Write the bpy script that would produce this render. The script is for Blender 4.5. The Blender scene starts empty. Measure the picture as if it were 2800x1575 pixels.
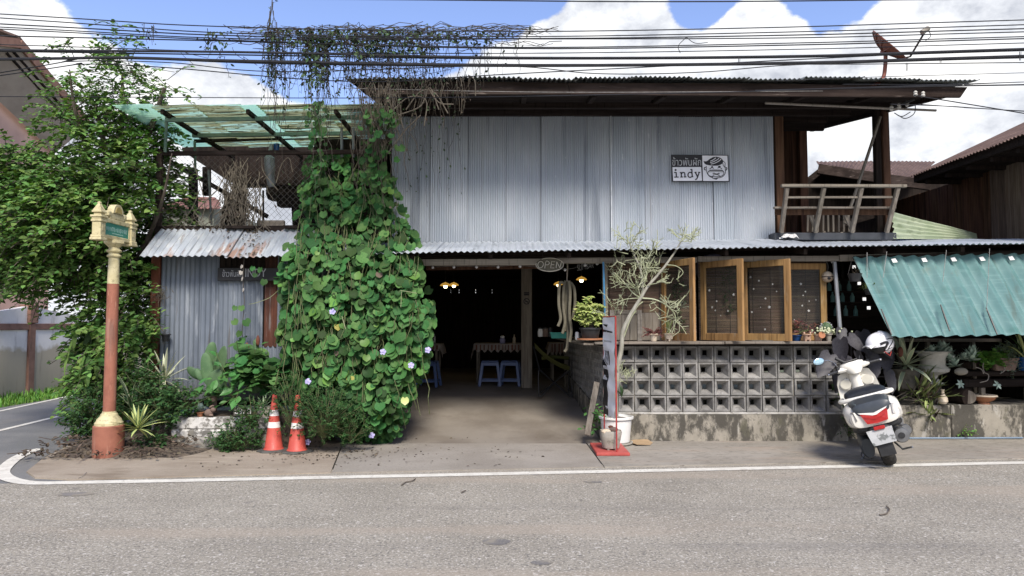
import bpy, math, random
import numpy as np
from mathutils import Vector, Matrix, noise
R = math.radians
rnd = random.Random(7)
SC = bpy.context.scene
COL = SC.collection

# ------------------------------------------------------------------ camera
EYE, PIT, F = 1.55, R(3.0), 1867.0
cam = bpy.data.cameras.new('camera')
cam.sensor_width = 36.0
cam.lens = 24.0
cam.clip_start, cam.clip_end = 0.05, 2000
camo = bpy.data.objects.new('camera', cam)
COL.objects.link(camo)
camo.location = (0, 0, EYE)
camo.rotation_euler = (R(90) + PIT, 0, 0)
SC.camera = camo

# ------------------------------------------------------------------ view, world, sun
SC.view_settings.view_transform = 'Standard'
SC.view_settings.look = 'None'
SC.view_settings.exposure = 0.62
SC.view_settings.gamma = 1.0
SC.view_settings.use_curve_mapping = False
SUN_EL, SUN_AZ = R(46), R(168)      # azimuth clockwise from +Y

def build_world():
    w = bpy.data.worlds.new('World'); SC.world = w; w.use_nodes = True
    nt = w.node_tree; nt.nodes.clear(); L = nt.links.new
    N = lambda t: nt.nodes.new(t)
    def math_(op, a, b=None, c=None, clamp=False):
        n = N('ShaderNodeMath'); n.operation = op; n.use_clamp = clamp
        for i, x in enumerate((a, b, c)):
            if x is None: continue
            if isinstance(x, (int, float)): n.inputs[i].default_value = x
            else: L(x, n.inputs[i])
        return n.outputs[0]
    def mrange(x, a, b, c=0., d=1., smooth=True):
        n = N('ShaderNodeMapRange'); n.interpolation_type = 'SMOOTHSTEP' if smooth else 'LINEAR'
        L(x, n.inputs[0])
        for i, q in enumerate((a, b, c, d)): n.inputs[i + 1].default_value = q
        return n.outputs[0]
    sky = N('ShaderNodeTexSky'); sky.sky_type = 'NISHITA'; sky.sun_disc = False
    sky.sun_elevation = SUN_EL; sky.sun_rotation = SUN_AZ
    sky.air_density = 1.0; sky.dust_density = 0.6; sky.ozone_density = 2.0
    tint = N('ShaderNodeMixRGB'); tint.blend_type = 'MULTIPLY'; tint.inputs[0].default_value = 1
    tint.inputs[2].default_value = (1.06, .97, 1.10, 1)
    L(sky.outputs[0], tint.inputs[1])
    bg1 = N('ShaderNodeBackground'); bg1.inputs[1].default_value = 0.15
    L(tint.outputs[0], bg1.inputs[0])
    tc = N('ShaderNodeTexCoord')
    mp = N('ShaderNodeMapping'); mp.inputs['Scale'].default_value = (1, 1, 1.5); L(tc.outputs['Generated'], mp.inputs[0])
    def fbm(scale, detail, rough, off):
        m = N('ShaderNodeMapping'); m.inputs['Location'].default_value = off; L(mp.outputs[0], m.inputs[0])
        n = N('ShaderNodeTexNoise'); n.inputs['Scale'].default_value = scale; n.inputs['Detail'].default_value = detail
        n.inputs['Roughness'].default_value = rough; L(m.outputs[0], n.inputs[0]); return n.outputs[0]
    dens = fbm(3.6, 12, .62, (3.1, 7.7, 1.9))
    puff = fbm(6.5, 12, .64, (1.3, 2.2, 8.8))
    sep = N('ShaderNodeSeparateXYZ'); L(tc.outputs['Generated'], sep.inputs[0])
    el = sep.outputs[2]
    # the cloud field: thick towards the horizon, broken higher up, clumps where the photograph has them
    bias = mrange(el, .26, .46, .20, -.10)
    def clump(px, py, r, amt):
        u, v = (px - 1400) / F, (787.5 - py) / F
        d = Vector((u, math.cos(PIT) - v * math.sin(PIT), math.sin(PIT) + v * math.cos(PIT))).normalized()
        n = N('ShaderNodeVectorMath'); n.operation = 'DISTANCE'; n.inputs[1].default_value = d
        L(tc.outputs['Generated'], n.inputs[0])
        return mrange(n.outputs['Value'], 0, r, amt, 0)
    for c in [(20, 90, .07, .34), (250, 190, .13, .26), (600, 260, .12, .24), (1135, 130, .05, .16), (1440, 150, .10, .2), (1740, 60, .10, .30), (1600, 190, .12, .22), (2060, 90, .10, .28), (2640, 60, .15, .32), (2700, 250, .3, .20), (2420, 330, .25, .16), (2200, 200, .15, .18), (1250, 230, .12, .16),
              (700, 40, .22, -.30), (1130, 0, .22, -.28), (1420, 10, .08, -.22), (330, 30, .13, -.30), (1930, -10, .06, -.30), (2300, 40, .13, -.40), (960, 170, .14, -.16), (2545, 400, .05, -.16)]:
        bias = math_('ADD', bias, clump(*c))
    d = math_('ADD', dens, bias)
    mask = mrange(d, .485, .555)
    # sunlit billows against greyer hollows
    sh = math_('ADD', math_('MULTIPLY', puff, .75), math_('MULTIPLY', dens, .35))
    cr = N('ShaderNodeValToRGB'); L(sh, cr.inputs[0])
    e = cr.color_ramp.elements
    e[0].position = .45; e[0].color = (.46, .485, .545, 1)
    e[1].position = .66; e[1].color = (1.0, .99, .97, 1)
    x = cr.color_ramp.elements.new(.555); x.color = (.78, .80, .84, 1)
    bg2 = N('ShaderNodeBackground'); L(cr.outputs[0], bg2.inputs[0]); bg2.inputs[1].default_value = 0.86
    mx = N('ShaderNodeMixShader'); L(mask, mx.inputs[0]); L(bg1.outputs[0], mx.inputs[1]); L(bg2.outputs[0], mx.inputs[2])
    out = N('ShaderNodeOutputWorld'); L(mx.outputs[0], out.inputs[0])
build_world()
sun = bpy.data.lights.new('sun', 'SUN'); sun.energy = 3.3; sun.angle = R(18); sun.color = (1, .925, .81)
suno = bpy.data.objects.new('sun', sun); COL.objects.link(suno)
sd = Vector((math.sin(SUN_AZ) * math.cos(SUN_EL), math.cos(SUN_AZ) * math.cos(SUN_EL), math.sin(SUN_EL)))
suno.rotation_euler = (-sd).to_track_quat('-Z', 'Y').to_euler()
suno.location = (0, -5, 20)

# ------------------------------------------------------------------ places: photo point (2800 px wide) at depth Y, or on a level z
def P(x, y, Y):
    u, v = (x - 1400) / F, (787.5 - y) / F
    dy = math.cos(PIT) - v * math.sin(PIT); dz = math.sin(PIT) + v * math.cos(PIT)
    return Vector((u * Y / dy, Y, EYE + dz * Y / dy))
def Q(x, y, Y): return P(x * 1.087, y * 1.087, Y)
def G(x, y, z=0.):
    u, v = (x - 1400) / F, (787.5 - y) / F
    dy = math.cos(PIT) - v * math.sin(PIT); dz = math.sin(PIT) + v * math.cos(PIT)
    t = (z - EYE) / dz
    return Vector((u * t, dy * t, z))

# ------------------------------------------------------------------ mesh builder
class MB:
    def __init__(s): s.v = []; s.f = []
    def add(s, vs, fs):
        b = len(s.v); s.v.extend(tuple(v) for v in vs); s.f.extend(tuple(i + b for i in f) for f in fs); return s
    def box(s, lo, hi, bev=0., M=None):
        lo, hi = Vector(lo), Vector(hi)
        c, h = (lo + hi) / 2, (hi - lo) / 2
        bev = min(bev, .45 * min(abs(h.x), abs(h.y), abs(h.z)) * 2)
        if bev <= 0:
            vs = [c + Vector((sx * h.x, sy * h.y, sz * h.z)) for sx in (-1, 1) for sy in (-1, 1) for sz in (-1, 1)]
            fs = [(0, 1, 3, 2), (4, 6, 7, 5), (0, 4, 5, 1), (2, 3, 7, 6), (0, 2, 6, 4), (1, 5, 7, 3)]
        else:
            vs = []; ix = {}
            for sx in (-1, 1):
                for sy in (-1, 1):
                    for sz in (-1, 1):
                        for a in range(3):
                            o = [sx * (h.x - bev), sy * (h.y - bev), sz * (h.z - bev)]
                            o[a] += bev * (sx, sy, sz)[a]
                            ix[(sx, sy, sz, a)] = len(vs); vs.append(c + Vector(o))
            fs = []
            I = lambda sx, sy, sz, a: ix[(sx, sy, sz, a)]
            for k in (-1, 1):
                q = [I(k, -1, -1, 0), I(k, 1, -1, 0), I(k, 1, 1, 0), I(k, -1, 1, 0)]; fs.append(q if k > 0 else q[::-1])
                q = [I(-1, k, -1, 1), I(-1, k, 1, 1), I(1, k, 1, 1), I(1, k, -1, 1)]; fs.append(q if k > 0 else q[::-1])
                q = [I(-1, -1, k, 2), I(1, -1, k, 2), I(1, 1, k, 2), I(-1, 1, k, 2)]; fs.append(q if k > 0 else q[::-1])
            for a, b in ((0, 1), (0, 2), (1, 2)):
                c3 = 3 - a - b
                for ka in (-1, 1):
                    for kb in (-1, 1):
                        q = []
                        for kc, aa in ((-1, a), (1, a), (1, b), (-1, b)):
                            t = [0, 0, 0]; t[a] = ka; t[b] = kb; t[c3] = kc; q.append(I(*t, aa))
                        fs.append(q)
            for sx in (-1, 1):
                for sy in (-1, 1):
                    for sz in (-1, 1):
                        fs.append([I(sx, sy, sz, a) for a in range(3)])
        if M is not None: vs = [M @ Vector(v) for v in vs]
        return s.add(vs, fs)
    def bar(s, a, b, w, h, bev=0., up=(0, 0, 1)):
        """rectangular bar from a to b, w across, h along up"""
        a, b = Vector(a), Vector(b); d = b - a; l = d.length; d.normalize()
        up = Vector(up)
        if abs(d.dot(up)) > .98: up = Vector((0, 1, 0))
        x = d.cross(up).normalized(); z = x.cross(d)
        M = Matrix((( x.x, d.x, z.x, a.x), (x.y, d.y, z.y, a.y), (x.z, d.z, z.z, a.z), (0, 0, 0, 1)))
        return s.box((-w / 2, 0, -h / 2), (w / 2, l, h / 2), bev, M)
    def tube(s, pts, r, n=8, cap=True):
        pts = [Vector(p) for p in pts]; m = len(pts)
        rr = r if isinstance(r, (list, tuple)) else [r] * m
        prev = None; rings = []
        for i, p in enumerate(pts):
            t = (pts[min(i + 1, m - 1)] - pts[max(i - 1, 0)])
            t = t.normalized() if t.length > 1e-9 else Vector((0, 0, 1))
            if prev is None:
                x = t.orthogonal().normalized()
            else:
                x = prev - t * prev.dot(t)
                x = x.normalized() if x.length > 1e-6 else t.orthogonal().normalized()
            prev = x; y = t.cross(x)
            rings.append([p + (x * math.cos(2 * math.pi * k / n) + y * math.sin(2 * math.pi * k / n)) * rr[i] for k in range(n)])
        return s.loft(rings, cap)
    def loft(s, rings, cap=True, closed=True):
        n = len(rings[0]); vs = [v for r in rings for v in r]; fs = []
        for i in range(len(rings) - 1):
            for k in range(n if closed else n - 1):
                a, b = i * n + k, i * n + (k + 1) % n
                fs.append((a, b, b + n, a + n))
        if cap: fs.append(tuple(range(n))[::-1]); fs.append(tuple(range((len(rings) - 1) * n, len(rings) * n)))
        return s.add(vs, fs)
    def lathe(s, prof, c=(0, 0, 0), n=24, M=None, wob=None):
        """profile [(radius, z)] turned about z"""
        vs = []; fs = []
        for r, z in prof:
            for k in range(n):
                a = 2 * math.pi * k / n
                q = r * (1 + (wob(a, z) if wob else 0))
                v = Vector((q * math.cos(a), q * math.sin(a), z))
                if M is not None: v = M @ v
                vs.append(v + Vector(c))
        for i in range(len(prof) - 1):
            for k in range(n):
                a, b = i * n + k, i * n + (k + 1) % n
                fs.append((a, b, b + n, a + n))
        fs.append(tuple(range(n))[::-1]); fs.append(tuple(range((len(prof) - 1) * n, len(prof) * n)))
        return s.add(vs, fs)
    def ball(s, c, r, nu=12, nv=8, M=None, nz=0., sc=3.):
        r = (r, r, r) if isinstance(r, (int, float)) else r
        prof = []
        rings = []
        for j in range(nv + 1):
            t = math.pi * j / nv
            ring = []
            for k in range(nu):
                a = 2 * math.pi * k / nu
                st = max(math.sin(t), 1e-3)
                v = Vector((r[0] * st * math.cos(a), r[1] * st * math.sin(a), -r[2] * math.cos(t)))
                if nz: v *= 1 + nz * noise.noise(v * sc + Vector(c))
                if M is not None: v = M @ v
                ring.append(v + Vector(c))
            rings.append(ring)
        return s.loft(rings)
    def prism(s, poly, off):
        """polygon (3-D points) pushed along off"""
        n = len(poly); off = Vector(off); poly = [Vector(p) for p in poly]
        fs = [tuple(range(n)), tuple(range(2 * n - 1, n - 1, -1))]
        fs += [(k, n + k, n + (k + 1) % n, (k + 1) % n) for k in range(n)]
        return s.add(poly + [p + off for p in poly], fs)
    def ribbon(s, pts, w, nrm, th):
        """flat stroke of width w along pts, lying across nrm, th thick"""
        pts = [Vector(p) for p in pts]; nrm = Vector(nrm).normalized(); L_, R_ = [], []
        for i, p in enumerate(pts):
            t = (pts[min(i + 1, len(pts) - 1)] - pts[max(i - 1, 0)]).normalized()
            x = t.cross(nrm).normalized(); ww = (w[i] if isinstance(w, (list, tuple)) else w) / 2
            L_.append(p - x * ww); R_.append(p + x * ww)
        rings = [[a, b, b + nrm * th, a + nrm * th] for a, b in zip(L_, R_)]
        return s.loft(rings)
    def corr(s, o, u, v, pitch, amp, prof='sin', th=.0016, nrm=None, rows=2, wob=0., seed=0., off=0.):
        """corrugated sheet: corner o, u across the ribs, v along them"""
        o, u, v = Vector(o), Vector(u), Vector(v)
        n_ = (u.cross(v).normalized() if nrm is None else Vector(nrm)); W = u.length
        if prof == 'sin':
            m = max(2, int(W / pitch * 6)); A = lambda x: amp * math.sin(2 * math.pi * (x + off) / pitch)
            xs = [W * i / m for i in range(m + 1)]
        else:
            k0 = int(math.ceil(W / pitch)); xs = []; 
            for k in range(k0):
                for q in (0, .28, .5, .78): xs.append((k + q) * pitch)
            xs = [x for x in xs if x < W] + [W]
            def A(x):
                t = ((x + off) / pitch) % 1.
                t = round(t, 4)
                return amp if t <= .28 or t >= .999 else (-amp if .5 <= t <= .78 else (amp * (1 - 2 * (t - .28) / .22) if t < .5 else amp * (-1 + 2 * (t - .78) / .22)))
        ud = u.normalized(); top = []; bot = []
        for j in range(rows + 1):
            for x in xs:
                q = o + ud * x + v * (j / rows)
                wv = wob * noise.noise(q * 1.7 + Vector((seed, 0, seed)))
                q = q + n_ * (A(x) + wv)
                top.append(q); bot.append(q - n_ * th)
        c = len(xs); r = rows + 1; fs = []; N_ = c * r
        for j in range(rows):
            for i in range(c - 1):
                a = j * c + i
                fs.append((a, a + 1, a + 1 + c, a + c)); fs.append((N_ + a + c, N_ + a + c + 1, N_ + a + 1, N_ + a))
        for i in range(c - 1):
            fs.append((N_ + i, N_ + i + 1, i + 1, i)); a = rows * c + i; fs.append((a, a + 1, N_ + a + 1, N_ + a))
        for j in range(rows):
            a = j * c; fs.append((a, a + c, N_ + a + c, N_ + a)); a = j * c + c - 1; fs.append((N_ + a, N_ + a + c, a + c, a))
        return s.add(top + bot, fs)
    def xf(s, M):
        s.v = [tuple(M @ Vector(v)) for v in s.v]; return s
    def corrq(s, p, n, amp, th=.003, rows=3):
        """four-cornered corrugated plane p00 p10 p11 p01 with n ribs"""
        p = [Vector(q) for q in p]; nz = (p[1] - p[0]).cross(p[3] - p[0]).normalized(); m = n * 6; top = []
        for j in range(rows + 1):
            for i in range(m + 1):
                u, v = i / m, j / rows; q = p[0] * (1 - u) * (1 - v) + p[1] * u * (1 - v) + p[2] * u * v + p[3] * (1 - u) * v
                top.append(q + nz * (amp * math.sin(2 * math.pi * n * u) + .012 * noise.noise(q * 2)))
        c = m + 1; N_ = len(top); fs = []
        for j in range(rows):
            for i in range(m): a = j * c + i; fs.append((a, a + 1, a + 1 + c, a + c)); fs.append((N_ + a + c, N_ + a + c + 1, N_ + a + 1, N_ + a))
        for i in range(m):
            fs.append((N_ + i, N_ + i + 1, i + 1, i)); a = rows * c + i; fs.append((a, a + 1, N_ + a + 1, N_ + a))
        return s.add(top + [q - nz * th for q in top], fs)
    def mesh(s, name, off=(0, 0, 0), smooth=35):
        me = bpy.data.meshes.new(name)
        ox, oy, oz = off
        me.from_pydata([(x - ox, y - oy, z - oz) for x, y, z in s.v], [], s.f)
        if smooth:
            me.polygons.foreach_set('use_smooth', [True] * len(me.polygons))
            me.set_sharp_from_angle(angle=R(smooth))
        me.update()
        return me
    def build(s, name, mat, parent=None, smooth=35, kind=None, label=None):
        w = WL.get(parent.name, (0, 0, 0)) if parent else (0, 0, 0)
        me = s.mesh(name, w, smooth)
        o = bpy.data.objects.new(name, me); COL.objects.link(o)
        for m in (mat if isinstance(mat, (list, tuple)) else [mat]): me.materials.append(m)
        if parent: o.parent = parent; WL[o.name] = w
        if kind: o['kind'] = kind
        if label: o['label'] = label
        return o
WL = {}
def thing(name, label, cat, loc=(0, 0, 0), group=None):
    o = bpy.data.objects.new(name, None); COL.objects.link(o); o.empty_display_size = .1
    o.location = loc; WL[o.name] = tuple(loc)
    tag(o, label, cat, group); return o
def tag(o, label, cat, group=None):
    o['label'] = label; o['category'] = cat
    if group: o['group'] = group
    return o
def structure(o): o['kind'] = 'structure'; return o
KIDS = {}
def copy_tree(o, parent=None):
    c = o.copy(); COL.objects.link(c)
    if parent: c.parent = parent
    for ch in list(o.children): copy_tree(ch, c)
    return c
def piece(mesh, name, parent, loc, M=None):
    """one more object sharing a mesh, placed in the world under parent"""
    o = bpy.data.objects.new(name, mesh); COL.objects.link(o); w = Vector(WL.get(parent.name, (0, 0, 0)))
    o.parent = parent
    T = Matrix.Translation(Vector(loc) - w)
    o.matrix_basis = T @ M.to_4x4() if M is not None else T
    return o
def frame_m(nrm, tip, s=1.):
    """rotation whose z is nrm and y leans to tip"""
    z = Vector(nrm).normalized(); y = Vector(tip) - z * Vector(tip).dot(z)
    if y.length < 1e-5: y = z.orthogonal()
    y.normalize(); x = y.cross(z)
    return Matrix(((x.x * s, y.x * s, z.x * s), (x.y * s, y.y * s, z.y * s), (x.z * s, y.z * s, z.z * s)))
def scatter_mb(base, Ts):
    """joined copies of a small mesh: base = (verts, faces), Ts = [(3x3, loc)]"""
    mb = MB(); bv = np.array(base[0], float); bf = base[1]; n = len(bv)
    if not Ts: return mb
    A = np.array([[list(r) for r in M] for M, _ in Ts]); B = np.array([list(p) for _, p in Ts])
    V = np.einsum('kij,nj->kni', A, bv) + B[:, None, :]
    mb.v = [tuple(x) for x in V.reshape(-1, 3).tolist()]
    mb.f = [tuple(i + k * n for i in f) for k in range(len(Ts)) for f in bf]
    return mb
def spline(pts, n=8):
    pts = [Vector(p) for p in pts]; out = []
    q = [2 * pts[0] - pts[1]] + pts + [2 * pts[-1] - pts[-2]]
    for i in range(1, len(q) - 2):
        for k in range(n):
            t = k / n; a, b, c, d = q[i - 1:i + 3]
            out.append(.5 * ((2 * b) + (c - a) * t + (2 * a - 5 * b + 4 * c - d) * t * t + (3 * b - a - 3 * c + d) * t ** 3))
    out.append(pts[-1]); return out
def text_mb(body, a, ex, ez, w, h, th, nrm, skew=0.):
    """lettering set in the box with corner a, width w along ex, height h along ez, th thick towards nrm"""
    cu = bpy.data.curves.new('lettering', 'FONT'); cu.body = body; cu.size = 1; cu.resolution_u = 3
    o = bpy.data.objects.new('lettering', cu); COL.objects.link(o)
    bpy.context.view_layer.update()
    me = bpy.data.meshes.new_from_object(o.evaluated_get(bpy.context.evaluated_depsgraph_get()))
    vs = [v.co.copy() for v in me.vertices]; fs = [tuple(p.vertices) for p in me.polygons]
    bpy.data.objects.remove(o); bpy.data.curves.remove(cu); bpy.data.meshes.remove(me)
    x0, x1 = min(v.x for v in vs), max(v.x for v in vs); y0, y1 = min(v.y for v in vs), max(v.y for v in vs)
    a, ex, ez, nrm = Vector(a), Vector(ex), Vector(ez), Vector(nrm)
    q = [a + ex * ((v.x - x0) / (x1 - x0) * w + skew * (v.y - y0)) + ez * ((v.y - y0) / (y1 - y0) * h) for v in vs]
    mb = MB(); n = len(q)
    edge = {}
    for f in fs:
        for i in range(len(f)):
            e = (f[i], f[(i + 1) % len(f)]); edge[e] = edge.get(e, 0) + 1
    bd = [e for e in edge if (e[1], e[0]) not in edge]
    mb.add(q + [p + nrm * th for p in q], [tuple(n + i for i in f) for f in fs] + [(a_, b_, n + b_, n + a_) for a_, b_ in bd])
    return mb
# ------------------------------------------------------------------ materials
def S(hexs):
    v = [int(hexs[i:i + 2], 16) / 255 for i in (0, 2, 4)]
    return tuple((x / 12.92 if x <= .04045 else ((x + .055) / 1.055) ** 2.4) for x in v) + (1,)
def col(c):
    return S(c) if isinstance(c, str) else (tuple(c) + (1,) if len(c) == 3 else tuple(c))
def pmat(name, c1, c2=None, sc=6., rough=.7, metal=0., bump=0., bsc=40., layers=(), island=0., objv=0., spec=.4, lo=.35, hi=.65, trans=None,
         alpha=None, emis=None, coat=0., detail=6., rough_var=0., wave=None):
    m = bpy.data.materials.new(name); m.use_nodes = True; nt = m.node_tree; nt.nodes.clear(); L = nt.links.new
    N = lambda t: nt.nodes.new(t)
    pb = N('ShaderNodeBsdfPrincipled'); out = N('ShaderNodeOutputMaterial')
    tc = N('ShaderNodeTexCoord'); oi = N('ShaderNodeObjectInfo')
    ad = N('ShaderNodeVectorMath'); ad.operation = 'MULTIPLY_ADD'
    L(oi.outputs['Random'], ad.inputs[0]); ad.inputs[1].default_value = (13.7, 7.9, 23.1); L(tc.outputs['Object'], ad.inputs[2])
    vec = ad.outputs[0]
    def noise_(scale, det=6., rg=.55, dist=0.):
        mp = N('ShaderNodeMapping'); L(vec, mp.inputs[0])
        n = N('ShaderNodeTexNoise'); n.inputs['Detail'].default_value = det; n.inputs['Roughness'].default_value = rg
        n.inputs['Distortion'].default_value = dist
        if isinstance(scale, (tuple, list)): mp.inputs['Scale'].default_value = scale; n.inputs['Scale'].default_value = 1
        else: n.inputs['Scale'].default_value = scale
        L(mp.outputs[0], n.inputs[0]); return n.outputs[0]
    def mrange(x, a, b):
        n = N('ShaderNodeMapRange'); n.interpolation_type = 'SMOOTHSTEP'; L(x, n.inputs[0]); n.inputs[1].default_value = a; n.inputs[2].default_value = b
        return n.outputs[0]
    def mix(f, a, b, mode='MIX'):
        n = N('ShaderNodeMixRGB'); n.blend_type = mode
        for i, x in enumerate((f, a, b)):
            if isinstance(x, (int, float)): n.inputs[i].default_value = x
            elif isinstance(x, tuple): n.inputs[i].default_value = x
            else: L(x, n.inputs[i])
        return n.outputs[0]
    c1 = col(c1); c2 = col(c2) if c2 is not None else tuple(x * .8 for x in c1[:3]) + (1,)
    n0 = noise_(sc, detail)
    base = mix(mrange(n0, lo, hi), c1, c2)
    for l in layers:
        n = noise_(l.get('s', 5.), l.get('d', 8.), l.get('r', .6), l.get('dist', 0.))
        if 'z' in l:      # a tide mark: below z0 fully, above z1 none, edge broken by noise
            g = N('ShaderNodeNewGeometry'); sx = N('ShaderNodeSeparateXYZ'); L(g.outputs['Position'], sx.inputs[0])
            q = N('ShaderNodeMath'); q.operation = 'MULTIPLY_ADD'; L(n, q.inputs[0]); q.inputs[1].default_value = l.get('amp', .5); L(sx.outputs[2], q.inputs[2])
            r_ = N('ShaderNodeMapRange'); L(q.outputs[0], r_.inputs[0]); a, b = l['z']; r_.inputs[1].default_value = a; r_.inputs[2].default_value = b
            r_.inputs[3].default_value = 1; r_.inputs[4].default_value = 0; f = r_.outputs[0]
        else: f = mrange(n, l.get('lo', .5), l.get('hi', .6))
        k = N('ShaderNodeMath'); k.operation = 'MULTIPLY'; L(f, k.inputs[0]); k.inputs[1].default_value = l.get('a', 1.)
        base = mix(k.outputs[0], base, col(l['c']), l.get('mode', 'MIX'))
    if island or objv:
        g = N('ShaderNodeNewGeometry'); h = N('ShaderNodeHueSaturation'); L(base, h.inputs['Color'])
        s_ = N('ShaderNodeMath'); s_.operation = 'ADD'; L(g.outputs['Random Per Island'], s_.inputs[0]); L(oi.outputs['Random'], s_.inputs[1])
        fr = N('ShaderNodeMath'); fr.operation = 'FRACT'; L(s_.outputs[0], fr.inputs[0])
        src = fr.outputs[0] if island else oi.outputs['Random']; amt = island or objv
        vr = N('ShaderNodeMapRange'); L(src, vr.inputs[0]); vr.inputs[3].default_value = 1 - amt; vr.inputs[4].default_value = 1 + amt
        L(vr.outputs[0], h.inputs['Value'])
        m2 = N('ShaderNodeMath'); m2.operation = 'MULTIPLY'; L(src, m2.inputs[0]); m2.inputs[1].default_value = 7.31
        f2 = N('ShaderNodeMath'); f2.operation = 'FRACT'; L(m2.outputs[0], f2.inputs[0])
        hr = N('ShaderNodeMapRange'); L(f2.outputs[0], hr.inputs[0]); hr.inputs[3].default_value = .5 - .05 * amt; hr.inputs[4].default_value = .5 + .05 * amt
        L(hr.outputs[0], h.inputs['Hue']); base = h.outputs[0]
    L(base, pb.inputs['Base Color'])
    pb.inputs['Roughness'].default_value = rough; pb.inputs['Metallic'].default_value = metal
    pb.inputs['Specular IOR Level'].default_value = spec; pb.inputs['Coat Weight'].default_value = coat
    if rough_var:
        rr = N('ShaderNodeMapRange'); L(noise_(sc * 3 if not isinstance(sc, (tuple, list)) else 8, 4), rr.inputs[0]); rr.inputs[1].default_value = .3; rr.inputs[2].default_value = .7
        rr.inputs[3].default_value = rough - rough_var; rr.inputs[4].default_value = rough + rough_var; L(rr.outputs[0], pb.inputs['Roughness'])
    if bump:
        b = N('ShaderNodeBump'); b.inputs['Strength'].default_value = 1; b.inputs['Distance'].default_value = bump
        L(noise_(bsc, 5), b.inputs['Height']); L(b.outputs[0], pb.inputs['Normal'])
    if emis: pb.inputs['Emission Color'].default_value = col(emis[0]); pb.inputs['Emission Strength'].default_value = emis[1]
    sh = pb.outputs[0]
    if trans:                      # thin leaf or sheet that lets light through
        t = N('ShaderNodeBsdfTranslucent'); L(mix(1., base, col(trans[0]), 'MULTIPLY'), t.inputs[0])
        ms = N('ShaderNodeMixShader'); ms.inputs[0].default_value = trans[1]; L(sh, ms.inputs[1]); L(t.outputs[0], ms.inputs[2]); sh = ms.outputs[0]
    if alpha is not None:
        t = N('ShaderNodeBsdfTransparent'); t.inputs[0].default_value = col(alpha[0])
        ms = N('ShaderNodeMixShader'); ms.inputs[0].default_value = alpha[1]; L(sh, ms.inputs[1]); L(t.outputs[0], ms.inputs[2]); sh = ms.outputs[0]
    L(sh, out.inputs[0]); return m

M = {}
M['asphalt'] = pmat('asphalt', (.242, .222, .182), (.295, .272, .225), 1.1, .9, bump=.006, bsc=70, layers=[
    dict(c=(.115, .107, .095), s=44, lo=.52, hi=.62, a=.75, d=3), dict(c=(.54, .51, .45), s=58, lo=.54, hi=.64, a=.7, d=3), dict(c=(.62, .59, .54), s=26, lo=.65, hi=.69, a=.6, d=2), dict(c=(.11, .105, .095), s=(14, 14, 1), lo=.66, hi=.70, a=.6, d=2), dict(c=(.16, .15, .14), s=(.35, .8, 1), lo=.58, hi=.72, a=.35),
    dict(c=(.34, .29, .23), s=(.12, .9, 1), lo=.5, hi=.62, a=.5), dict(c=(.13, .122, .115), s=(1.6, 2.2, 1), lo=.68, hi=.73, a=.5, d=3), dict(c=(.17, .16, .145), s=(.1, 1.6, 1), lo=.56, hi=.68, a=.4)])
M['side_asphalt'] = pmat('side_asphalt', (.125, .13, .132), (.17, .172, .17), 1.3, .9, bump=.004, bsc=70, layers=[
    dict(c=(.27, .265, .25), s=60, lo=.56, hi=.68, a=.7), dict(c=(.08, .08, .08), s=45, lo=.54, hi=.66, a=.5), dict(c=(.20, .19, .17), s=(1.6, .3, 1), lo=.5, hi=.7, a=.5)])
M['concrete'] = pmat('concrete', (.235, .212, .18), (.29, .265, .23), 1.4, .9, bump=.003, bsc=60, layers=[
    dict(c=(.12, .10, .08), s=2.2, lo=.55, hi=.75, a=.5), dict(c=(.36, .33, .285), s=55, lo=.55, hi=.68, a=.55), dict(c=(.14, .12, .10), s=40, lo=.55, hi=.68, a=.5), dict(c=(.36, .33, .28), s=1.1, lo=.55, hi=.7, a=.4)])
M['sandy'] = pmat('sandy_pavement', (.25, .208, .16), (.31, .265, .21), 1.6, .95, bump=.004, bsc=40, layers=[
    dict(c=(.15, .115, .08), s=(1.1, 4, 1), lo=.55, hi=.7, a=.6), dict(c=(.40, .34, .27), s=(.8, 5, 1), lo=.56, hi=.68, a=.5), dict(c=(.17, .14, .105), s=50, lo=.55, hi=.68, a=.45)])
M['ramp'] = pmat('ramp_floor', (.165, .142, .116), (.23, .205, .172), 1.3, .85, bump=.002, bsc=30, layers=[
    dict(c=(.10, .08, .06), s=1.8, lo=.52, hi=.72, a=.6), dict(c=(.36, .32, .26), s=45, lo=.6, hi=.7, a=.35), dict(c=(.34, .30, .24), s=.9, lo=.5, hi=.7, a=.4)])
M['paint'] = pmat('road_paint', (.66, .645, .58), (.56, .54, .48), 9, .75, layers=[dict(c=(.27, .25, .22), s=34, lo=.58, hi=.68, a=.8), dict(c=(.36, .33, .29), s=5, lo=.6, hi=.7, a=.5)])
M['dirt'] = pmat('dirt', (.09, .072, .055), (.15, .12, .09), 6, .95, bump=.02, bsc=25, layers=[dict(c=(.035, .028, .022), s=18, lo=.5, hi=.62)])
M['ground'] = pmat('ground', (.10, .10, .06), (.07, .09, .045), 3, .95, bump=.03, bsc=9)
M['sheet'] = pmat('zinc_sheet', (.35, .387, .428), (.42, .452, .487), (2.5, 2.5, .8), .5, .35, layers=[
    dict(c=(.42, .46, .50), s=(9, 9, 1.1), lo=.56, hi=.72, a=.35), dict(c=(.185, .21, .245), s=(7, 7, .3), lo=.53, hi=.68, a=.7), dict(c=(.66, .68, .68), s=(16, 16, 5), lo=.66, hi=.72, a=.6), dict(c=(.24, .215, .19), s=(9, 9, .22), lo=.60, hi=.74, a=.5), dict(c=(.22, .20, .18), s=30, lo=.70, hi=.74, a=.5)], objv=.06, bump=.002, bsc=6)
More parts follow.
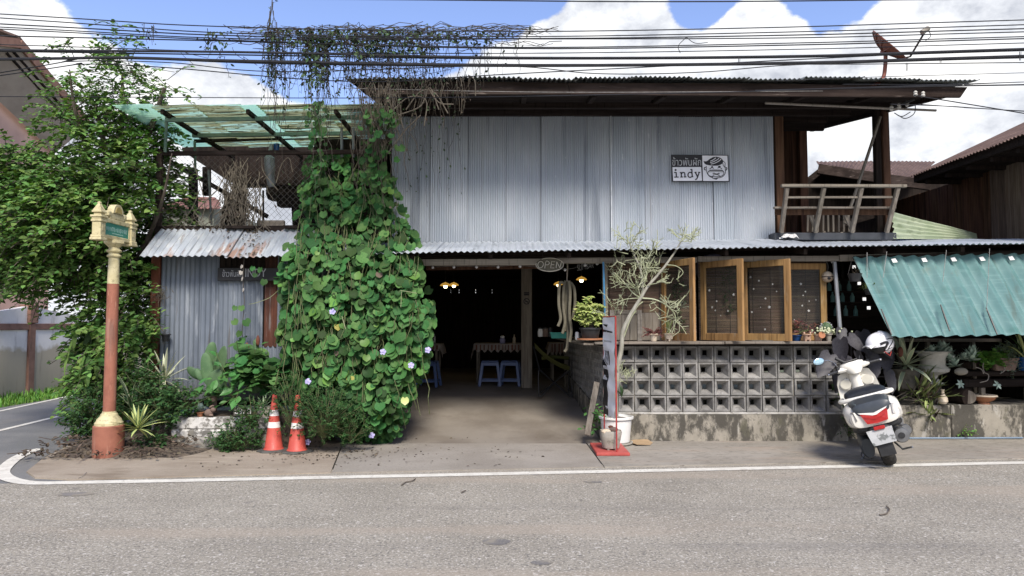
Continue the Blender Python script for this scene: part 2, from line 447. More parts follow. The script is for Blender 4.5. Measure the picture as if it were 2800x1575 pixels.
M['canopy_sheet'] = pmat('canopy_sheet', (.46, .50, .54), (.54, .58, .62), (3, 2, 3), .48, .3, layers=[
    dict(c=(.22, .25, .27), s=(9, 1.2, 4), lo=.54, hi=.70, a=.65), dict(c=(.15, .12, .09), s=14, lo=.64, hi=.72, a=.5), dict(c=(.62, .65, .67), s=(8, 1., 4), lo=.58, hi=.7, a=.5)], objv=.07)
M['old_zinc'] = pmat('old_zinc', (.33, .36, .40), (.46, .49, .52), (4, 2, 2), .6, .25, layers=[
    dict(c=(.30, .15, .08), s=(3.6, .7, .9), lo=.57, hi=.64, a=.75), dict(c=(.17, .10, .06), s=(9, 2, 2), lo=.60, hi=.68, a=.6), dict(c=(.62, .62, .6), s=(11, 2.5, 3), lo=.58, hi=.68, a=.6), dict(c=(.16, .17, .18), s=(8, 1.5, 2), lo=.6, hi=.7, a=.6)], objv=.1)
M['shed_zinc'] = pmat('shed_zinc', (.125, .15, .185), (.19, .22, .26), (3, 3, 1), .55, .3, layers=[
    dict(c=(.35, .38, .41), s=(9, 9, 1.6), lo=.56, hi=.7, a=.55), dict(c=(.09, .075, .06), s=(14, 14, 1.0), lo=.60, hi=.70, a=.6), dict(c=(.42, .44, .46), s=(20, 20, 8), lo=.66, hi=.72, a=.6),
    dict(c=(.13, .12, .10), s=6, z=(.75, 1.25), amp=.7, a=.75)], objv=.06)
M['rust_sheet'] = pmat('rusty_sheet', (.10, .035, .02), (.055, .022, .015), (8, 8, 1.4), .8, layers=[dict(c=(.22, .22, .22), s=(12, 12, 1.2), lo=.55, hi=.65, a=.6)])
M['rust_roof'] = pmat('rusty_roof', (.115, .075, .062), (.08, .05, .041), (5, 2, 2), .85, layers=[dict(c=(.25, .17, .14), s=(14, 2, 3), lo=.55, hi=.7, a=.6), dict(c=(.05, .03, .025), s=(5, 1, 2), lo=.6, hi=.7, a=.6)])
M['red_post'] = pmat('red_oxide_post', (.16, .05, .025), (.08, .025, .015), (10, 10, 2), .7, layers=[dict(c=(.04, .02, .015), s=(20, 20, 2), lo=.55, hi=.66, a=.6)])
def wood(name, a, b, **k):
    k.setdefault('rough', .85); k.setdefault('spec', .12)
    return pmat(name, a, b, k.pop('grain', (26, 26, 1.6)), layers=k.pop('layers', [dict(c=tuple(x * .45 for x in a), s=(40, 40, 2.2), lo=.55, hi=.68, a=.7)]), bump=.0016, bsc=k.pop('bsc', (60, 60, 4)), objv=k.pop('objv', .14), **k)
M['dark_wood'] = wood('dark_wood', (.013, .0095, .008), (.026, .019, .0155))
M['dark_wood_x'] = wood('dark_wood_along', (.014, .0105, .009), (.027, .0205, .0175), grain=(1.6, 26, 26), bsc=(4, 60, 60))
M['fascia'] = wood('fascia_wood', (.028, .020, .017), (.055, .041, .035), grain=(1.1, 20, 14), bsc=(3, 60, 60), layers=[dict(c=(.02, .015, .013), s=(1.5, 9, 7), lo=.5, hi=.66, a=.8), dict(c=(.20, .165, .145), s=(2., 14, 18), lo=.6, hi=.7, a=.7)])
M['brown_wood'] = wood('brown_boards', (.062, .032, .020), (.105, .058, .036), layers=[dict(c=(.022, .013, .010), s=(18, 18, .8), lo=.5, hi=.66, a=.75), dict(c=(.21, .16, .12), s=(22, 22, 1.5), lo=.62, hi=.72, a=.5)])
M['neighbour_wood'] = wood('neighbour_boards', (.105, .078, .062), (.16, .125, .10), objv=.25)
M['grey_wood'] = wood('weathered_wood', (.155, .135, .11), (.235, .21, .175))
M['grey_wood_x'] = wood('weathered_wood_along', (.155, .135, .11), (.235, .21, .175), grain=(1.6, 26, 26), bsc=(4, 60, 60))
M['beam_wood'] = wood('pale_beam', (.21, .19, .165), (.29, .265, .235), grain=(1.2, 20, 20), bsc=(3, 60, 60))
M['teak'] = wood('teak_frame', (.33, .20, .085), (.25, .147, .06), objv=.12, rough=.6, layers=[dict(c=(.11, .06, .025), s=(34, 34, 1.5), lo=.52, hi=.66, a=.7), dict(c=(.30, .24, .165), s=(9, 9, 2.2), lo=.55, hi=.70, a=.7), dict(c=(.13, .09, .05), s=5, lo=.55, hi=.7, a=.4)])
M['blind'] = pmat('bamboo_slats', (.12, .075, .05), (.19, .13, .088), (2, 2, 60), .7, layers=[dict(c=(.22, .17, .12), s=(1.5, 8, 45), lo=.56, hi=.68, a=.55), dict(c=(.03, .018, .014), s=(5, 8, 70), lo=.52, hi=.66, a=.7)], island=.3)
M['breeze'] = pmat('breeze_concrete', (.185, .18, .17), (.26, .255, .24), 9, .95, bump=.003, bsc=60, objv=.22, layers=[
    dict(c=(.085, .082, .076), s=7, lo=.53, hi=.7, a=.6), dict(c=(.36, .355, .34), s=16, lo=.58, hi=.68, a=.5), dict(c=(.12, .115, .10), s=60, lo=.55, hi=.66, a=.4)])
M['plinth'] = pmat('stained_plinth', (.245, .225, .185), (.315, .29, .24), 3, .95, bump=.003, bsc=40, layers=[
    dict(c=(.045, .042, .035), s=(3.6, 3.6, 1.6), lo=.44, hi=.55, a=.88, r=.72), dict(c=(.10, .095, .065), s=(7, 7, 4), lo=.55, hi=.66, a=.7), dict(c=(.46, .44, .39), s=(9, 9, 3), lo=.60, hi=.68, a=.6), dict(c=(.06, .055, .045), s=14, lo=.58, hi=.66, a=.7)])
M['peeling'] = pmat('peeling_whitewash', (.60, .59, .56), (.50, .49, .46), 6, .9, bump=.003, bsc=30, layers=[
    dict(c=(.085, .08, .07), s=7, lo=.47, hi=.56, a=.9, r=.72), dict(c=(.24, .225, .19), s=3.5, lo=.5, hi=.62, a=.7), dict(c=(.15, .14, .115), s=7, z=(.30, .46), amp=.5, a=.75)])
M['boundary'] = pmat('boundary_plaster', (.74, .73, .71), (.66, .65, .63), 3, .9, layers=[
    dict(c=(.40, .36, .28), s=2.3, z=(1.22, 1.34), amp=.55, a=1.), dict(c=(.17, .155, .125), s=(5, 5, .9), lo=.54, hi=.70, a=.4), dict(c=(.17, .16, .13), s=(9, 9, 2), z=(.2, 1.1), amp=.6, a=.4)])
M['brown_paint'] = pmat('brown_paint', (.195, .105, .078), (.24, .135, .10), 7, .8, layers=[dict(c=(.085, .05, .038), s=(9, 9, 2), lo=.56, hi=.7, a=.6)])
M['terracotta_paint'] = pmat('terracotta_paint', (.30, .118, .075), (.24, .09, .058), 6, .75, layers=[dict(c=(.36, .22, .17), s=(9, 9, 1.2), lo=.54, hi=.68, a=.5), dict(c=(.13, .07, .05), s=(14, 14, 1.5), lo=.58, hi=.70, a=.5), dict(c=(.48, .26, .18), s=(30, 30, 5), lo=.60, hi=.70, a=.5), dict(c=(.16, .07, .045), s=9, lo=.6, hi=.72, a=.5)], bump=.002, bsc=40)
M['cream'] = pmat('cream_paint', (.55, .49, .29), (.46, .405, .225), 9, .55, layers=[dict(c=(.24, .20, .11), s=22, lo=.52, hi=.66, a=.65), dict(c=(.22, .20, .14), s=(12, 12, 2), lo=.56, hi=.70, a=.5), dict(c=(.72, .66, .42), s=14, lo=.58, hi=.7, a=.5)], bump=.003, bsc=50)
M['sign_green'] = pmat('sign_green', (.03, .22, .155), (.045, .25, .185), 12, .4)
M['sign_text'] = pmat('sign_lettering', (.30, .48, .42), (.26, .44, .38), 12, .5)
M['white'] = pmat('white_plastic', (.74, .74, .72), (.68, .68, .66), 7, .35, layers=[dict(c=(.42, .40, .35), s=9, lo=.62, hi=.74, a=.4)])
M['white_paper'] = pmat('white_print', (.76, .77, .80), (.72, .73, .76), 7, .6)
M['black'] = pmat('black_print', (.012, .013, .016), (.018, .018, .02), 7, .5)
M['grey_print'] = pmat('grey_print', (.42, .43, .44), (.36, .37, .38), 9, .7)
M['black_plastic'] = pmat('black_plastic', (.018, .019, .021), (.03, .031, .033), 12, .45, bump=.0008, bsc=120)
M['rubber'] = pmat('rubber', (.018, .017, .016), (.035, .033, .030), 22, .85, bump=.001, bsc=90)
M['teal'] = pmat('teal_fibreglass', (.115, .25, .25), (.165, .305, .30), (3, 3, 2), .6, trans=((.8, 1, 1), .25), layers=[dict(c=(.11, .15, .125), s=(9, 1.2, 1.2), lo=.54, hi=.68, a=.6), dict(c=(.26, .44, .42), s=(4, 2, 30), lo=.52, hi=.68, a=.35), dict(c=(.07, .20, .175), s=(2, 3, 3), lo=.54, hi=.7, a=.5), dict(c=(.20, .22, .17), s=5, lo=.6, hi=.74, a=.35)])
M['green_roof'] = pmat('green_fibreglass', (.76, .96, .84), (.80, .97, .86), 3, .5, trans=((1., 1., 1.), .88), layers=[
    dict(c=(.62, .60, .40), s=(.9, 26, .01), lo=.43, hi=.51, a=.85, r=.6, d=4), dict(c=(.16, .155, .10), s=(1.2, 36, .01), lo=.54, hi=.60, a=.85, d=4), dict(c=(.30, .29, .16), s=(9, 30, .01), lo=.55, hi=.62, a=.6, d=3)])
M['green_clean'] = pmat('green_fibreglass_clean', (.74, .96, .83), (.79, .97, .86), 3, .5, trans=((1., 1., 1.), .88), layers=[dict(c=(.56, .86, .70), s=(2, 12, 5), lo=.56, hi=.7, a=.6)])
M['pale_green'] = pmat('pale_green_sheet', (.36, .43, .29), (.44, .50, .36), 4, .6, trans=((1, 1, 1), .15), layers=[dict(c=(.20, .25, .15), s=(3, 9, 9), lo=.54, hi=.68, a=.6)])
M['pipe_green'] = pmat('green_pipe', (.10, .17, .135), (.14, .21, .17), 9, .5)
M['galv'] = pmat('galvanised_pipe', (.29, .31, .33), (.22, .235, .25), (9, 9, 3), .5, .4)
M['wire'] = pmat('wire', (.25, .25, .24), (.17, .165, .16), 20, .6, .4)
M['link'] = pmat('chain_link_wire', (.05, .048, .046), (.085, .08, .075), 20, .7)
M['dark_wire'] = pmat('dark_wire', (.035, .033, .032), (.05, .047, .045), 20, .6)
M['cable'] = pmat('cable_sheath', (.012, .013, .017), (.02, .021, .026), 9, .6)
M['vine_leaf'] = pmat('vine_leaf', (.040, .112, .031), (.066, .155, .046), 9, .6, island=.6, trans=((.85, 1.1, .4), .2), layers=[dict(c=(.12, .25, .085), s=35, lo=.6, hi=.72, a=.35)], spec=.15)
M['vine_stem'] = pmat('vine_stem', (.11, .14, .05), (.08, .08, .04), 20, .8)
M['tree_leaf'] = pmat('tree_leaf', (.078, .162, .036), (.14, .24, .066), 7, .6, island=.55, trans=((1., 1.15, .4), .25), spec=.2)
M['bush_leaf'] = pmat('bush_leaf', (.028, .070, .020), (.050, .108, .034), 12, .6, island=.45, trans=((.9, 1.2, .3), .22), spec=.2)
M['lime_leaf'] = pmat('lime_leaf', (.10, .22, .04), (.15, .30, .06), 12, .5, island=.35, trans=((.9, 1.2, .4), .25))
M['soft_leaf'] = pmat('philodendron_leaf', (.055, .16, .04), (.08, .21, .055), 9, .45, island=.3, trans=((.9, 1.2, .4), .22))
M['grass'] = pmat('grass_blade', (.09, .22, .03), (.14, .28, .05), 12, .6, island=.4, trans=((.9, 1.2, .4), .25))
M['bark'] = pmat('bark', (.085, .068, .052), (.13, .11, .09), (14, 14, 3), .9, bump=.006, bsc=30)
M['dry_vine'] = pmat('dry_vine', (.075, .064, .048), (.135, .118, .092), (20, 20, 6), .9)
M['dead_stem'] = pmat('dead_stem', (.055, .048, .038), (.085, .074, .06), 15, .9)
M['dark_leaf'] = pmat('dark_leaf', (.026, .055, .020), (.048, .082, .030), 12, .7, island=.5)
M['dead_leaf'] = pmat('dead_leaf', (.105, .08, .055), (.06, .045, .034), 12, .85, island=.5)
M['agave'] = pmat('agave_leaf', (.27, .35, .22), (.36, .42, .29), (30, 2, 2), .5, island=.2, layers=[dict(c=(.44, .47, .32), s=(40, 2, 2), lo=.56, hi=.66, a=.7)])
M['agave_lime'] = pmat('agave_centre', (.50, .54, .20), (.42, .48, .17), (20, 2, 2), .5, island=.15)
M['agave_dark'] = pmat('agave_margin', (.055, .115, .05), (.08, .15, .06), 9, .5, island=.2)
M['agave_pale'] = pmat('agave_margin_pale', (.56, .56, .38), (.48, .49, .31), 9, .55, island=.15)
M['succulent'] = pmat('succulent_leaf', (.30, .41, .34), (.40, .50, .42), 14, .5, island=.22)
M['aloe'] = pmat('aloe_leaf', (.21, .28, .095), (.31, .36, .15), 7, .5, island=.35, layers=[dict(c=(.26, .17, .08), s=9, lo=.6, hi=.7, a=.7)])
M['cactus'] = pmat('cactus_skin', (.05, .105, .042), (.075, .14, .058), 9, .6, bump=.003, bsc=70, island=.2, layers=[dict(c=(.22, .21, .15), s=60, lo=.63, hi=.69, a=.6)])
M['pencil'] = pmat('pencil_stem', (.27, .30, .175), (.38, .40, .27), 9, .6, island=.2)
M['pencil_bark'] = pmat('pale_bark', (.25, .245, .20), (.34, .33, .28), (20, 20, 5), .85, bump=.003, bsc=40, layers=[dict(c=(.11, .10, .08), s=(30, 30, 9), lo=.58, hi=.68, a=.6)])
M['taro'] = pmat('dark_taro_leaf', (.024, .022, .028), (.042, .040, .046), 6, .5, island=.25, layers=[dict(c=(.075, .07, .085), s=(30, 4, 4), lo=.6, hi=.7, a=.5)])
M['varie'] = pmat('variegated_leaf', (.60, .62, .24), (.24, .34, .09), 16, .5, island=.3, trans=((1, 1.1, .5), .2), lo=.42, hi=.55)
M['maroon'] = pmat('maroon_leaf', (.085, .022, .022), (.14, .05, .035), 12, .6, island=.35)
M['tan_rope'] = pmat('hanging_cactus', (.10, .092, .064), (.145, .132, .095), 9, .8, bump=.004, bsc=60)
M['terracotta'] = pmat('terracotta', (.40, .175, .085), (.33, .14, .07), 9, .8, bump=.002, bsc=50, layers=[dict(c=(.52, .37, .27), s=8, lo=.6, hi=.72, a=.5), dict(c=(.14, .08, .05), s=10, lo=.6, hi=.7, a=.5)])
M['old_clay'] = pmat('old_clay', (.20, .145, .115), (.15, .105, .085), 9, .9, bump=.003, bsc=50)
M['cream_pot'] = pmat('cream_pot', (.50, .41, .30), (.58, .50, .39), 9, .6, layers=[dict(c=(.25, .16, .10), s=12, lo=.62, hi=.7, a=.5)])
M['grey_pot'] = pmat('grey_cement_pot', (.26, .24, .20), (.33, .31, .27), 8, .95, bump=.004, bsc=35, layers=[dict(c=(.10, .09, .07), s=9, lo=.56, hi=.68, a=.7), dict(c=(.48, .46, .41), s=8, lo=.6, hi=.7, a=.5)])
M['urn_dark'] = pmat('mossy_urn', (.085, .08, .065), (.13, .12, .10), 8, .95, bump=.005, bsc=35, layers=[dict(c=(.035, .035, .025), s=6, lo=.5, hi=.62, a=.7)])
M['urn_white'] = pmat('white_urn', (.54, .53, .49), (.45, .44, .40), 8, .85, bump=.003, bsc=40, layers=[dict(c=(.10, .095, .085), s=11, lo=.57, hi=.68, a=.75)])
M['blue_pot'] = pmat('blue_glaze', (.01, .05, .16), (.015, .07, .21), 9, .25)
M['blue_pipe'] = pmat('blue_pipe', (.16, .22, .29), (.21, .27, .34), (2, 9, 9), .5)
M['cyan_pipe'] = pmat('blue_conduit', (.05, .19, .36), (.07, .23, .41), 9, .45)
M['cone_red'] = pmat('cone_plastic', (.50, .085, .062), (.43, .07, .052), 7, .5, layers=[dict(c=(.30, .06, .04), s=10, lo=.58, hi=.72, a=.5), dict(c=(.62, .28, .22), s=16, lo=.62, hi=.72, a=.4)])
M['cone_white'] = pmat('reflective_band', (.74, .71, .69), (.66, .63, .61), 12, .4, layers=[dict(c=(.40, .36, .33), s=14, lo=.62, hi=.72, a=.5)])
M['cone_base'] = pmat('cone_base_rubber', (.055, .055, .05), (.09, .09, .08), 9, .85)
M['red_metal'] = pmat('red_painted_steel', (.36, .045, .04), (.28, .035, .032), 12, .45, layers=[dict(c=(.15, .03, .03), s=12, lo=.6, hi=.7, a=.5)])
M['red_board'] = pmat('red_board', (.44, .085, .07), (.36, .065, .055), 9, .6, layers=[dict(c=(.18, .05, .045), s=8, lo=.58, hi=.7, a=.6)])
M['dish'] = pmat('dish_mesh_red', (.24, .085, .052), (.18, .06, .04), 14, .6, .2)
M['stool_blue'] = pmat('stool_blue', (.085, .13, .27), (.10, .15, .31), 6, .4)
M['scooter_white'] = pmat('scooter_white', (.76, .74, .67), (.72, .70, .63), 3, .22, coat=.5, spec=.5)
M['scooter_grey'] = pmat('scooter_grey', (.035, .042, .05), (.05, .058, .067), 6, .35)
M['seat_black'] = pmat('seat_vinyl', (.016, .019, .026), (.024, .028, .036), 18, .42, bump=.0006, bsc=150)
M['chrome'] = pmat('steel', (.42, .42, .42), (.36, .36, .36), 12, .3, .9)
M['alloy'] = pmat('cast_alloy', (.17, .175, .18), (.23, .235, .24), 9, .45, .6)
M['tail_red'] = pmat('red_lens', (.42, .018, .015), (.34, .012, .012), 30, .15, coat=.6)
M['clear_lens'] = pmat('clear_lens', (.44, .43, .41), (.34, .33, .31), 16, .12, coat=.5)
M['mirror_blue'] = pmat('mirror_face', (.42, .62, .74), (.46, .66, .78), 3, .08, .6)
M['helmet'] = pmat('helmet_white', (.80, .80, .82), (.76, .76, .79), 3, .2, coat=.5)
M['plate'] = pmat('plate_smudged', (.46, .47, .47), (.38, .39, .39), 6, .6, layers=[dict(c=(.07, .08, .075), s=14, lo=.49, hi=.56, a=.75)])
M['pocket_shade_cream'] = pmat('pocket_shade_cream', (.58, .56, .47), (.52, .50, .42), 6, .5)  # body cream darkened: recess shade put into the colour of the flat discs
M['lamp_shade'] = pmat('lamp_shade', (.36, .22, .045), (.30, .18, .035), 9, .45, emis=((1, .55, .10), .28))
M['bulb'] = pmat('lit_bulb', (.9, .8, .6), None, 9, .4, emis=((1, .80, .42), 9.))
M['cloth'] = pmat('checked_cloth', (.30, .27, .25), (.23, .20, .185), 5, .85)
M['camp'] = pmat('camp_canvas', (.075, .082, .02), (.10, .11, .03), 9, .8)
M['cardboard'] = pmat('cardboard', (.42, .30, .18), (.34, .24, .14), 6, .8)
M['flower'] = pmat('violet_petal', (.42, .38, .70), (.55, .52, .78), 20, .6, trans=((1, 1, 1), .2))
M['neon_dead'] = pmat('unlit_neon_tube', (.40, .38, .32), (.34, .32, .27), 12, .3)
M['olive_panel'] = pmat('smoked_panel', (.10, .09, .055), (.075, .068, .042), 8, .3, alpha=((.5, .47, .38), .25))
M['glass'] = pmat('window_glass', (.06, .055, .05), (.05, .045, .04), 3, .03, spec=.5, alpha=((.86, .88, .88), .80))
M['soffit'] = pmat('soffit_cream', (.40, .345, .29), (.33, .28, .235), 3, .8)
M['pink'] = pmat('pink_plaster', (.54, .36, .30), (.48, .32, .27), 3, .85)
M['tile_red'] = pmat('red_roof_tile', (.20, .105, .085), (.15, .08, .066), 5, .8, objv=.2)
M['lilac'] = pmat('lilac_paper', (.34, .33, .52), (.40, .39, .58), 5, .6, trans=((1, 1, 1), .2))
M['skin_pot'] = pmat('peach_ceramic', (.48, .32, .235), (.42, .28, .20), 8, .5)
M['tealtub'] = pmat('teal_tub', (.03, .24, .19), (.04, .28, .22), 8, .5)
# ------------------------------------------------------------------ ground, roads, pavements
def flat(name, pts, z, mat, th=0.):
    mb = MB(); pts = [Vector((p[0], p[1], z)) for p in pts]
    if th: mb.prism(pts, (0, 0, -th))
    else: mb.add(pts, [tuple(range(len(pts)))])
    o = mb.build(name, mat, smooth=0); return structure(o)
LA, LB = G(217, 1321), G(2800, 1266)
def line_y(x): return LA.y + (x - LA.x) * (LB.y - LA.y) / (LB.x - LA.x)
flat('ground', [(-300, -60), (300, -60), (300, 500), (-300, 500)], -.03, M['ground'])
flat('side_road', [(-9.45, 4), (-3.4, 4), (-3.4, 9.3), (-5.55, 9.3), (-5.5, 90), (-9.75, 90)], -.004, M['side_asphalt'])
flat('road', [(-60, -12), (60, -12), (60, line_y(60) + .4), (-3.6, line_y(-3.6) + .4), (-3.9, line_y(-3.9) + .05), (-60, line_y(-60) + .05)], 0, M['asphalt'])
def strip(name, pts, w, z, mat):
    mb = MB(); L_, R_ = [], []
    for i, p in enumerate(pts):
        t = (pts[min(i + 1, len(pts) - 1)] - pts[max(i - 1, 0)]).normalized(); n = Vector((-t.y, t.x, 0)); ww = (w[i] if isinstance(w, list) else w) / 2
        L_.append(p + n * ww); R_.append(p - n * ww)
    vs = [Vector((p.x, p.y, z)) for p in L_ + R_]; n = len(pts)
    mb.add(vs, [(i, n + i, n + i + 1, i + 1) for i in range(n - 1)]); return structure(mb.build(name, mat, smooth=0))
cur = [G(*p) for p in [(250, 1319.5), (120, 1322), (70, 1320), (28, 1311), (6, 1296), (14, 1278), (45, 1253), (86, 1234), (112, 1228)]]
cur = [Vector((60, line_y(60), 0)), LB] + [LA.lerp(LB, t) for t in (.8, .6, .4, .2, .08)] + spline(cur, 6)
strip('edge_line_marking', cur, .135, .005, M['paint'])
strip('centre_line_marking', [G(-60, 1188), G(0, 1177), G(180, 1133.5), Vector((-7.75, 40, 0))], .10, .002, M['paint'])
strip('far_edge_line_marking', [G(-60, 1134), G(0, 1124), G(190, 1083), Vector((-9.72, 40, 0))], .09, .002, M['paint'])
FR = .20
def fe(px, y): return G(px, y)
pav = thing('pavement', 'stained concrete pavement slabs between road line and cafe front', 'pavement', (0, 8.2, 0)); del pav['category'], pav['label']; pav['kind'] = 'structure'
def slab(pts, mat, z=.012):
    mb = MB(); mb.prism([Vector((p.x, p.y, z)) for p in pts], (0, 0, -.03)); return mb.build('pavement_slab', mat, pav, smooth=0)
off = Vector((0, FR, 0))
sA, sB = G(938, 1212), G(903, 1297)
sC, sD = G(1602, 1212), G(1653, 1282)
g = Vector((.008, 0, 0))
xl = G(620, 1318).x
slab([G(72, 1292), G(96, 1308), G(190, 1313.5), Vector((sB.x, line_y(sB.x) + FR, 0)) - g, sA - g, G(935, 1180), G(480, 1180), G(240, 1195), G(120, 1254)], M['sandy'])
slab([Vector((sB.x, line_y(sB.x) + FR, 0)) + g, Vector((sD.x, line_y(sD.x) + FR, 0)) - g, sC - g, sA + g], M['concrete'])
M['hatched'] = pmat('hatched_concrete', (.24, .22, .185), (.30, .277, .238), 1.4, .95, bump=.012, bsc=(7, 26, 1), layers=[
    dict(c=(.13, .115, .095), s=(9, 34, 1), lo=.54, hi=.64, a=.75), dict(c=(.36, .32, .27), s=45, lo=.56, hi=.68, a=.6), dict(c=(.33, .26, .20), s=(.5, 2.5, 1), lo=.52, hi=.7, a=.5), dict(c=(.12, .105, .09), s=2., lo=.58, hi=.72, a=.45)])
slab([Vector((sD.x, line_y(sD.x) + FR, 0)) + g, Vector((14, line_y(14) + FR, 0)), Vector((14, 9.4, 0)), Vector((sC.x + .1, 9.4, 0)), sC + g], M['hatched'])
def blot(px, py, rx_, ry_, z, name, mat, seed):
    c = G(px, py); return flat(name, [(c.x + rx_ * math.cos(a) * (1 + .3 * noise.noise((math.cos(a) * 2, math.sin(a) * 2, seed))), c.y + ry_ * math.sin(a) * (1 + .3 * noise.noise((math.cos(a) * 2, 5 + math.sin(a) * 2, seed)))) for a in [k * .2618 for k in range(24)]], z, mat)
M['patch'] = pmat('road_patch', (.135, .13, .125), (.18, .17, .16), 3, .9, layers=[dict(c=(.30, .28, .24), s=58, lo=.54, hi=.64, a=.6), dict(c=(.25, .225, .18), s=9, lo=.45, hi=.6, a=.8)])
for k, q in enumerate(((1358, 1482, .10, .075), (1622, 1318, .09, .05), (1480, 1540, .07, .04), (205, 1352, .16, .07))): blot(*q, .003, 'road_patch', M['patch'], k)
# cafe floor: a ramp up from the pavement, then level
def rx(y): return 1.18 - (y - 9.0) * .072
mb = MB(); rows = [(8.885, .012), (9.3, .035), (9.8, .11), (10.4, .21), (11., .31), (11.6, .395), (12.2, .44), (17.2, .44)]
for y, z in rows:
    for x in (-2.4, -1.2, 0, rx(min(y, 12.2)) if y < 12.3 else 7.4): mb.v.append((x, y, z))
mb.v[-5] = (rx(12.2), 12.2, .44)
for j in range(len(rows) - 1):
    for i in range(3): a = j * 4 + i; mb.f.append((a, a + 1, a + 5, a + 4))
structure(mb.build('cafe_floor', M['ramp'], smooth=60))

# ------------------------------------------------------------------ boundary wall beyond the side road
bw = thing('boundary_wall', 'whitewashed boundary wall with brown beams and stained grey foot beyond the side road', 'wall', (-10.55, 20, 0))
X0 = -10.55
ys = [8.4 + 3.3 * k for k in range(9)]      # pillars, one of them at 15.0
for a, b in zip(ys, ys[1:]):
    n = 10; up = []
    for i in range(n + 1):
        t = i / n; y = a + .10 + (b - a - .2) * t; up.append(Vector((X0, y, 1.93 - .16 * math.sin(math.pi * t))))
    MB().prism([Vector((X0, b - .1, -.03)), Vector((X0, a + .1, -.03))] + up, (-.14, 0, 0)).build('wall_panel', M['boundary'], bw, smooth=0)
    MB().box((X0 - .02, a + .1, 1.42), (X0 + .035, b - .1, 1.555), .008).build('beam', M['brown_paint'], bw)
for y in ys:
    MB().box((X0 - .17, y - .095, -.03), (X0 + .05, y + .095, 1.56), .01).build('pillar', M['brown_paint'], bw)
    MB().box((X0 - .19, y - .13, 1.565), (X0 + .075, y + .13, 1.97), .012).build('pillar_cap', M['brown_paint'], bw)
# grass verge at the foot of the wall
blade = ([(-.012, 0, 0), (.012, 0, 0), (.009, .012, .05), (-.009, .012, .05), (0, .045, .095)], [(0, 1, 2, 3), (3, 2, 4)])
Ts = []
for k in range(5200):
    y = 10 + 16 * rnd.random() ** 1.3; w = rnd.random(); x = -10.45 + .95 * w + .1 * noise.noise((0, y * .7, 3))
    a = rnd.random() * 6.28; s = rnd.uniform(.7, 1.9) * (1.25 - .6 * w)
    Ts.append((Matrix.Rotation(a, 3, 'Z') @ Matrix.Rotation(rnd.uniform(-.3, .5), 3, 'X') * s, (x, y, -.03)))
o = scatter_mb(blade, Ts).build('grass_verge', M['grass'], smooth=0, kind='stuff')
tag(o, 'strip of short grass at the foot of the stained boundary wall', 'grass')

# ------------------------------------------------------------------ house behind the tree
fh = thing('pink_house', 'pink plastered house with wide cream eaves behind the big tree', 'house', (-13, 18, 0))
def slabpoly(pts, off): return MB().prism(pts, off)
e1, e2 = P(52, 128, 15), P(238, 345, 17.4)
i1, i2 = P(-95, 190, 14.4), P(150, 420, 17.0)
l1 = P(-160, 108, 13.2)
slabpoly([e1, e2, i2, i1], (0, 0, .06)).build('soffit', M['soffit'], fh, smooth=0)
slabpoly([l1, e1, i1, P(-200, 190, 13.0)], (0, 0, .06)).build('soffit', M['soffit'], fh, smooth=0)
dn = Vector((0, 0, 1))
MB().bar(e1 + dn * .08, e2 + dn * .08, .09, .20).build('fascia_board', M['brown_paint'], fh)
MB().bar(l1 + dn * .08, e1 + dn * .08, .09, .20).build('fascia_board', M['brown_paint'], fh)
for t in (.13, .24):
    MB().bar(e1.lerp(i1, t) - dn * .02, e2.lerp(i2, t) - dn * .02, .035, .05).build('batten', M['dark_wood'], fh)
MB().prism([e1 + dn * .2, e2 + dn * .2, e2 + Vector((-3.0, 1.5, 1.3)), e1 + Vector((-4.2, 1., 1.9))], (0, 0, .05)).build('roof', M['rust_roof'], fh, smooth=0)
w1, w2 = i1 + Vector((-.1, .25, 0)), i2 + Vector((-.1, .1, 0))
MB().prism([Vector((w1.x, w1.y, 0)), Vector((w2.x, w2.y, 0)), Vector((w2.x, w2.y, 6.4)), Vector((w1.x, w1.y, 7.0))], (-.15, 0, 0)).build('wall', M['pink'], fh, smooth=0)
MB().prism([Vector((w1.x - .16, w1.y, 0)), Vector((w1.x - .16, w1.y, 6.8)), Vector((w1.x - 6, w1.y - .8, 6.8)), Vector((w1.x - 6, w1.y - .8, 0))], (0, .15, 0)).build('wall', M['pink'], fh, smooth=0)
wc = P(18, 690, w1.y - .3)
MB().box((wc.x - .7, wc.y - .03, wc.z - .35), (wc.x + .18, wc.y + .02, wc.z + .1), .01).build('wooden_shutter', M['brown_paint'], fh)
MB().box((wc.x + .22, wc.y - .05, wc.z - .33), (wc.x + .55, wc.y + .02, wc.z + .22), .01).build('white_jamb', M['white'], fh)
# little spirit house whose tiled roof shows at the frame's edge
sh = thing('spirit_house', 'small spirit house with turquoise tiled roof behind the boundary wall', 'shrine', (P(-10, 735, 13.5).x, 13.5, 0))
c = P(-12, 735, 13.5)
MB().box((c.x - .3, 13.2, c.z - .12), (c.x + .28, 13.8, c.z - .05), .01).build('eave_board', M['brown_paint'], sh)
MB().lathe([(.40, 0), (.30, .10), (.20, .16), (.10, .34), (.02, .48)], (c.x, 13.5, c.z - .045), 4, Matrix.Rotation(R(45), 3, 'Z')).build('roof', pmat('turquoise_tile', (.05, .30, .36), (.30, .50, .52), 14, .4), sh, smooth=20)
MB().box((c.x - .2, 13.3, c.z - .5), (c.x + .2, 13.7, c.z - .121), .01).build('shrine_body', M['cream'], sh)
MB().lathe([(.16, 0), (.10, .1), (.09, c.z - .62), (.18, c.z - .502)], (c.x, 13.5, 0), 12).build('pedestal', M['cream'], sh)

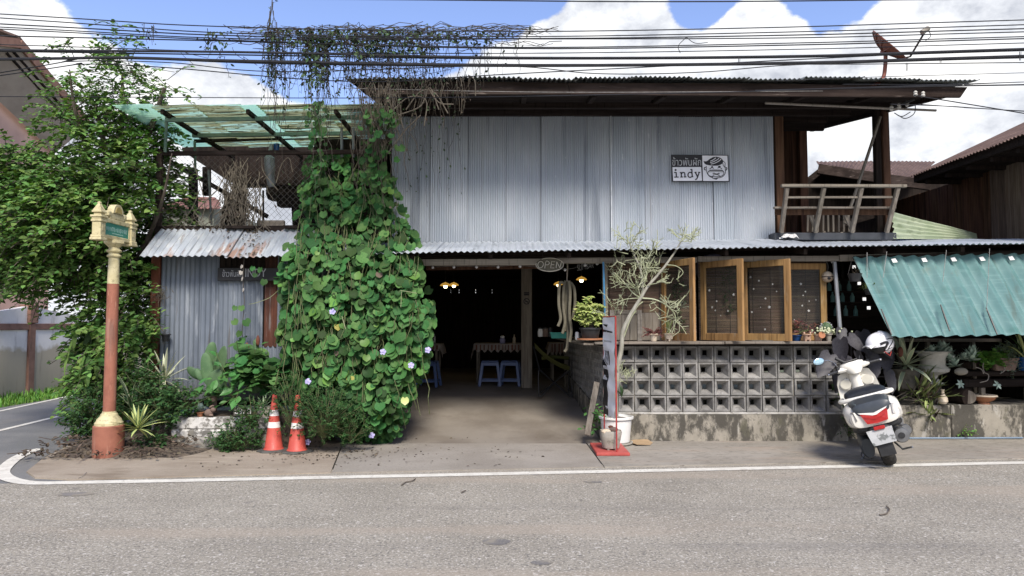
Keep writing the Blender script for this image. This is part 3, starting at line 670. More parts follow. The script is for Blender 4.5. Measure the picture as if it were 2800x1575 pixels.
# ------------------------------------------------------------------ tiled house seen through the deck's fence
dh = thing('tiled_house', 'distant house with a red tiled gable roof seen through the chain link fence', 'house', (-11, 27, 0))
a, b = P(548, 548, 27), P(606, 600, 27)
rl, rr = P(500, 545, 27), P(590, 546, 27)
n_ = 7
for j in range(n_):          # courses of tiles, each course a strip with a lip
    t0, t1 = j / n_, (j + 1) / n_
    lo_l, lo_r = rl + Vector((-.3, -1.6, -.62)), rr + Vector((.75, -1.6, -.62))
    p0, p1 = rl.lerp(lo_l, t0), rr.lerp(lo_r, t0); q0, q1 = rl.lerp(lo_l, t1), rr.lerp(lo_r, t1)
    MB().corr(q0, q1 - q0, (p0 - q0) * 1.12, .12, .018, th=.02).build('tile_course', M['tile_red'], dh)
MB().box((rl.x - .2, 25.7, 0), (rr.x + .5, 31, rl.z - .5)).build('wall', pmat('far_wall', (.22, .23, .19), (.17, .18, .14), 2, .9), dh)
MB().bar(rl + Vector((0, 0, .03)), rr + Vector((0, 0, .03)), .2, .12, .03).build('ridge', M['tile_red'], dh)

# ------------------------------------------------------------------ neighbour: dark timber house on the right
nh = thing('timber_house', 'dark weathered timber house with rusty corrugated roofs beside the balcony', 'house', (9, 12, 0))
XE = 7.25
ea, eb = Vector((XE, 12.3, 4.22)), Vector((XE, 7.6, 4.22))
for k in range(7):
    y = 12.3 - .72 * (k + 1) + .02
    MB().corr((XE, y, 4.22 + .004 * (k % 2)), (0, .75, 0), (3.1, 0, 1.45), .075, .013, th=.002, wob=.02, seed=k).build('roof_sheet', M['rust_roof'], nh)
MB().bar((XE + .08, 12.3, 4.185), (XE + .08, 7.2, 4.185), .05, .15, .006).build('fascia_board', M['dark_wood_x'], nh)
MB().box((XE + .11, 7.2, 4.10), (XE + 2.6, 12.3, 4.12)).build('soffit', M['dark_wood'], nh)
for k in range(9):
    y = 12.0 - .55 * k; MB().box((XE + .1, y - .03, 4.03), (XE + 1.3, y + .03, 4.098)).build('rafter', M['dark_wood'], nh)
XW = 7.95
k = 0; y = 15.6
while y > 8.2:
    w = rnd.uniform(.15, .2); x = XW + rnd.uniform(-.008, .008)
    zt = 4.09; 
    win = 9.55 < y - w / 2 < 11.6
    segs = [(0, 2.30), (2.72, zt)] if win else [(0, zt)]
    for a, b in segs: MB().box((x, y - w + .006, a), (x + .03, y - .004, b), .003).build('plank', M['neighbour_wood'] if y < 11.3 else M['brown_wood'], nh)
    y -= w
MB().box((XW - .03, 9.5, 2.70), (XW + .02, 11.65, 2.77), .005).build('window_head', M['dark_wood'], nh)
MB().box((XW - .035, 9.5, 2.25), (XW + .02, 11.65, 2.32), .005).build('window_sill', M['brown_wood'], nh)
for y in (9.5, 10.15, 10.85, 11.6): MB().box((XW - .02, y, 2.321), (XW + .02, y + .06, 2.699), .005).build('window_post', M['brown_wood'], nh)
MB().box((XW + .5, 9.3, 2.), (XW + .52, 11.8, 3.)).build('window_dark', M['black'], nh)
MB().box((XW - .02, 8.6, 3.05), (XW - .012, 9.7, 3.11), .002).build('batten', M['grey_wood'], nh)
# lower roof with the slanted verge
A_, B_, C_, D_ = P(2232, 441, 14.4), P(2560, 441, 15.2), P(2500, 492, 13.0), P(2244, 458, 13.6)
for k in range(6):
    t0, t1 = k / 6, (k + 1) / 6
    MB().corrq([D_.lerp(C_, t0), D_.lerp(C_, t1), A_.lerp(B_, t1), A_.lerp(B_, t0)], 5, .010).build('roof_sheet', M['rust_roof'], nh)
MB().bar(D_ + Vector((-.1, -.1, -.05)), C_ + Vector((.25, -.1, -.13)), .06, .20, .01).build('verge_board', M['fascia'], nh)
MB().bar(D_ + Vector((-.02, -.1, -.07)), P(2190, 510, 13.6), .06, .12, .01).build('verge_board', M['fascia'], nh)
gl = P(2190, 500, 14.2)
MB().prism([P(2200, 500, 14.), P(2245, 466, 14.), P(2480, 493, 14.), P(2530, 478, 14.), P(2640, 478, 14.), P(2640, 700, 14.), P(2150, 700, 14.), P(2150, 540, 14.)], (0, .1, 0)).build('gable_wall', M['dark_wood'], nh, smooth=0)
for k in range(7):
    x0 = P(2178 + 24 * k, 600, 12.6).x
    MB().box((x0, 12.6, 1.5), (x0 + .05, 12.63, 3.2 + .1 * rnd.random()), .004).build('picket', M['grey_wood'], nh)
MB().bar(P(2290, 618, 12.8), P(2402, 585, 12.5), .05, .12, .006).build('brace', M['dark_wood_x'], nh)
# pale green sheet propped on the canopy
gs = thing('green_sheet', 'loose pale green corrugated sheet propped beside the balcony above the canopy', 'roofing sheet', P(2440, 655, 10.))
MB().corrq([P(2446, 653, 9.75), P(2438, 578, 10.05), P(2668, 640, 10.9), P(2672, 654, 10.6)], 5, .016).build('corrugated_sheet', M['pale_green'], gs)
# ------------------------------------------------------------------ the shophouse
sh_ = thing('shophouse', 'two storey timber house clad upstairs in grey corrugated sheets with an open cafe below', 'building', (2, 10, 0))
YF = 10.0
ed = [1071, 1176, 1280, 1383, 1479, 1569, 1670, 1763, 1857, 1950, 2006, 2117]
tp = [308, 310, 311, 312, 314, 314, 313, 318, 320, 319, 319]
zb = P(1400, 664, YF).z
for i in range(11):
    x0, x1 = P(ed[i], 480, YF).x, P(ed[i + 1], 480, YF).x
    zt = P(1400, tp[i] - 3, YF).z + rnd.uniform(-.012, .012)
    y = YF - .006 * (i % 2) - .003 * rnd.random()
    if i == 4: y -= .02
    MB().corr((x0 + .002, y, zb - rnd.uniform(0, .02)), (x1 - x0 - .004, rnd.uniform(-.012, .012), 0), (rnd.uniform(-.006, .006), 0, zt - zb), .034, .0062, 'trap', th=.0012, rows=3, wob=.012, seed=i, off=rnd.random()).build('wall_sheet', M['sheet'], sh_)
# a bright folded edge between two sheets
xe = P(1671, 480, YF).x
MB().box((xe - .012, YF - .045, zb), (xe + .006, YF - .018, P(1400, 316, YF).z), .002).build('sheet_flashing', pmat('bright_zinc', (.55, .58, .60), (.45, .48, .5), 9, .4, .4), sh_)
# inner lining and the front corner post
MB().box((P(1071, 0, YF).x, YF + .03, 2.7), (P(2116, 0, YF).x, YF + .06, 4.72)).build('stud_wall', M['dark_wood'], sh_)
MB().box((P(2109, 0, 10.03).x, 9.97, 2.75), (P(2131, 0, 10.03).x, 10.12, 4.74), .006).build('corner_post', M['brown_wood'], sh_)
for k in range(4):
    a = P(2133 + 16.5 * k, 0, 11.0).x; b = P(2133 + 16.5 * (k + 1), 0, 11.0).x
    MB().box((a + .003, 11.0 + .004 * (k % 2), 2.6), (b - .003, 11.03, 4.85), .003).build('wall_plank', M['brown_wood'], sh_)
MB().box((P(2178, 0, 10.6).x, 10.6, 2.7), (P(2199, 0, 10.6).x, 10.74, 4.84), .006).build('post', M['brown_wood'], sh_)
a, b = P(2428, 650, 10.3), P(2417, 318, 10.3)
MB().bar(a, b + Vector((0, 0, .1)), .105, .10, .008, up=(0, 1, 0)).build('balcony_post', M['brown_wood'], sh_)
MB().bar(a + Vector((-.12, .02, 0)), b + Vector((-.11, .02, .1)), .09, .09, .008, up=(0, 1, 0)).build('balcony_post', M['dark_wood'], sh_)
MB().bar(P(2408, 318, 10.2), P(2311, 612, 10.0), .035, .035, .004).build('brace', M['grey_wood'], sh_)
# upper roof
zc = P(1400, 222, 8.8).z
for i in range(11):
    x0 = -2.18 + .748 * i; w = .79
    dz = [0, .0, .01, -.012, .006, .02, .012, .0, .03, .01, -.005][i]
    dz += -.028 * max(0, x0) / 5.5
    MB().corr((x0, 8.72, zc + .02 + dz), (w, 0, -.003), (0, 5.6, 1.05), .0625, .012, th=.002, rows=2, wob=.012, seed=i + 40, off=.03 * i).build('roof_sheet', pmat('roof_zinc', (.16, .175, .165), (.23, .25, .235), 4, .7, .2, layers=[dict(c=(.09, .085, .07), s=9, lo=.52, hi=.66, a=.7)]) if i == 0 else M.get('roof_zinc', M['rust_roof']), sh_)
    if i == 0: M['roof_zinc'] = bpy.data.materials['roof_zinc']
def fpt(px, py): return P(px, py, 8.84)
MB().prism([fpt(958, 221), fpt(1400, 224), fpt(1550, 226), fpt(1560, 257), fpt(998, 257)], (0, .035, 0)).build('fascia_board', M['fascia'], sh_, smooth=0)
MB().prism([fpt(1552, 226), fpt(2100, 228), fpt(2646, 238), fpt(2627, 266), fpt(2100, 262), fpt(1561, 257)], (0, .03, 0)).build('fascia_board', M['fascia'], sh_, smooth=0)
zs = fpt(1400, 250).z
n_ = 16
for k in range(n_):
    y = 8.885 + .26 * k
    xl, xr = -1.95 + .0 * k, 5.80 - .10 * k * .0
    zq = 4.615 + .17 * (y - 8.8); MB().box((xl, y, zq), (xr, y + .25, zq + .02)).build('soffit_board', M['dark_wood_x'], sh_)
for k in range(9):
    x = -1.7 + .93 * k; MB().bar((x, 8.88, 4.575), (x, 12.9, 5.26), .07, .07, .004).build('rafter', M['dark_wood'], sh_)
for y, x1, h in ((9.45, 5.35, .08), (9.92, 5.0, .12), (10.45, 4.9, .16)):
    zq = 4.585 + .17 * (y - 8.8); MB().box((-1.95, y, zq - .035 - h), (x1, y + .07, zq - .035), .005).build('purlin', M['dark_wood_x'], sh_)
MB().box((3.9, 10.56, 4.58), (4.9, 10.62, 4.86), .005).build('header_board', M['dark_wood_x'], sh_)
MB().tube([Q(1925, 259, 9.25), Q(2355, 278, 9.2)], .017, 8).build('pole', M['beam_wood'], sh_)
MB().prism([fpt(998, 257), fpt(958, 221), P(1010, 215, 12), P(1060, 290, 12)], (.03, 0, 0)).build('end_board', M['dark_wood'], sh_, smooth=0)
# gable side beyond and rear wall, kept plain: they are never seen
MB().box((-1.9, 12.9, 2.7), (4.9, 12.95, 5.2)).build('rear_wall', M['dark_wood'], sh_)
MB().box((-2.98, 10.15, 2.84), (-1.9, 10.19, 4.33)).build('end_boarding', M['dark_wood'], sh_)
MB().box((-1.9, 10.07, 2.7), (-1.86, 12.89, 4.7)).build('end_wall', M['dark_wood'], sh_)
MB().box((4.3, 11.04, 2.6), (4.34, 12.89, 4.8)).build('end_wall', M['brown_wood'], sh_)
# balcony bench rail, leaning out
bt = lambda px: P(px, 508, 9.45)
rail = MB().bar(P(2136, 508, 9.45), P(2478, 509, 9.45), .06, .042, .006); rail.build('top_rail', M['grey_wood_x'], sh_)
for px0, px1 in ((2136, 2152), (2229, 2253), (2329, 2356), (2424, 2456)):
    MB().bar(P(px0, 636, 9.72), P(px1, 512, 9.47), .05, .065, .006, up=(0, 1, 0)).build('rail_strut', M['grey_wood'], sh_)
MB().bar(P(2150, 540, 9.53), P(2440, 539, 9.53), .03, .03, .004).build('mid_rail', M['grey_wood_x'], sh_)
MB().bar(P(2116, 568, 9.64), P(2448, 568, 9.64), .06, .028, .004).build('bench_rail', M['grey_wood_x'], sh_)
MB().box((P(2120, 590, 9.7).x, 9.70, P(0, 588, 9.72).z), (P(2440, 590, 9.7).x, 9.73, P(0, 571, 9.72).z), .004).build('seat_board', M['brown_wood'], sh_)
for a, b in ((2212, 2233), (2306, 2331)):
    MB().bar(P(a, 578, 9.74), P(b, 630, 9.74), .05, .04, .004, up=(0, 1, 0)).build('rail_brace', M['grey_wood'], sh_)
for k in range(10):
    px = 2208 + 14.2 * k; MB().bar(P(px, 634, 10.25), P(px - 1 + 2 * rnd.random(), 588, 10.25), .028, .02, .003, up=(0, 1, 0)).build('baluster', M['grey_wood'], sh_)
MB().box((P(2118, 640, 9.78).x, 9.78, P(0, 656, 9.78).z), (P(2452, 640, 9.78).x, 10.6, P(0, 636, 9.78).z), .006).build('balcony_deck', pmat('black_edging', (.03, .035, .042), (.045, .05, .06), 6, .6), sh_)
# lower canopy over the cafe front
NC = 13
def eave(x):
    t = (x + 1.58) / (6.6 + 1.58); return 2.452 + .128 * t
for i in range(NC):
    x0 = -1.78 + .72 * i; w = .78
    zf, zk = eave(x0), 2.735 + .006 * i
    y0 = 8.7 + .012 * (i % 2)
    MB().corr((x0, y0, zf + .004 * (i % 2)), (w, 0, eave(x0 + w) - zf), (0, 9.985 - y0 + (.2 if x0 > 3.4 else 0), zk - zf), .078, .0105, th=.0016, rows=2, wob=.01, seed=i + 70).build('canopy_sheet', M['canopy_sheet'], sh_)
for i in range(9):
    x = -1.3 + 1.02 * i; MB().bar((x, 8.8, eave(x) - .055), (x, 9.96, 2.66), .05, .07, .004).build('canopy_rafter', M['dark_wood'], sh_)
MB().bar((-1.7, 9.35, eave(-1.7) + .06), (7.4, 9.35, eave(7.4) + .05), .05, .06, .004).build('canopy_purlin', M['dark_wood_x'], sh_)
MB().bar((-1.7, 9.9, 2.60), (7.4, 9.9, 2.64), .10, .18, .006).build('canopy_ledger', M['dark_wood_x'], sh_)
# front beam in three lengths, slightly out of line
for px0, px1, y0, y1, th in ((1150, 1521, 718, 716, .085), (1523, 1905, 713, 711, .078), (1907, 2292, 708.5, 707, .072)):
    MB().bar(P(px0, y0, 9.12), P(px1, y1, 9.12), .06, th, .005).build('front_beam', M['beam_wood'], sh_)
MB().bar(P(2294, 706, 9.12), P(2830, 694, 9.12), .06, .085, .005).build('front_beam', M['beam_wood'], sh_)
MB().bar(P(1165, 733, 9.5), P(1470, 729, 9.5), .05, .06, .004).build('inner_beam', M['brown_wood'], sh_)
# posts
pa = P(1440, 940, 12.0)
MB().box((pa.x - .095, 11.92, .43), (pa.x + .095, 12.1, 2.72), .008).build('inner_post', M['grey_wood'], sh_)
MB().box((P(1642, 0, 9.2).x, 9.16, 1.3), (P(1655, 0, 9.2).x, 9.24, 2.38), .004).build('front_post', M['grey_wood'], sh_)
MB().tube([P(2282, 716, 9.1), P(2297, 900, 9.0)], .026, 10).build('pipe_post', M['galv'], sh_)
MB().tube([P(1650, 716, 9.02), P(1654, 870, 9.02)], .013, 8).build('conduit', M['cyan_pipe'], sh_)
# dark cafe room
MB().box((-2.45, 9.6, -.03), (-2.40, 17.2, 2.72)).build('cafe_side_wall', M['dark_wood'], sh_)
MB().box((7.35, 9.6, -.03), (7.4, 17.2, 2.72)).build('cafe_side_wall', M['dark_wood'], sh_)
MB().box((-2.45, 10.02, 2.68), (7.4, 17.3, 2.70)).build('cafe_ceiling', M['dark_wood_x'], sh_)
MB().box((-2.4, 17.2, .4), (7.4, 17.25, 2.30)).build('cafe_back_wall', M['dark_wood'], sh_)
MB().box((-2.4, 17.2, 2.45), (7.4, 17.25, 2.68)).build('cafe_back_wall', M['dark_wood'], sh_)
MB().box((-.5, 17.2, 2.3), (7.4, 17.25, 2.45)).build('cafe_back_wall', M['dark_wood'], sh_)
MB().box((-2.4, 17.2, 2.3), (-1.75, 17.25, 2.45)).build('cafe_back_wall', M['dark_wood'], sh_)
MB().box((-1.75, 17.19, 2.3), (-.5, 17.24, 2.325)).box((-1.75, 17.19, 2.355), (-.5, 17.24, 2.39)).box((-1.75, 17.19, 2.415), (-.5, 17.24, 2.45)).build('vent_rail', M['dark_wood'], sh_)
for k in range(13): MB().box((-1.75 + .105 * k, 17.18, 2.3), (-1.66 + .105 * k + .04 * rnd.random(), 17.22, 2.45)).build('vent_slat', M['dark_wood'], sh_)
# sill board over the block wall and the rough counter on the entrance side
MB().box((P(1665, 0, 8.9).x, 8.86, 1.283), (2.75, 9.3, 1.318), .006).build('sill_board', M['grey_wood_x'], sh_)
MB().box((2.755, 8.84, 1.287), (P(2268, 0, 8.9).x, 9.3, 1.322), .006).build('sill_board', M['grey_wood_x'], sh_)
MB().box((P(1660, 0, 8.9).x, 9.0, 1.262), (4.34, 9.28, 1.282), .003).build('sill_bearer', M['dark_wood_x'], sh_)
for k, (dx, dz) in enumerate(((-.16, .0), (-.02, .012), (.12, .004))):
    MB().bar((1.16 + dx, 8.92 - .06 * k, 1.285 + dz), (.95 + dx, 12.2, 1.30 + dz), .135, .03, .005).build('counter_board', M['grey_wood'], sh_)
# bamboo blinds hung behind the windows
def blind(px0, px1, py0, py1, Y, lab):
    a, b = P(px0, py0, Y), P(px1, py1, Y); t = thing('bamboo_blind', lab, 'blind', (a.x, Y, b.z), 'bamboo blinds behind the windows')
    mb = MB(); z = b.z
    while z < a.z: mb.box((a.x, Y - .004 + rnd.uniform(-.003, .003), z), (b.x, Y + .004, z + .019)); z += .0215
    mb.build('slat', M['blind'], t, smooth=0, kind='stuff')
    n = max(2, int((b.x - a.x) / .22))
    for k in range(n + 1):
        x = a.x + .04 + (b.x - a.x - .08) * k / n; MB().tube([(x, Y - .011, b.z), (x, Y - .011, a.z)], .003, 5).build('cord', M['dark_wire'], t)
    MB().tube([(a.x, Y, a.z + .02), (b.x, Y, a.z + .02)], .02, 8).build('head_rail', M['brown_wood'], t)
blind(1657, 1905, 722, 934, 9.36, 'brown bamboo blind behind the tall twiggy pencil tree')
blind(1909, 2044, 716, 930, 9.37, 'brown bamboo blind behind the middle opened casement windows')
blind(2048, 2262, 714, 928, 9.36, 'brown bamboo blind behind the closed window with flower stickers')
M['sticker'] = pmat('faded_sticker', (.42, .42, .40), (.34, .34, .32), 20, .6)
# hinged teak windows
flw = []
def flower_sticker(c, ex, ez, nrm, r):
    mb = MB(); pts = []
    for k in range(20):
        q = .78 * r * (1. if k % 4 in (1, 2) else .55 if k % 4 == 3 else .5); a = k / 20 * 6.283; pts.append(Vector(c) + ex * q * math.cos(a) + ez * q * math.sin(a))
    return mb.prism(pts, Vector(nrm) * .0015)
def window(a, b, z0, z1, stk, label):
    """leaf between plan points a (hinge) and b"""
    a, b = Vector((*a, 0)), Vector((*b, 0)); W = (b - a).length; ex = (b - a) / W; nr = Vector((ex.y, -ex.x, 0)); ez = Vector((0, 0, 1))
    w = bpy.data.objects.new('window', None); COL.objects.link(w); w.parent = sh_
    loc = Vector((a.x, a.y, z0)); w.location = loc - Vector(WL[sh_.name]); WL[w.name] = tuple(loc); w['label'] = label
    Mx = Matrix((( ex.x, -nr.x, 0, a.x), (ex.y, -nr.y, 0, a.y), (0, 0, 1, z0), (0, 0, 0, 1)))
    H = z1 - z0; s = .085; d = .036
    MB().box((0, -d / 2, 0), (s, d / 2, H), .004, Mx).build('stile', M['teak'], w)
    MB().box((W - s, -d / 2, 0), (W, d / 2, H), .004, Mx).build('stile', M['teak'], w)
    MB().box((s + .001, -d / 2 + .001, 0), (W - s - .001, d / 2 - .001, .095), .004, Mx).build('rail', M['teak'], w)
    MB().box((s + .001, -d / 2 + .001, H - s), (W - s - .001, d / 2 - .001, H), .004, Mx).build('rail', M['teak'], w)
    MB().box((s - .004, -.003, .09), (W - s + .004, .003, H - s + .004), 0, Mx).build('pane', M['glass'], w)
    for fx, fz, r in stk:
        c = a + ex * (s + (W - 2 * s) * fx) + ez * (z0 + .09 + (H - .18) * fz) + nr * .004
        flower_sticker(c, ex, ez, nr, r).build('sticker', M['sticker'], w, smooth=0)
window((2.04, 9.27), (2.30, 8.60), 1.33, 2.385, [], 'window opened widest behind the pencil tree')
window((2.57, 9.27), (2.95, 8.70), 1.33, 2.385, [(.12, .66, .024), (.88, .58, .025), (.35, .49, .017), (.2, .40, .022), (.3, .35, .017), (.7, .34, .019), (.47, .27, .011)], 'window half opened')
window((3.12, 9.27), (3.59, 8.78), 1.325, 2.39, [(.1, .86, .02), (.33, .8, .016), (.18, .68, .016), (.8, .63, .012), (.5, .53, .019), (.6, .40, .026), (.36, .40, .011), (.12, .33, .019), (.47, .07, .019), (.7, .74, .015)], 'window opened a little')
window((3.69, 9.24), (4.26, 9.245), 1.325, 2.37, [(.35, .78, .024), (.5, .66, .016), (.42, .6, .013), (.62, .51, .012), (.85, .53, .011), (.38, .44, .018), (.6, .36, .024), (.1, .22, .011)], 'closed window')
MB().box((1.5, 9.325, 1.325), (2.03, 9.345, 1.70), .003).build('inner_board', M['grey_wood'], sh_)

# wooden shutter board lying against the blind, behind the tree
tb = thing('board_frame', 'unpainted plank frame leaning on the blind behind the pencil tree trunk', 'board', P(1700, 930, 9.2))
a0 = P(1668, 930, 9.15); x0, x1 = a0.x, P(1756, 930, 9.15).x
zt = P(1700, 848, 9.15).z
for k in range(3):
    w = (x1 - x0 - .12) / 3; MB().box((x0 + .061 + w * k, 9.165, 1.33), (x0 + .057 + w * (k + 1), 9.18, zt - .05), .002).build('plank', M['grey_wood'], tb)
for x in (x0, x1 - .06): MB().box((x, 9.15, 1.32), (x + .06, 9.185, zt), .003).build('stile', M['beam_wood'], tb)
MB().box((x0 + .061, 9.15, zt - .049), (x1 - .061, 9.185, zt), .003).build('rail', M['grey_wood_x'], tb)

# ------------------------------------------------------------------ breeze block wall
bb = thing('breeze_block_wall', 'low wall of square hollow concrete blocks on a mould stained plinth', 'wall', (2.9, 9.07, 0))
def block_mesh(w, h, d, kind):
    mb = MB(); o = [(-w / 2, -h / 2), (w / 2, -h / 2), (w / 2, h / 2), (-w / 2, h / 2)]
    t1, t2 = .020, .073
    i1 = [(x * (w - 2 * t1) / w, z * (h - 2 * t1) / h) for x, z in o]; i2 = [(x * (w - 2 * t2) / w, z * (h - 2 * t2) / h) for x, z in o]
    i2 = [(x + (.014, -.004, .008)[kind], z + (.012, .004, -.004)[kind]) for x, z in i2]
    R_ = lambda q, y: [Vector((x, y, z)) for x, z in q]
    b = .004; oo = [(x * (1 - 2 * b / w), z * (1 - 2 * b / h)) for x, z in o]
    mb.loft([R_(o, d), R_(o, b), R_(oo, 0), R_(i1, 0), R_(i2, d * .93), R_(i2, d), R_(o, d)], cap=False)
    for k, v in enumerate(mb.v):
        q = Vector(v); n = noise.noise(q * 31 + Vector((kind * 9, 0, 0))) * .0025; mb.v[k] = (v[0] + n, v[1], v[2] + n)
    return mb
bx0, bx1, bz0, bz1 = 1.405, 4.355, .386, 1.258
nc, nr_ = 14, 4; bw_, bh_ = (bx1 - bx0) / nc, (bz1 - bz0) / nr_
bms = []
for k in range(3):
    mb = block_mesh(bw_ - .009, bh_ - .008, .135, k); mb.f = [f[::-1] for f in mb.f]; me = mb.mesh('block', smooth=0); me.materials.append(M['breeze']); bms.append(me)
for r_ in range(nr_):
    for c_ in range(nc):
        piece(bms[(r_ * 5 + c_ * 3) % 3], 'block', bb, (bx0 + bw_ * (c_ + .5) + rnd.uniform(-.003, .003), 9.065 + rnd.uniform(-.012, .008), bz0 + bh_ * (r_ + .5) + rnd.uniform(-.002, .002)), Matrix.Rotation(R(rnd.uniform(-1.2, 1.2)), 3, 'Y') @ Matrix.Rotation(R(rnd.uniform(-1.5, 1.5)), 3, 'Z'))
mb = MB(); 
for r_ in range(nr_ + 1): mb.box((bx0, 9.085, bz0 + bh_ * r_ - .0045), (bx1, 9.22, bz0 + bh_ * r_ + .0045))
for c_ in range(nc + 1): mb.box((bx0 + bw_ * c_ - .0045, 9.087, bz0), (bx0 + bw_ * c_ + .0045, 9.218, bz1))
mb.build('mortar_joint', M['plinth'], bb, smooth=0, kind='stuff')
# pier at the corner, return wall along the entrance
MB().box((1.285, 9.075, .386), (1.400, 9.2, 1.258), .006).build('pier', M['breeze'], bb)
ra, rb = Vector((1.20, 9.05, 0)), Vector((.985, 12.1, 0)); rd = (rb - ra).normalized(); nR = 15
nR = 27; nS = 8; rw = (rb - ra).length / nR; sh_h = (bz1 - bz0) / nS
me = MB(); w_, h_ = rw - .004, sh_h - .004; o_ = [(-w_ / 2, -h_ / 2), (w_ / 2, -h_ / 2), (w_ / 2, h_ / 2), (-w_ / 2, h_ / 2)]; i_ = [(x * .74, z * .60) for x, z in o_]
me.loft([[Vector((x, .012, z)) for x, z in o_], [Vector((x, 0, z)) for x, z in o_], [Vector((x, 0, z)) for x, z in i_], [Vector((x, .012, z)) for x, z in i_], [Vector((x, .012, z)) for x, z in o_]], cap=False); me.f = [f[::-1] for f in me.f]; me = me.mesh('block', smooth=0); me.materials.append(M['breeze'])
Mr = Matrix(((-rd.x, -rd.y, 0), (-rd.y, rd.x, 0), (0, 0, 1))).to_3x3()
Mr = Matrix(((rd.x, rd.y, 0), (rd.y, -rd.x, 0), (0, 0, 1)))
for r_ in range(nS):
    for c_ in range(nR):
        q = ra + rd * rw * (c_ + .5); o = piece(me, 'block', bb, (q.x, q.y, bz0 + sh_h * (r_ + .5)), Matrix(((-rd.x, rd.y, 0), (-rd.y, -rd.x, 0), (0, 0, 1))))
mb = MB()
for k in range(8): mb.box((1.205, 9.04, .40 + .107 * k), (1.282, 9.2, .40 + .107 * k + .085), .006)
mb.build('edge_block', M['breeze'], bb)
MB().prism([Vector((1.25, 9.03, 0)), Vector((1.18, 9.03, 0)), Vector((.955, 12.12, .3)), Vector((1.1, 12.12, .3))], (0, 0, .375)).build('return_plinth', M['plinth'], bb, smooth=0)
MB().box((1.17, 9.055, -.02), (4.42, 9.25, .38), .008).build('plinth', M['plinth'], bb)
MB().box((1.40, 9.05, .36), (4.40, 9.24, .3855), .006).build('plinth_lip', pmat('plinth_lip', (.46, .45, .42), (.34, .33, .30), 9, .9, layers=[dict(c=(.14, .13, .11), s=12, lo=.52, hi=.64, a=.8)]), bb)
pf = MB().box((.93, 12.12, .4), (1.09, 12.28, 1.32), .006).build('end_post', M['grey_wood'], bb)

MB().prism([ra + Vector((.014, 0, bz0)), rb + Vector((.014, 0, bz0)), rb + Vector((.014, 0, bz1)), ra + Vector((.014, 0, bz1))], (.02, 0, 0)).build('hole_shade_sheet', M['dark_wood'], bb, smooth=0)  # added dark sheet close behind the blocks, standing in for shade in their holes
# ledge that carries on to the right
lg = thing('planting_ledge', 'long mould stained concrete ledge under the teal awning', 'ledge', (6, 9.3, 0))
MB().box((4.425, 9.25, -.02), (5.9, 10.2, .455), .012).build('ledge_block', M['plinth'], lg)
MB().box((5.903, 9.24, -.02), (9.5, 10.2, .462), .012).build('ledge_block', M['plinth'], lg)
# dark boarding behind the plants
bk = thing('slatted_back', 'dark boarded wall with rails behind the planted ledge', 'wall', (6.2, 10.3, .46))
for k in range(9):
    z = .46 + .2 * k; MB().box((4.5, 10.5, z), (7.34, 10.53, z + .19), .003).build('board', M['dark_wood_x'], bk)
MB().box((5.6, 10.2, 1.28), (7.3, 10.25, 1.33), .004).build('rail', M['grey_wood_x'], bk)
MB().box((5.6, 10.2, .98), (7.3, 10.24, 1.02), .004).build('rail', M['dark_wood_x'], bk)
for x in (5.75, 6.18, 6.85): MB().box((x, 10.19, .464), (x + .05, 10.25, 1.279), .004).build('rail_post', M['grey_wood'], bk)
# ------------------------------------------------------------------ zinc shed with the fenced deck on top
sd_ = thing('zinc_shed', 'corrugated zinc shed with a chain link fenced deck and green plastic roof on top', 'shed', (-3.6, 9.4, .4))
YS = 9.3
def sx(px, Y=YS): return P(px, 800, Y).x
zt_, zb_ = 2.66, .52
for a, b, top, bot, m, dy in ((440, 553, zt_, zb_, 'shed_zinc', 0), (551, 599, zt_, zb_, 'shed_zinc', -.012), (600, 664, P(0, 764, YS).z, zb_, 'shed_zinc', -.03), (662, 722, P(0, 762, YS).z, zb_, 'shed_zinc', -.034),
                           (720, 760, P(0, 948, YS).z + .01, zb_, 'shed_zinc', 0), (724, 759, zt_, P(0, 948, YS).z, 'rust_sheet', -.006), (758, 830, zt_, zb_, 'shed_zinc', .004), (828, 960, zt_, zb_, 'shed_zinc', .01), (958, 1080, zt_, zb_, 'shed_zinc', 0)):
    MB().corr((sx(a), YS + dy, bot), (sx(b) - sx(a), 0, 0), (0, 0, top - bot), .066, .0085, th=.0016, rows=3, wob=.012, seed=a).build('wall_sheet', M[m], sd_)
MB().box((sx(600), YS + .0, P(0, 764, YS).z), (sx(722), YS + .02, zt_)).build('door_header', M['dark_wood_x'], sd_)
for k in range(7): 
    x = sx(602 + 17 * k); MB().box((x, YS - .012, P(0, 730, YS).z), (x + .06, YS - .002, zt_), .002).build('header_slat', M['dark_wood'], sd_)
MB().box((-4.79, YS + .05, .56), (-2.4, YS + .07, 2.72)).build('gap_blocker', M['dark_wood'], sd_)  # added dark board that stops sky light leaking through gaps between the sheets
MB().box((sx(414), YS - .03, .3), (sx(438), YS + .07, 2.68), .006).build('corner_post', M['red_post'], sd_)
MB().box((-4.86, YS + .1, .3), (-4.82, 13, 2.7)).build('end_wall', M['dark_wood'], sd_)
MB().box((-4.86, YS + .03, .44), (-2.45, YS + .08, .552)).build('bottom_rail', M['dark_wood_x'], sd_)
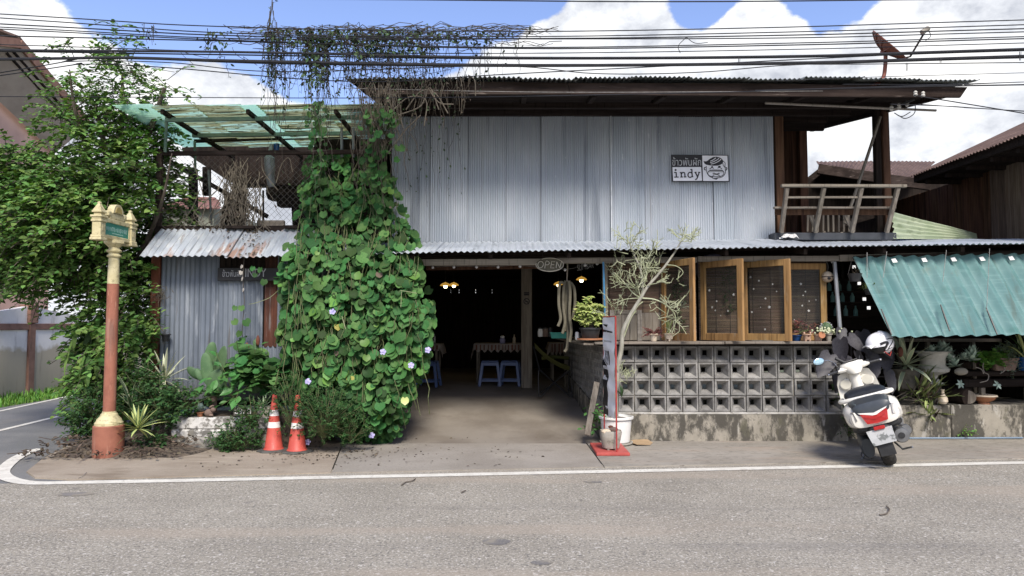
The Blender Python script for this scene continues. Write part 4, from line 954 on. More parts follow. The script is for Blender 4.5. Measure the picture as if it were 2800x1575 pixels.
# lean-to roof strip over the door
zf, zk, yf, yk = 2.435, 2.86, 8.9, 9.43
x = -4.88; i = 0
while x < -2.3:
    w = .56; tw = -.02 if i == 2 else 0
    MB().corr((x, yf + rnd.uniform(-.015, .015), zf + .005 * (i % 2) + tw), (w + .05, 0, rnd.uniform(-.01, .01)), (0, yk - yf, zk - zf), .088, .0125, th=.0018, rows=3, wob=.02, seed=x, off=.02 * i).build('roof_sheet', M['old_zinc'], sd_)
    x += w; i += 1
MB().box((-3.95, 9.33, 2.86), (-3.55, 9.40, 2.90), .004).build('roof_scrap', M['dark_wood_x'], sd_)
MB().box((-3.15, 9.33, 2.86), (-2.75, 9.40, 2.905), .004).build('roof_scrap', M['dark_wood_x'], sd_)
# deck, fence, roof frame
YD = 9.5
def dz(py, Y=YD): return P(0, py, Y).z
MB().box((-4.97, YD - .04, dz(634)), (-1.9, YD + .05, dz(618)), .006).build('deck_edge', M['dark_wood_x'], sd_)
MB().box((-4.9, YD + .06, 2.78), (-1.9, 12.9, 2.83)).build('deck_floor', M['dark_wood_x'], sd_)
MB().bar((sx(428, YD), YD, dz(665)), (sx(427, YD), YD, dz(408)), .075, .075, .008, up=(0, 1, 0)).build('fence_post', M['fascia'], sd_)
MB().bar((sx(430, YD), YD, dz(420)), (-1.95, YD, dz(415)), .05, .062, .006).build('fence_rail', M['fascia'], sd_)
MB().box((sx(700, 9.55), 9.52, dz(622, 9.55)), (sx(775, 9.55), 9.58, dz(603, 9.55)), .006).build('kick_board', M['grey_wood_x'], sd_)
mb = MB(); x0, x1, z0, z1 = sx(436, YD), -2.4, dz(618), dz(424); s = .085
def wire(a, b): mb.tube([a, b], .0016, 4, cap=False)
n = int((x1 - x0 + z1 - z0) / s) + 1
for k in range(n):
    # diagonals both ways, clipped to the panel
    for sg in (1, -1):
        c = x0 + k * s if sg < 0 else x0 - (z1 - z0) + k * s
        pa = [(c + sg * 0, z0), (c + sg * (z1 - z0), z1)] if sg > 0 else [(c, z0), (c - (z1 - z0), z1)]
        (xa, za), (xb, zb2) = pa
        ta, tb = 0., 1.; dx = xb - xa
        for lim, ge in ((x0, True), (x1, False)):
            t = (lim - xa) / dx
            inc = dx > 0
            if ge == inc: ta = max(ta, t)
            else: tb = min(tb, t)
        if tb - ta > .02:
            wire((xa + dx * ta, YD + .012 * sg * .3, za + (zb2 - za) * ta), (xa + dx * tb, YD + .012 * sg * .3, za + (zb2 - za) * tb))
mb.build('chain_link', M['link'], sd_, kind='stuff')
# green plastic roof: ribs run along the street
zg0, zg1, yg0, yg1 = 4.435, 4.385, 8.88, 10.85
for a, b, m in ((-5.28, -4.78, 'green_clean'), (-4.80, -4.2, 'green_roof'), (-4.22, -3.60, 'green_roof'), (-3.62, -3.36, 'green_clean'), (-3.38, -2.5, 'green_roof'), (-2.52, -1.72, 'green_roof')):
    MB().corr((a, yg1, zg1 + rnd.uniform(0, .006)), (0, yg0 - yg1, zg0 - zg1), (b - a, 0, .03 * (b - a)), .076, .011, th=.0015, rows=3, wob=.012, seed=a).build('green_sheet', M[m], sd_)
for x in (-4.66, -3.52, -2.35): MB().bar((x, 8.95, 4.375), (x, 11.4, 4.33), .045, .06, .004).build('roof_rafter', M['dark_wood'], sd_)
for y in (9.18, 9.95): MB().bar((-4.72, y, 4.325), (-1.75, y, 4.37), .04, .055, .004).build('roof_beam', M['pipe_green'], sd_)
MB().bar(P(531, 386, 10.4), P(960, 372, 10.4), .04, .05, .004).build('roof_beam', M['dark_wood_x'], sd_)
MB().tube([(sx(443, 9.2), 9.2, dz(316, 9.2)), (sx(441, 9.4), 9.4, dz(415, 9.4))], .022, 8).build('pipe_post', M['pipe_green'], sd_)
MB().tube([P(532, 386, 10.3), P(534, 470, 10.3)], .02, 8).build('pipe_post', M['pipe_green'], sd_)
for px in (934, 966): MB().tube([P(px, 350, 9.6), P(px + 1, 430, 9.6)], .02, 8).build('pipe_post', M['galv'], sd_)
zz = lambda u, v, Y: P(380 + u / 4.2625, 380 + v / 4.2625, Y)
YB = 11.3
MB().prism([zz(*p, YB) for p in [(500, 98), (2300, 30), (2300, 560), (1800, 540), (1480, 528), (1230, 530), (1100, 520), (980, 450), (830, 350), (760, 310), (650, 240), (500, 130)]], (0, .3, 0)).build('rear_eave', M['dark_wood'], sd_, smooth=0)
MB().prism([zz(*p, YB + .05) for p in [(1485, 520), (2300, 540), (2300, 1050), (1790, 1050), (1775, 780), (1610, 782), (1600, 712), (1500, 700), (1478, 640)]], (0, .2, 0)).build('rear_panel', M['dark_wood'], sd_, smooth=0)
MB().prism([zz(*p, YB - .3) for p in [(1000, 650), (1060, 650), (1060, 1015), (945, 1015)]], (0, .1, 0)).build('rear_post', M['dark_wood'], sd_, smooth=0)
MB().bar(zz(635, 1000, YB - .2), zz(630, 345, YB - .2), .12, .1, .006, up=(0, 1, 0)).build('rear_post', M['dark_wood'], sd_)
MB().bar(zz(790, 660, YB - .1), zz(790, 330, YB - .1), .11, .1, .006, up=(0, 1, 0)).build('rear_post', M['dark_wood'], sd_)
MB().bar(zz(1172, 1010, YB - .25), zz(1165, 520, YB - .25), .19, .1, .006, up=(0, 1, 0)).build('rear_post', M['dark_wood'], sd_)
MB().bar(zz(230, 190, YB - .3), zz(1500, 905, YB - .35), .05, .07, .006).build('stair_rail', M['dark_wood_x'], sd_)
MB().tube([zz(810, 360, YB - .6), zz(845, 1000, YB - .6)], .018, 8).build('rear_pipe', M['galv'], sd_)
MB().tube([zz(1447, 600, YB - .5), zz(1450, 940, YB - .5)], .016, 8).build('rear_pipe', M['dark_wood'], sd_)
# rolled tarpaulin hung from the deck's roof
tp_ = thing('rolled_tarpaulin', 'grey rolled tarpaulin with a blue fold hanging inside the deck fence', 'tarpaulin', zz(1540, 600, 9.9))
MB().tube(spline([zz(1545, 60, 9.9), zz(1520, 220, 9.88), zz(1530, 400, 9.9), zz(1545, 560, 9.92)], 5), [.03] * 5 + [.075] * 5 + [.06] * 5 + [.045], 10).build('roll', M['galv'], tp_)
MB().tube([zz(1600, 60, 9.95), zz(1605, 150, 9.95)], [.05, .03], 8).build('fold', M['blue_glaze'] if 'blue_glaze' in M else M['blue_pot'], tp_)

# painted board over the shed door
bd = thing('shop_board', 'black board over the shed door lettered in white Thai and Latin', 'sign', P(680, 765, 9.2))
a, b = P(596, 768, 9.22), P(768, 733, 9.22)
MB().box((a.x, 9.20, a.z), (b.x, 9.235, b.z), .004).build('board', M['black'], bd)
ex, ez, nr = Vector((1, 0, 0)), Vector((0, 0, 1)), Vector((0, -1, 0))
p = P(608, 757, 9.2); q = P(663, 737, 9.2)
text_mb('ข้าวพันผัก', (p.x, 9.199, p.z), ex, ez, q.x - p.x, q.z - p.z, .003, nr).build('lettering', M['grey_print'], bd, smooth=0)
p = P(671, 757, 9.2); q = P(728, 735, 9.2)
text_mb('INDY', (p.x, 9.199, p.z), ex, ez, q.x - p.x, q.z - p.z, .003, nr).build('lettering', M['grey_print'], bd, smooth=0)

# ------------------------------------------------------------------ leaves
def fan_leaf(rad, cup=.12, n=12):
    vs = [(0, 0, -cup * .5)]
    for k in range(n):
        a = 2 * math.pi * k / n; r = rad(a); vs.append((r * math.sin(a), r * math.cos(a), cup * r * r))
    return vs, [(0, 1 + (k + 1) % n, 1 + k) for k in range(n)]
def cordate(a):
    a = (a + math.pi) % (2 * math.pi) - math.pi; t = abs(a) / math.pi
    r = 1 + .16 * math.exp(-(a / .3) ** 2) + .05 * math.cos(5 * a)
    return r * (1 - .42 * math.exp(-((t - 1) / .10) ** 2))
VL = [fan_leaf(cordate, .16), fan_leaf(lambda a: cordate(a) * (1 + .06 * math.sin(3 * a)), -.12), fan_leaf(lambda a: cordate(a) * (.96 + .07 * math.cos(2 * a + .5)), .3)]
OV = ([(0, 0, 0), (.22, .3, .05), (.24, .6, .04), (0, 1, -.08), (-.24, .6, .04), (-.22, .3, .05), (0, .5, -.02)], [(0, 1, 6), (1, 2, 6), (2, 3, 6), (3, 4, 6), (4, 5, 6), (5, 0, 6)])
OVS = ([(0, 0, 0), (.26, .45, .06), (0, 1, -.05), (-.26, .45, .06)], [(0, 1, 2), (0, 2, 3)])
def strap(L, w, droop, n=7, fold=.25, tip=.0, tw=0.):
    """long leaf along +y that bends down; returns verts, faces (3 across)"""
    vs, fs = [], []; y = z = 0.; a = 0.
    for i in range(n + 1):
        t = i / n; ww = w * (.55 + .9 * t if t < .5 else 1.0 * (1 - ((t - .5) / .5) ** 1.6) + tip) / 2
        c, s = math.cos(tw * t), math.sin(tw * t)
        for k in (-1, 0, 1): vs.append((k * ww * c, y, z + (abs(k) * fold * ww) + k * ww * s))
        a = droop * t * t; st = L / n; y += st * math.cos(a); z -= st * math.sin(a)
    for i in range(n):
        for k in (0, 1): q = i * 3 + k; fs.append((q, q + 1, q + 4, q + 3))
    return vs, fs
def thick(vf, th):
    vs, fs = vf; n = len(vs)
    return [*vs, *[(x, y, z - th) for x, y, z in vs]], [*fs, *[tuple(i + n for i in f[::-1]) for f in fs]]
def inside(x, y, poly):
    c = False; j = len(poly) - 1
    for i in range(len(poly)):
        xi, yi = poly[i]; xj, yj = poly[j]
        if (yi > y) != (yj > y) and x < (xj - xi) * (y - yi) / (yj - yi) + xi: c = not c
        j = i
    return c
def edge_d(x, y, poly):
    best = 1e9
    for i in range(len(poly)):
        ax, ay = poly[i - 1]; bx, by = poly[i]; dx, dy = bx - ax, by - ay
        t = max(0, min(1, ((x - ax) * dx + (y - ay) * dy) / (dx * dx + dy * dy + 1e-9))); best = min(best, math.hypot(x - ax - t * dx, y - ay - t * dy))
    return best
def lerp_t(x, tab):
    for (a, va), (b, vb) in zip(tab, tab[1:]):
        if x <= b: return va + (vb - va) * max(0, (x - a)) / (b - a)
    return tab[-1][1]

M['yellow_leaf'] = pmat('yellowing_leaf', (.30, .28, .05), (.24, .25, .06), 9, .6, island=.3, trans=((1, 1, .4), .2))
# ------------------------------------------------------------------ the big flowering vine
vt = thing('flowering_vine', 'tall wall of round leaved green vine with violet flowers beside the cafe entrance', 'vine', (-2.1, 8.6, 0))
vp = [(837, 426), (817, 522), (802, 609), (768, 706), (757, 760), (776, 837), (760, 924), (785, 1010), (806, 1070), (850, 1152), (960, 1212), (1050, 1218), (1096, 1190), (1118, 1133), (1130, 1085), (1154, 1036), (1166, 998), (1174, 954), (1186, 870), (1182, 830), (1164, 760), (1140, 660), (1094, 543), (1071, 478), (1010, 435), (924, 408)]
vdep = [(400, 9.38), (560, 9.15), (650, 8.85), (720, 8.55), (900, 8.42), (1100, 8.40), (1220, 8.55)]
leaves = []; tries = 0
while len(leaves) < 3700 and tries < 40000:
    tries += 1; x, y = rnd.uniform(740, 1200), rnd.uniform(402, 1222)
    if not inside(x, y, vp): continue
    d = edge_d(x, y, vp)
    lay = rnd.random() ** 1.5
    Y = lerp_t(y, vdep) + .34 * max(0, 1 - d / 90) ** 2 + .10 * noise.noise((x / 60, y / 60, 1)) + .55 * lay
    if lay < .55 and noise.noise((x / 26, y / 26, 17)) > .24: continue
    if y < 640 and noise.noise((x / 38, y / 38, 7)) > .2 and lay < .7: continue
    s = (.030 + .050 * rnd.random() ** 1.2) * (1.25 if rnd.random() < .07 else 1) * (.8 if y > 1130 else 1) * (.9 if y < 560 else 1)
    cl = noise.noise((x / 80, y / 80, 4.4))
    nrm = Vector((rnd.gauss(0, .38) + (.5 if d < 50 and x > 960 else -.4 if d < 50 and x < 900 else 0), -1, .30 + .45 * rnd.random() + .35 * cl))
    tip = Vector((rnd.gauss(0, .5), -.3, -1))
    leaves.append((lay + rnd.random() * .2, frame_m(nrm, tip, s), P(x, y, Y), rnd.randrange(3)))
leaves.sort(key=lambda l: l[0])
vms = []
for k in range(3):
    me = MB().add(*VL[k]).mesh('leaf', smooth=60); me.materials.append(M['vine_leaf']); vms.append(me)
vmy = []
for k, m_ in ((0, 'lime_leaf'), (1, 'yellow_leaf'), (2, 'dead_leaf')):
    me = vms[k].copy(); me.materials.clear(); me.materials.append(M[m_]); vmy.append(me)
for _, m, p, k in leaves[:300]: q = rnd.random(); piece(vms[k] if q > .13 else vmy[0] if q > .04 else vmy[1] if q > .015 else vmy[2], 'leaf', vt, p, m)
mb = MB()
for k in range(3):
    q = scatter_mb(VL[k], [(m, p) for _, m, p, kk in leaves[300:] if kk == k]); mb.add(q.v, q.f)
mb.build('foliage', M['vine_leaf'], vt, smooth=60, kind='stuff')
mb = MB()
for k in range(130):
    x = rnd.uniform(780, 1150); y0 = rnd.uniform(420, 950)
    if not inside(x, y0, vp): continue
    Y = lerp_t(y0, vdep) + .12; pts = [P(x, y0, Y)]
    for j in range(6):
        x += rnd.gauss(0, 9); y0 += rnd.uniform(25, 50); pts.append(P(x, y0, lerp_t(y0, vdep) + rnd.uniform(-.03, .25)))
    mb.tube(pts, rnd.uniform(.003, .006), 4)
mb.build('stem', M['vine_stem'], vt, kind='stuff')
# loose runners: one across the zinc wall, one out over the entrance
for pts in ([(760, 795, 8.95), (735, 815, 9.0), (700, 828, 9.05), (680, 832, 9.1)], [(1090, 800, 8.4), (1098, 795, 8.3), (1140, 802, 8.3)], [(1098, 797, 8.3), (1096, 840, 8.3)], [(935, 865, 8.35), (945, 900, 8.3)]):
    MB().tube(spline([P(*p) for p in pts], 4), .004, 5).build('runner', pmat('pale_runner', (.30, .33, .18), (.22, .24, .13), 9, .7) if 'runner' not in M else M['runner'], vt)
    M['runner'] = bpy.data.materials['pale_runner']
def flower(parent, px, py, Y, s=.037):
    c = P(px, py, Y); mb = MB()
    for k in range(5):
        a = k * 1.2566 + rnd.random() * .3; m = frame_m((rnd.gauss(0, .15), -1, .3), (math.sin(a), 0, math.cos(a)), s)
        q = scatter_mb(([(0, 0, 0), (.42, .5, .1), (.38, .95, .02), (0, 1.08, -.06), (-.38, .95, .02), (-.42, .5, .1)], [(0, 1, 2, 3), (0, 3, 4, 5)]), [(m, c)]); mb.add(q.v, q.f)
    mb.ball(c + Vector((0, -.004, 0)), s * .22, 6, 4)
    return mb.build('flower', M['flower'], parent)
for px, py in ((909, 852), (1047, 962), (1170, 957), (1124, 999), (842, 1043), (1016, 1190), (841, 1209)): flower(vt, px, py, lerp_t(py, vdep) - .12)
m_ = frame_m((.2, -1, .2), (0, 0, -1), .05); piece(vms[0], 'yellow_leaf', vt, P(1107, 1095, 8.3), m_).data = (lambda me: (me.materials.clear(), me.materials.append(M['agave_lime']), me)[2])(vms[0].copy())

# trailing sprig over the shed door
tv = thing('trailing_sprig', 'single hanging vine sprig with a few big leaves before the zinc door', 'vine', P(660, 960, 9.1))
MB().tube(spline([P(668, 700, 9.0), P(664, 760, 9.0), P(668, 830, 9.02), P(662, 900, 9.05), P(668, 960, 9.05), P(690, 1010, 9.0)], 5), .005, 5).build('stem', M['dead_stem'], tv)
for px, py, s in ((660, 842, .045), (642, 842, .04), (642, 880, .05), (673, 880, .06), (655, 912, .05), (668, 932, .055), (648, 945, .06), (664, 960, .05), (652, 985, .07), (676, 975, .05), (700, 1000, .07), (712, 738, .045), (690, 733, .04), (697, 752, .035), (721, 770, .05)):
    piece(vms[rnd.randrange(3)], 'leaf', tv, P(px, py, 9.0), frame_m((rnd.gauss(0, .5), -1, .3), (rnd.gauss(0, .4), 0, -1), s))
for px, py in ((660, 728), (659, 745), (661, 762), (664, 792)):
    piece(vms[1], 'dry_leaf', tv, P(px, py, 8.98), frame_m((rnd.gauss(0, .6), -1, .2), (rnd.gauss(0, .4), 0, -1), .03)).data = (lambda me: (me.materials.clear(), me.materials.append(M['dead_wisp'] if 'dead_wisp' in M else pmat('dead_wisp', (.32, .30, .27), (.42, .40, .36), 9, .9)), me)[2])(vms[1].copy())

# ------------------------------------------------------------------ dead vine hanging from the cables
dv = thing('dead_vine', 'dead and dying vine draped over the power cables and roof edge', 'vine', (-2.2, 8.2, 3.2))
mbs, mbd, lv, lvd = MB(), MB(), [], []
def strand(x, y, ln, r, dry, Y, Ye=None, jit=5.):
    n = max(3, int(ln / 22)); pts = []; px, py = x, y; Ye = Y if Ye is None else Ye
    for j in range(n + 1):
        t = j / n; yy = Y + (Ye - Y) * t + .04 * noise.noise((px / 30, py / 30, x)); pts.append(P(px, py, yy))
        if rnd.random() < (.42 if not dry else .16):
            (lvd if dry else lv).append((frame_m((rnd.gauss(0, 1), -1, rnd.gauss(0, 1)), (rnd.gauss(0, 1), 0, -1), rnd.uniform(.022, .058)), pts[-1] + Vector((rnd.gauss(0, .02), 0, rnd.gauss(0, .02)))))
        px += rnd.gauss(0, jit); py += ln / n * rnd.uniform(.7, 1.3)
    (mbd if dry else mbs).tube(pts, [r * (1 - .5 * j / n) for j in range(n + 1)], 4)
wts = [(580, 28, 30, .06), (750, 14, 300, .10), (775, 22, 240, .10), (865, 20, 330, .16), (900, 40, 140, .13), (1010, 34, 180, .18), (960, 60, 110, .12), (1110, 46, 170, .16), (1180, 40, 190, .12), (1270, 50, 90, .08), (1370, 30, 90, .04)]
for k in range(330):
    u = rnd.random() * sum(w[3] for w in wts); i = 0
    while u > wts[i][3]: u -= wts[i][3]; i += 1
    c, sg, ln, _ = wts[i]
    x = rnd.gauss(c, sg); y = rnd.choice((78, 86, 96, 106, 118, 140, 152, 168)) + rnd.gauss(0, 5)
    if x < 555: continue
    strand(x, y, rnd.uniform(.35, 1.25) * ln * (.6 if rnd.random() < .4 else 1), rnd.uniform(.0025, .0055), False, 7.7, 8.6 if ln > 160 and rnd.random() < .5 else 7.8)
for k in range(120):                       # runners along the top cables
    x = rnd.uniform(600, 1400); y = rnd.choice((74, 80, 92, 104, 118)); pts = []
    for j in range(7):
        pts.append(P(x, y + rnd.gauss(0, 4.5), 7.68 + rnd.gauss(0, .05))); x += rnd.uniform(12, 38); y += rnd.gauss(0, 3)
    mbs.tube(pts, rnd.uniform(.0025, .005), 4)
    if rnd.random() < .5: lv.append((frame_m((rnd.gauss(0, 1), -1, rnd.gauss(0, 1)), (0, 0, -1), rnd.uniform(.03, .06)), pts[3]))
for k in range(6): strand(742 + rnd.gauss(0, 5), 5 + 12 * k, 90, .005, False, 7.6, 7.7, 4)
for x0, y0, y1 in ((748, -30, 170), (738, 30, 220), (756, 60, 240)): strand(x0, y0, y1 - y0, .006, False, 7.6, 7.7, 5)
for k in range(7): strand(415 + rnd.gauss(0, 10), rnd.uniform(60, 100), rnd.uniform(20, 50), .004, False, 7.6, None, 5)
for k in range(160):                       # dry mass over the roof edge and down beside the deck
    b = rnd.random()
    if b < .5: x, y, ln, Y = rnd.gauss(1035, 32), rnd.uniform(225, 330), rnd.uniform(120, 260), 8.72
    elif b < .8: x, y, ln, Y = rnd.uniform(1010, 1290), rnd.uniform(205, 240), rnd.uniform(30, 110), 8.70
    else: x, y, ln, Y = rnd.gauss(985, 30), rnd.uniform(215, 400), rnd.uniform(60, 160), 8.74
    strand(x, y, ln, rnd.uniform(.003, .0075), True, Y, Y + .12, 6)
for k in range(15):                        # thin wisps over the zinc wall
    x = 1110 + 175 * k / 15 + rnd.gauss(0, 6); strand(x, 300 + rnd.uniform(-30, 60), rnd.uniform(60, 260), .003, False, 9.0, 9.9, 3)
for pts in ([(1110, 300), (1150, 250), (1190, 255), (1225, 310)], [(1090, 315), (1150, 290), (1175, 240), (1200, 300)], [(1075, 300), (1120, 265), (1165, 275), (1160, 345)], [(1170, 240), (1200, 280), (1240, 285)], [(1060, 420), (1105, 360), (1150, 315)], [(1300, 262), (1298, 220), (1280, 205)]):
    mbd.tube(spline([P(x, y, 8.7) for x, y in pts], 5), .008, 5)
for c, s_, y0, y1, n in ((862, 20, 95, 235, 260), (800, 40, 78, 120, 110), (905, 30, 80, 130, 130), (1010, 36, 90, 150, 170), (1085, 50, 80, 150, 190), (950, 60, 80, 150, 120), (1200, 50, 84, 130, 110), (745, 12, 80, 220, 70), (1290, 50, 84, 120, 50), (590, 22, 85, 130, 40)):
    for k in range(n):
        lv.append((frame_m((rnd.gauss(0, 1), -1, rnd.gauss(0, 1)), (rnd.gauss(0, 1), 0, -1), rnd.uniform(.03, .075)), P(rnd.gauss(c, s_), y0 + (y1 - y0) * rnd.random() ** 1.3, 7.7 + rnd.gauss(0, .1))))
for k in range(90):
    x, y = rnd.gauss(960, 140), rnd.uniform(85, 200); pts = []
    for j in range(6): pts.append(P(x, y, 7.75 + rnd.gauss(0, .08))); x += rnd.gauss(0, 26); y += rnd.gauss(6, 14)
    mbs.tube(spline(pts, 2), .003, 4)
mbs.build('dark_stem', M['dead_stem'], dv, kind='stuff'); mbd.build('dry_stem', M['dry_vine'], dv, kind='stuff')
mb = scatter_mb(OV, lv); mb.build('leaf', M['dark_leaf'], dv, smooth=0, kind='stuff'); scatter_mb(OV, lvd).build('dry_leaf', M['dead_leaf'], dv, smooth=0, kind='stuff')
# greener leaves where the climber still lives, at the left of the zinc wall
gl_ = []
for k in range(150):
    b = rnd.random(); x, y = (rnd.gauss(1035, 26), rnd.uniform(300, 520)) if b < .72 else (rnd.gauss(870, 18), rnd.uniform(280, 420))
    gl_.append((frame_m((rnd.gauss(0, .7), -1, .3 + rnd.gauss(0, .4)), (rnd.gauss(0, .5), 0, -1), rnd.uniform(.03, .055)), P(x, y, 8.62 + rnd.random() * .25)))
scatter_mb(VL[0], gl_).build('green_leaf', M['vine_leaf'], dv, smooth=60, kind='stuff')

# withered creeper on the deck's fence and shed roof
wc_ = thing('withered_creeper', 'withered brown creeper bunched on the deck fence and the rusty shed roof', 'creeper', P(660, 640, 9.3))
mb, lw = MB(), []
for k in range(85):
    x = rnd.gauss(655, 22); y = rnd.uniform(430, 520); pts = []; up = rnd.random() < .3
    for j in range(9):
        sp = 1 + .5 * abs(j - 3) / 6; pts.append(P(655 + (x - 655) * sp, y, 9.42 + rnd.gauss(0, .035))); x += rnd.gauss(0, 9); y += rnd.uniform(12, 26)
        if y > 660: break
        if rnd.random() < .3 and y > 540: lw.append((frame_m((rnd.gauss(0, 1), -1, rnd.gauss(0, 1)), (rnd.gauss(0, 1), 0, -1), rnd.uniform(.025, .055)), pts[-1]))
    if len(pts) > 2: mb.tube(pts, rnd.uniform(.003, .007), 4)
for k in range(60):
    x, y = rnd.uniform(610, 720), rnd.uniform(625, 700); lw.append((frame_m((rnd.gauss(0, .6), -.6, 1), (rnd.gauss(0, 1), -1, -.5), rnd.uniform(.03, .06)), P(x, y, 9.38 - .48 * (y - 625) / 75)))
for a in ([(640, 440), (625, 470), (620, 520), (640, 560)], [(700, 440), (715, 430), (720, 470), (760, 520)], [(755, 500), (770, 450), (790, 432), (800, 470)], [(545, 610), (560, 560), (540, 480), (525, 440)], [(505, 600), (530, 560), (545, 520)], [(640, 660), (560, 650), (500, 620)]):
    mb.tube(spline([P(x, y, 9.44) for x, y in a], 5), .006, 5)
for k in range(26):
    x = rnd.uniform(450, 700); a = P(x, rnd.uniform(560, 640), 9.44); mb.tube(spline([a, a + Vector((rnd.gauss(0, .12), -.02, -.12)), a + Vector((rnd.gauss(0, .2), -.05, -.22 * rnd.random() - .1))], 4), .004, 4)
mb.build('stem', M['dry_vine'], wc_, kind='stuff'); scatter_mb(OV, lw).build('dry_leaf', M['dead_leaf'], wc_, smooth=0, kind='stuff')

# ------------------------------------------------------------------ the big tree on the corner
tr = thing('broadleaf_tree', 'big bushy broadleaf tree on the corner behind the street name post', 'tree', (-5.9, 9.9, 0))
mb = MB(); base = P(300, 1150, 9.9)
tk = [Vector((base.x, 9.9, -.05)), Vector((base.x + .05, 9.9, .8)), P(305, 820, 9.9), P(315, 640, 9.9), P(330, 420, 9.9), P(335, 200, 9.8)]
mb.tube(spline(tk, 5), [.13 - .0045 * k for k in range(26)], 8); mb.build('trunk', M['bark'], tr)
for pts in ([(305, 840), (230, 700), (120, 600), (40, 560)], [(305, 800), (380, 700), (440, 560), (470, 420)], [(315, 660), (250, 450), (205, 300), (190, 190)], [(325, 500), (400, 380), (450, 240)], [(318, 600), (290, 420), (270, 330), (262, 290)], [(310, 760), (200, 760), (90, 740)]):
    MB().tube(spline([P(x, y, 9.85 - .25 * i) for i, (x, y) in enumerate(pts)], 5), [.06 - .0035 * k for k in range(5 * (len(pts) - 1) + 1)], 6).build('limb', M['bark'], tr)
ells = [(335, 560, 9.8, 165, 270, 1.2, 900), (150, 610, 9.5, 180, 165, 1.1, 900), (335, 880, 9.55, 130, 215, .75, 560), (40, 455, 9.8, 85, 70, .6, 150), (20, 640, 9.8, 80, 110, .8, 200), (40, 660, 9.6, 100, 130, .9, 140), (150, 730, 9.4, 130, 75, .7, 110), (200, 560, 9.2, 150, 120, .8, 220),
        (205, 330, 9.8, 105, 120, .8, 130), (320, 270, 9.7, 80, 160, .7, 170), (190, 200, 9.7, 90, 85, .6, 30), (325, 120, 9.6, 38, 70, .4, 22), (450, 250, 9.7, 40, 75, .4, 30), (400, 360, 9.7, 75, 90, .6, 70), (330, 1085, 9.5, 115, 75, .6, 130), (250, 1000, 9.7, 60, 90, .5, 60), (425, 560, 9.7, 70, 170, .7, 110), (60, 540, 9.7, 90, 80, .7, 60), (405, 830, 9.6, 35, 200, .3, 80)]
tl = []; tw = MB()
for cx, cy, cY, a, b, dY, n in ells:
    for k in range(n):
        while True:
            v = Vector((rnd.gauss(0, 1), rnd.gauss(0, 1), rnd.gauss(0, 1))).normalized() * rnd.random() ** .38
            if v.y < .55: break
        x, y, Y = cx + a * v.x, cy - b * v.z, cY + dY * v.y
        if x < 185 and y > 835: continue
        if x > 365 and 590 < y < 720 and Y < 9.75: Y = 9.75 + .5 * rnd.random()
        if x > 415 and Y < 9.6: Y = 9.65 + .6 * rnd.random()
        p = P(x, y, Y); d = (Vector((v.x, v.y * .8 - .25, v.z * .5)) + Vector((rnd.gauss(0, .35), rnd.gauss(0, .35), rnd.gauss(0, .3)))).normalized()
        L_ = rnd.uniform(.20, .38); n_l = rnd.randint(8, 13); e = p
        sz = rnd.uniform(.07, .105) * (.85 if y < 330 else 1)
        prev = p; sd2 = d.cross(Vector((0, 0, 1))).normalized()
        for j in range(n_l):
            t = (j + .5) / n_l; e = p + d * L_ * t + Vector((0, 0, -.16 * t * t))
            side = sd2 * (1 if j % 2 else -1)
            td = (d * .6 + side * .8 + Vector((rnd.gauss(0, .25), rnd.gauss(0, .25), -.45 + rnd.gauss(0, .25)))).normalized()
            nr2 = Vector((rnd.gauss(0, .45), -.35 + rnd.gauss(0, .4), 1))
            tl.append((Y - (0 if y > 400 else 0), frame_m(nr2, td, sz * rnd.uniform(.8, 1.15)), e))
        if rnd.random() < .5: tw.tube([p - d * .15, p + d * L_ * .5 + Vector((0, 0, -.04)), p + d * L_ + Vector((0, 0, -.16))], .005, 4)
tl.sort(key=lambda l: l[0])
WID = ([(0, 0, 0), (.30, .32, .07), (.27, .64, .05), (0, 1, -.09), (-.27, .64, .05), (-.30, .32, .07), (0, .5, -.02)], OV[1])
me = MB().add(*WID).mesh('leaf', smooth=0); me.materials.append(M['tree_leaf'])
for _, m, p in tl[:300]: piece(me, 'leaf', tr, p, m)
scatter_mb(WID, [(m, p) for _, m, p in tl[300:]]).build('crown', M['tree_leaf'], tr, smooth=0, kind='stuff')
tw.build('twig', M['bark'], tr, kind='stuff')

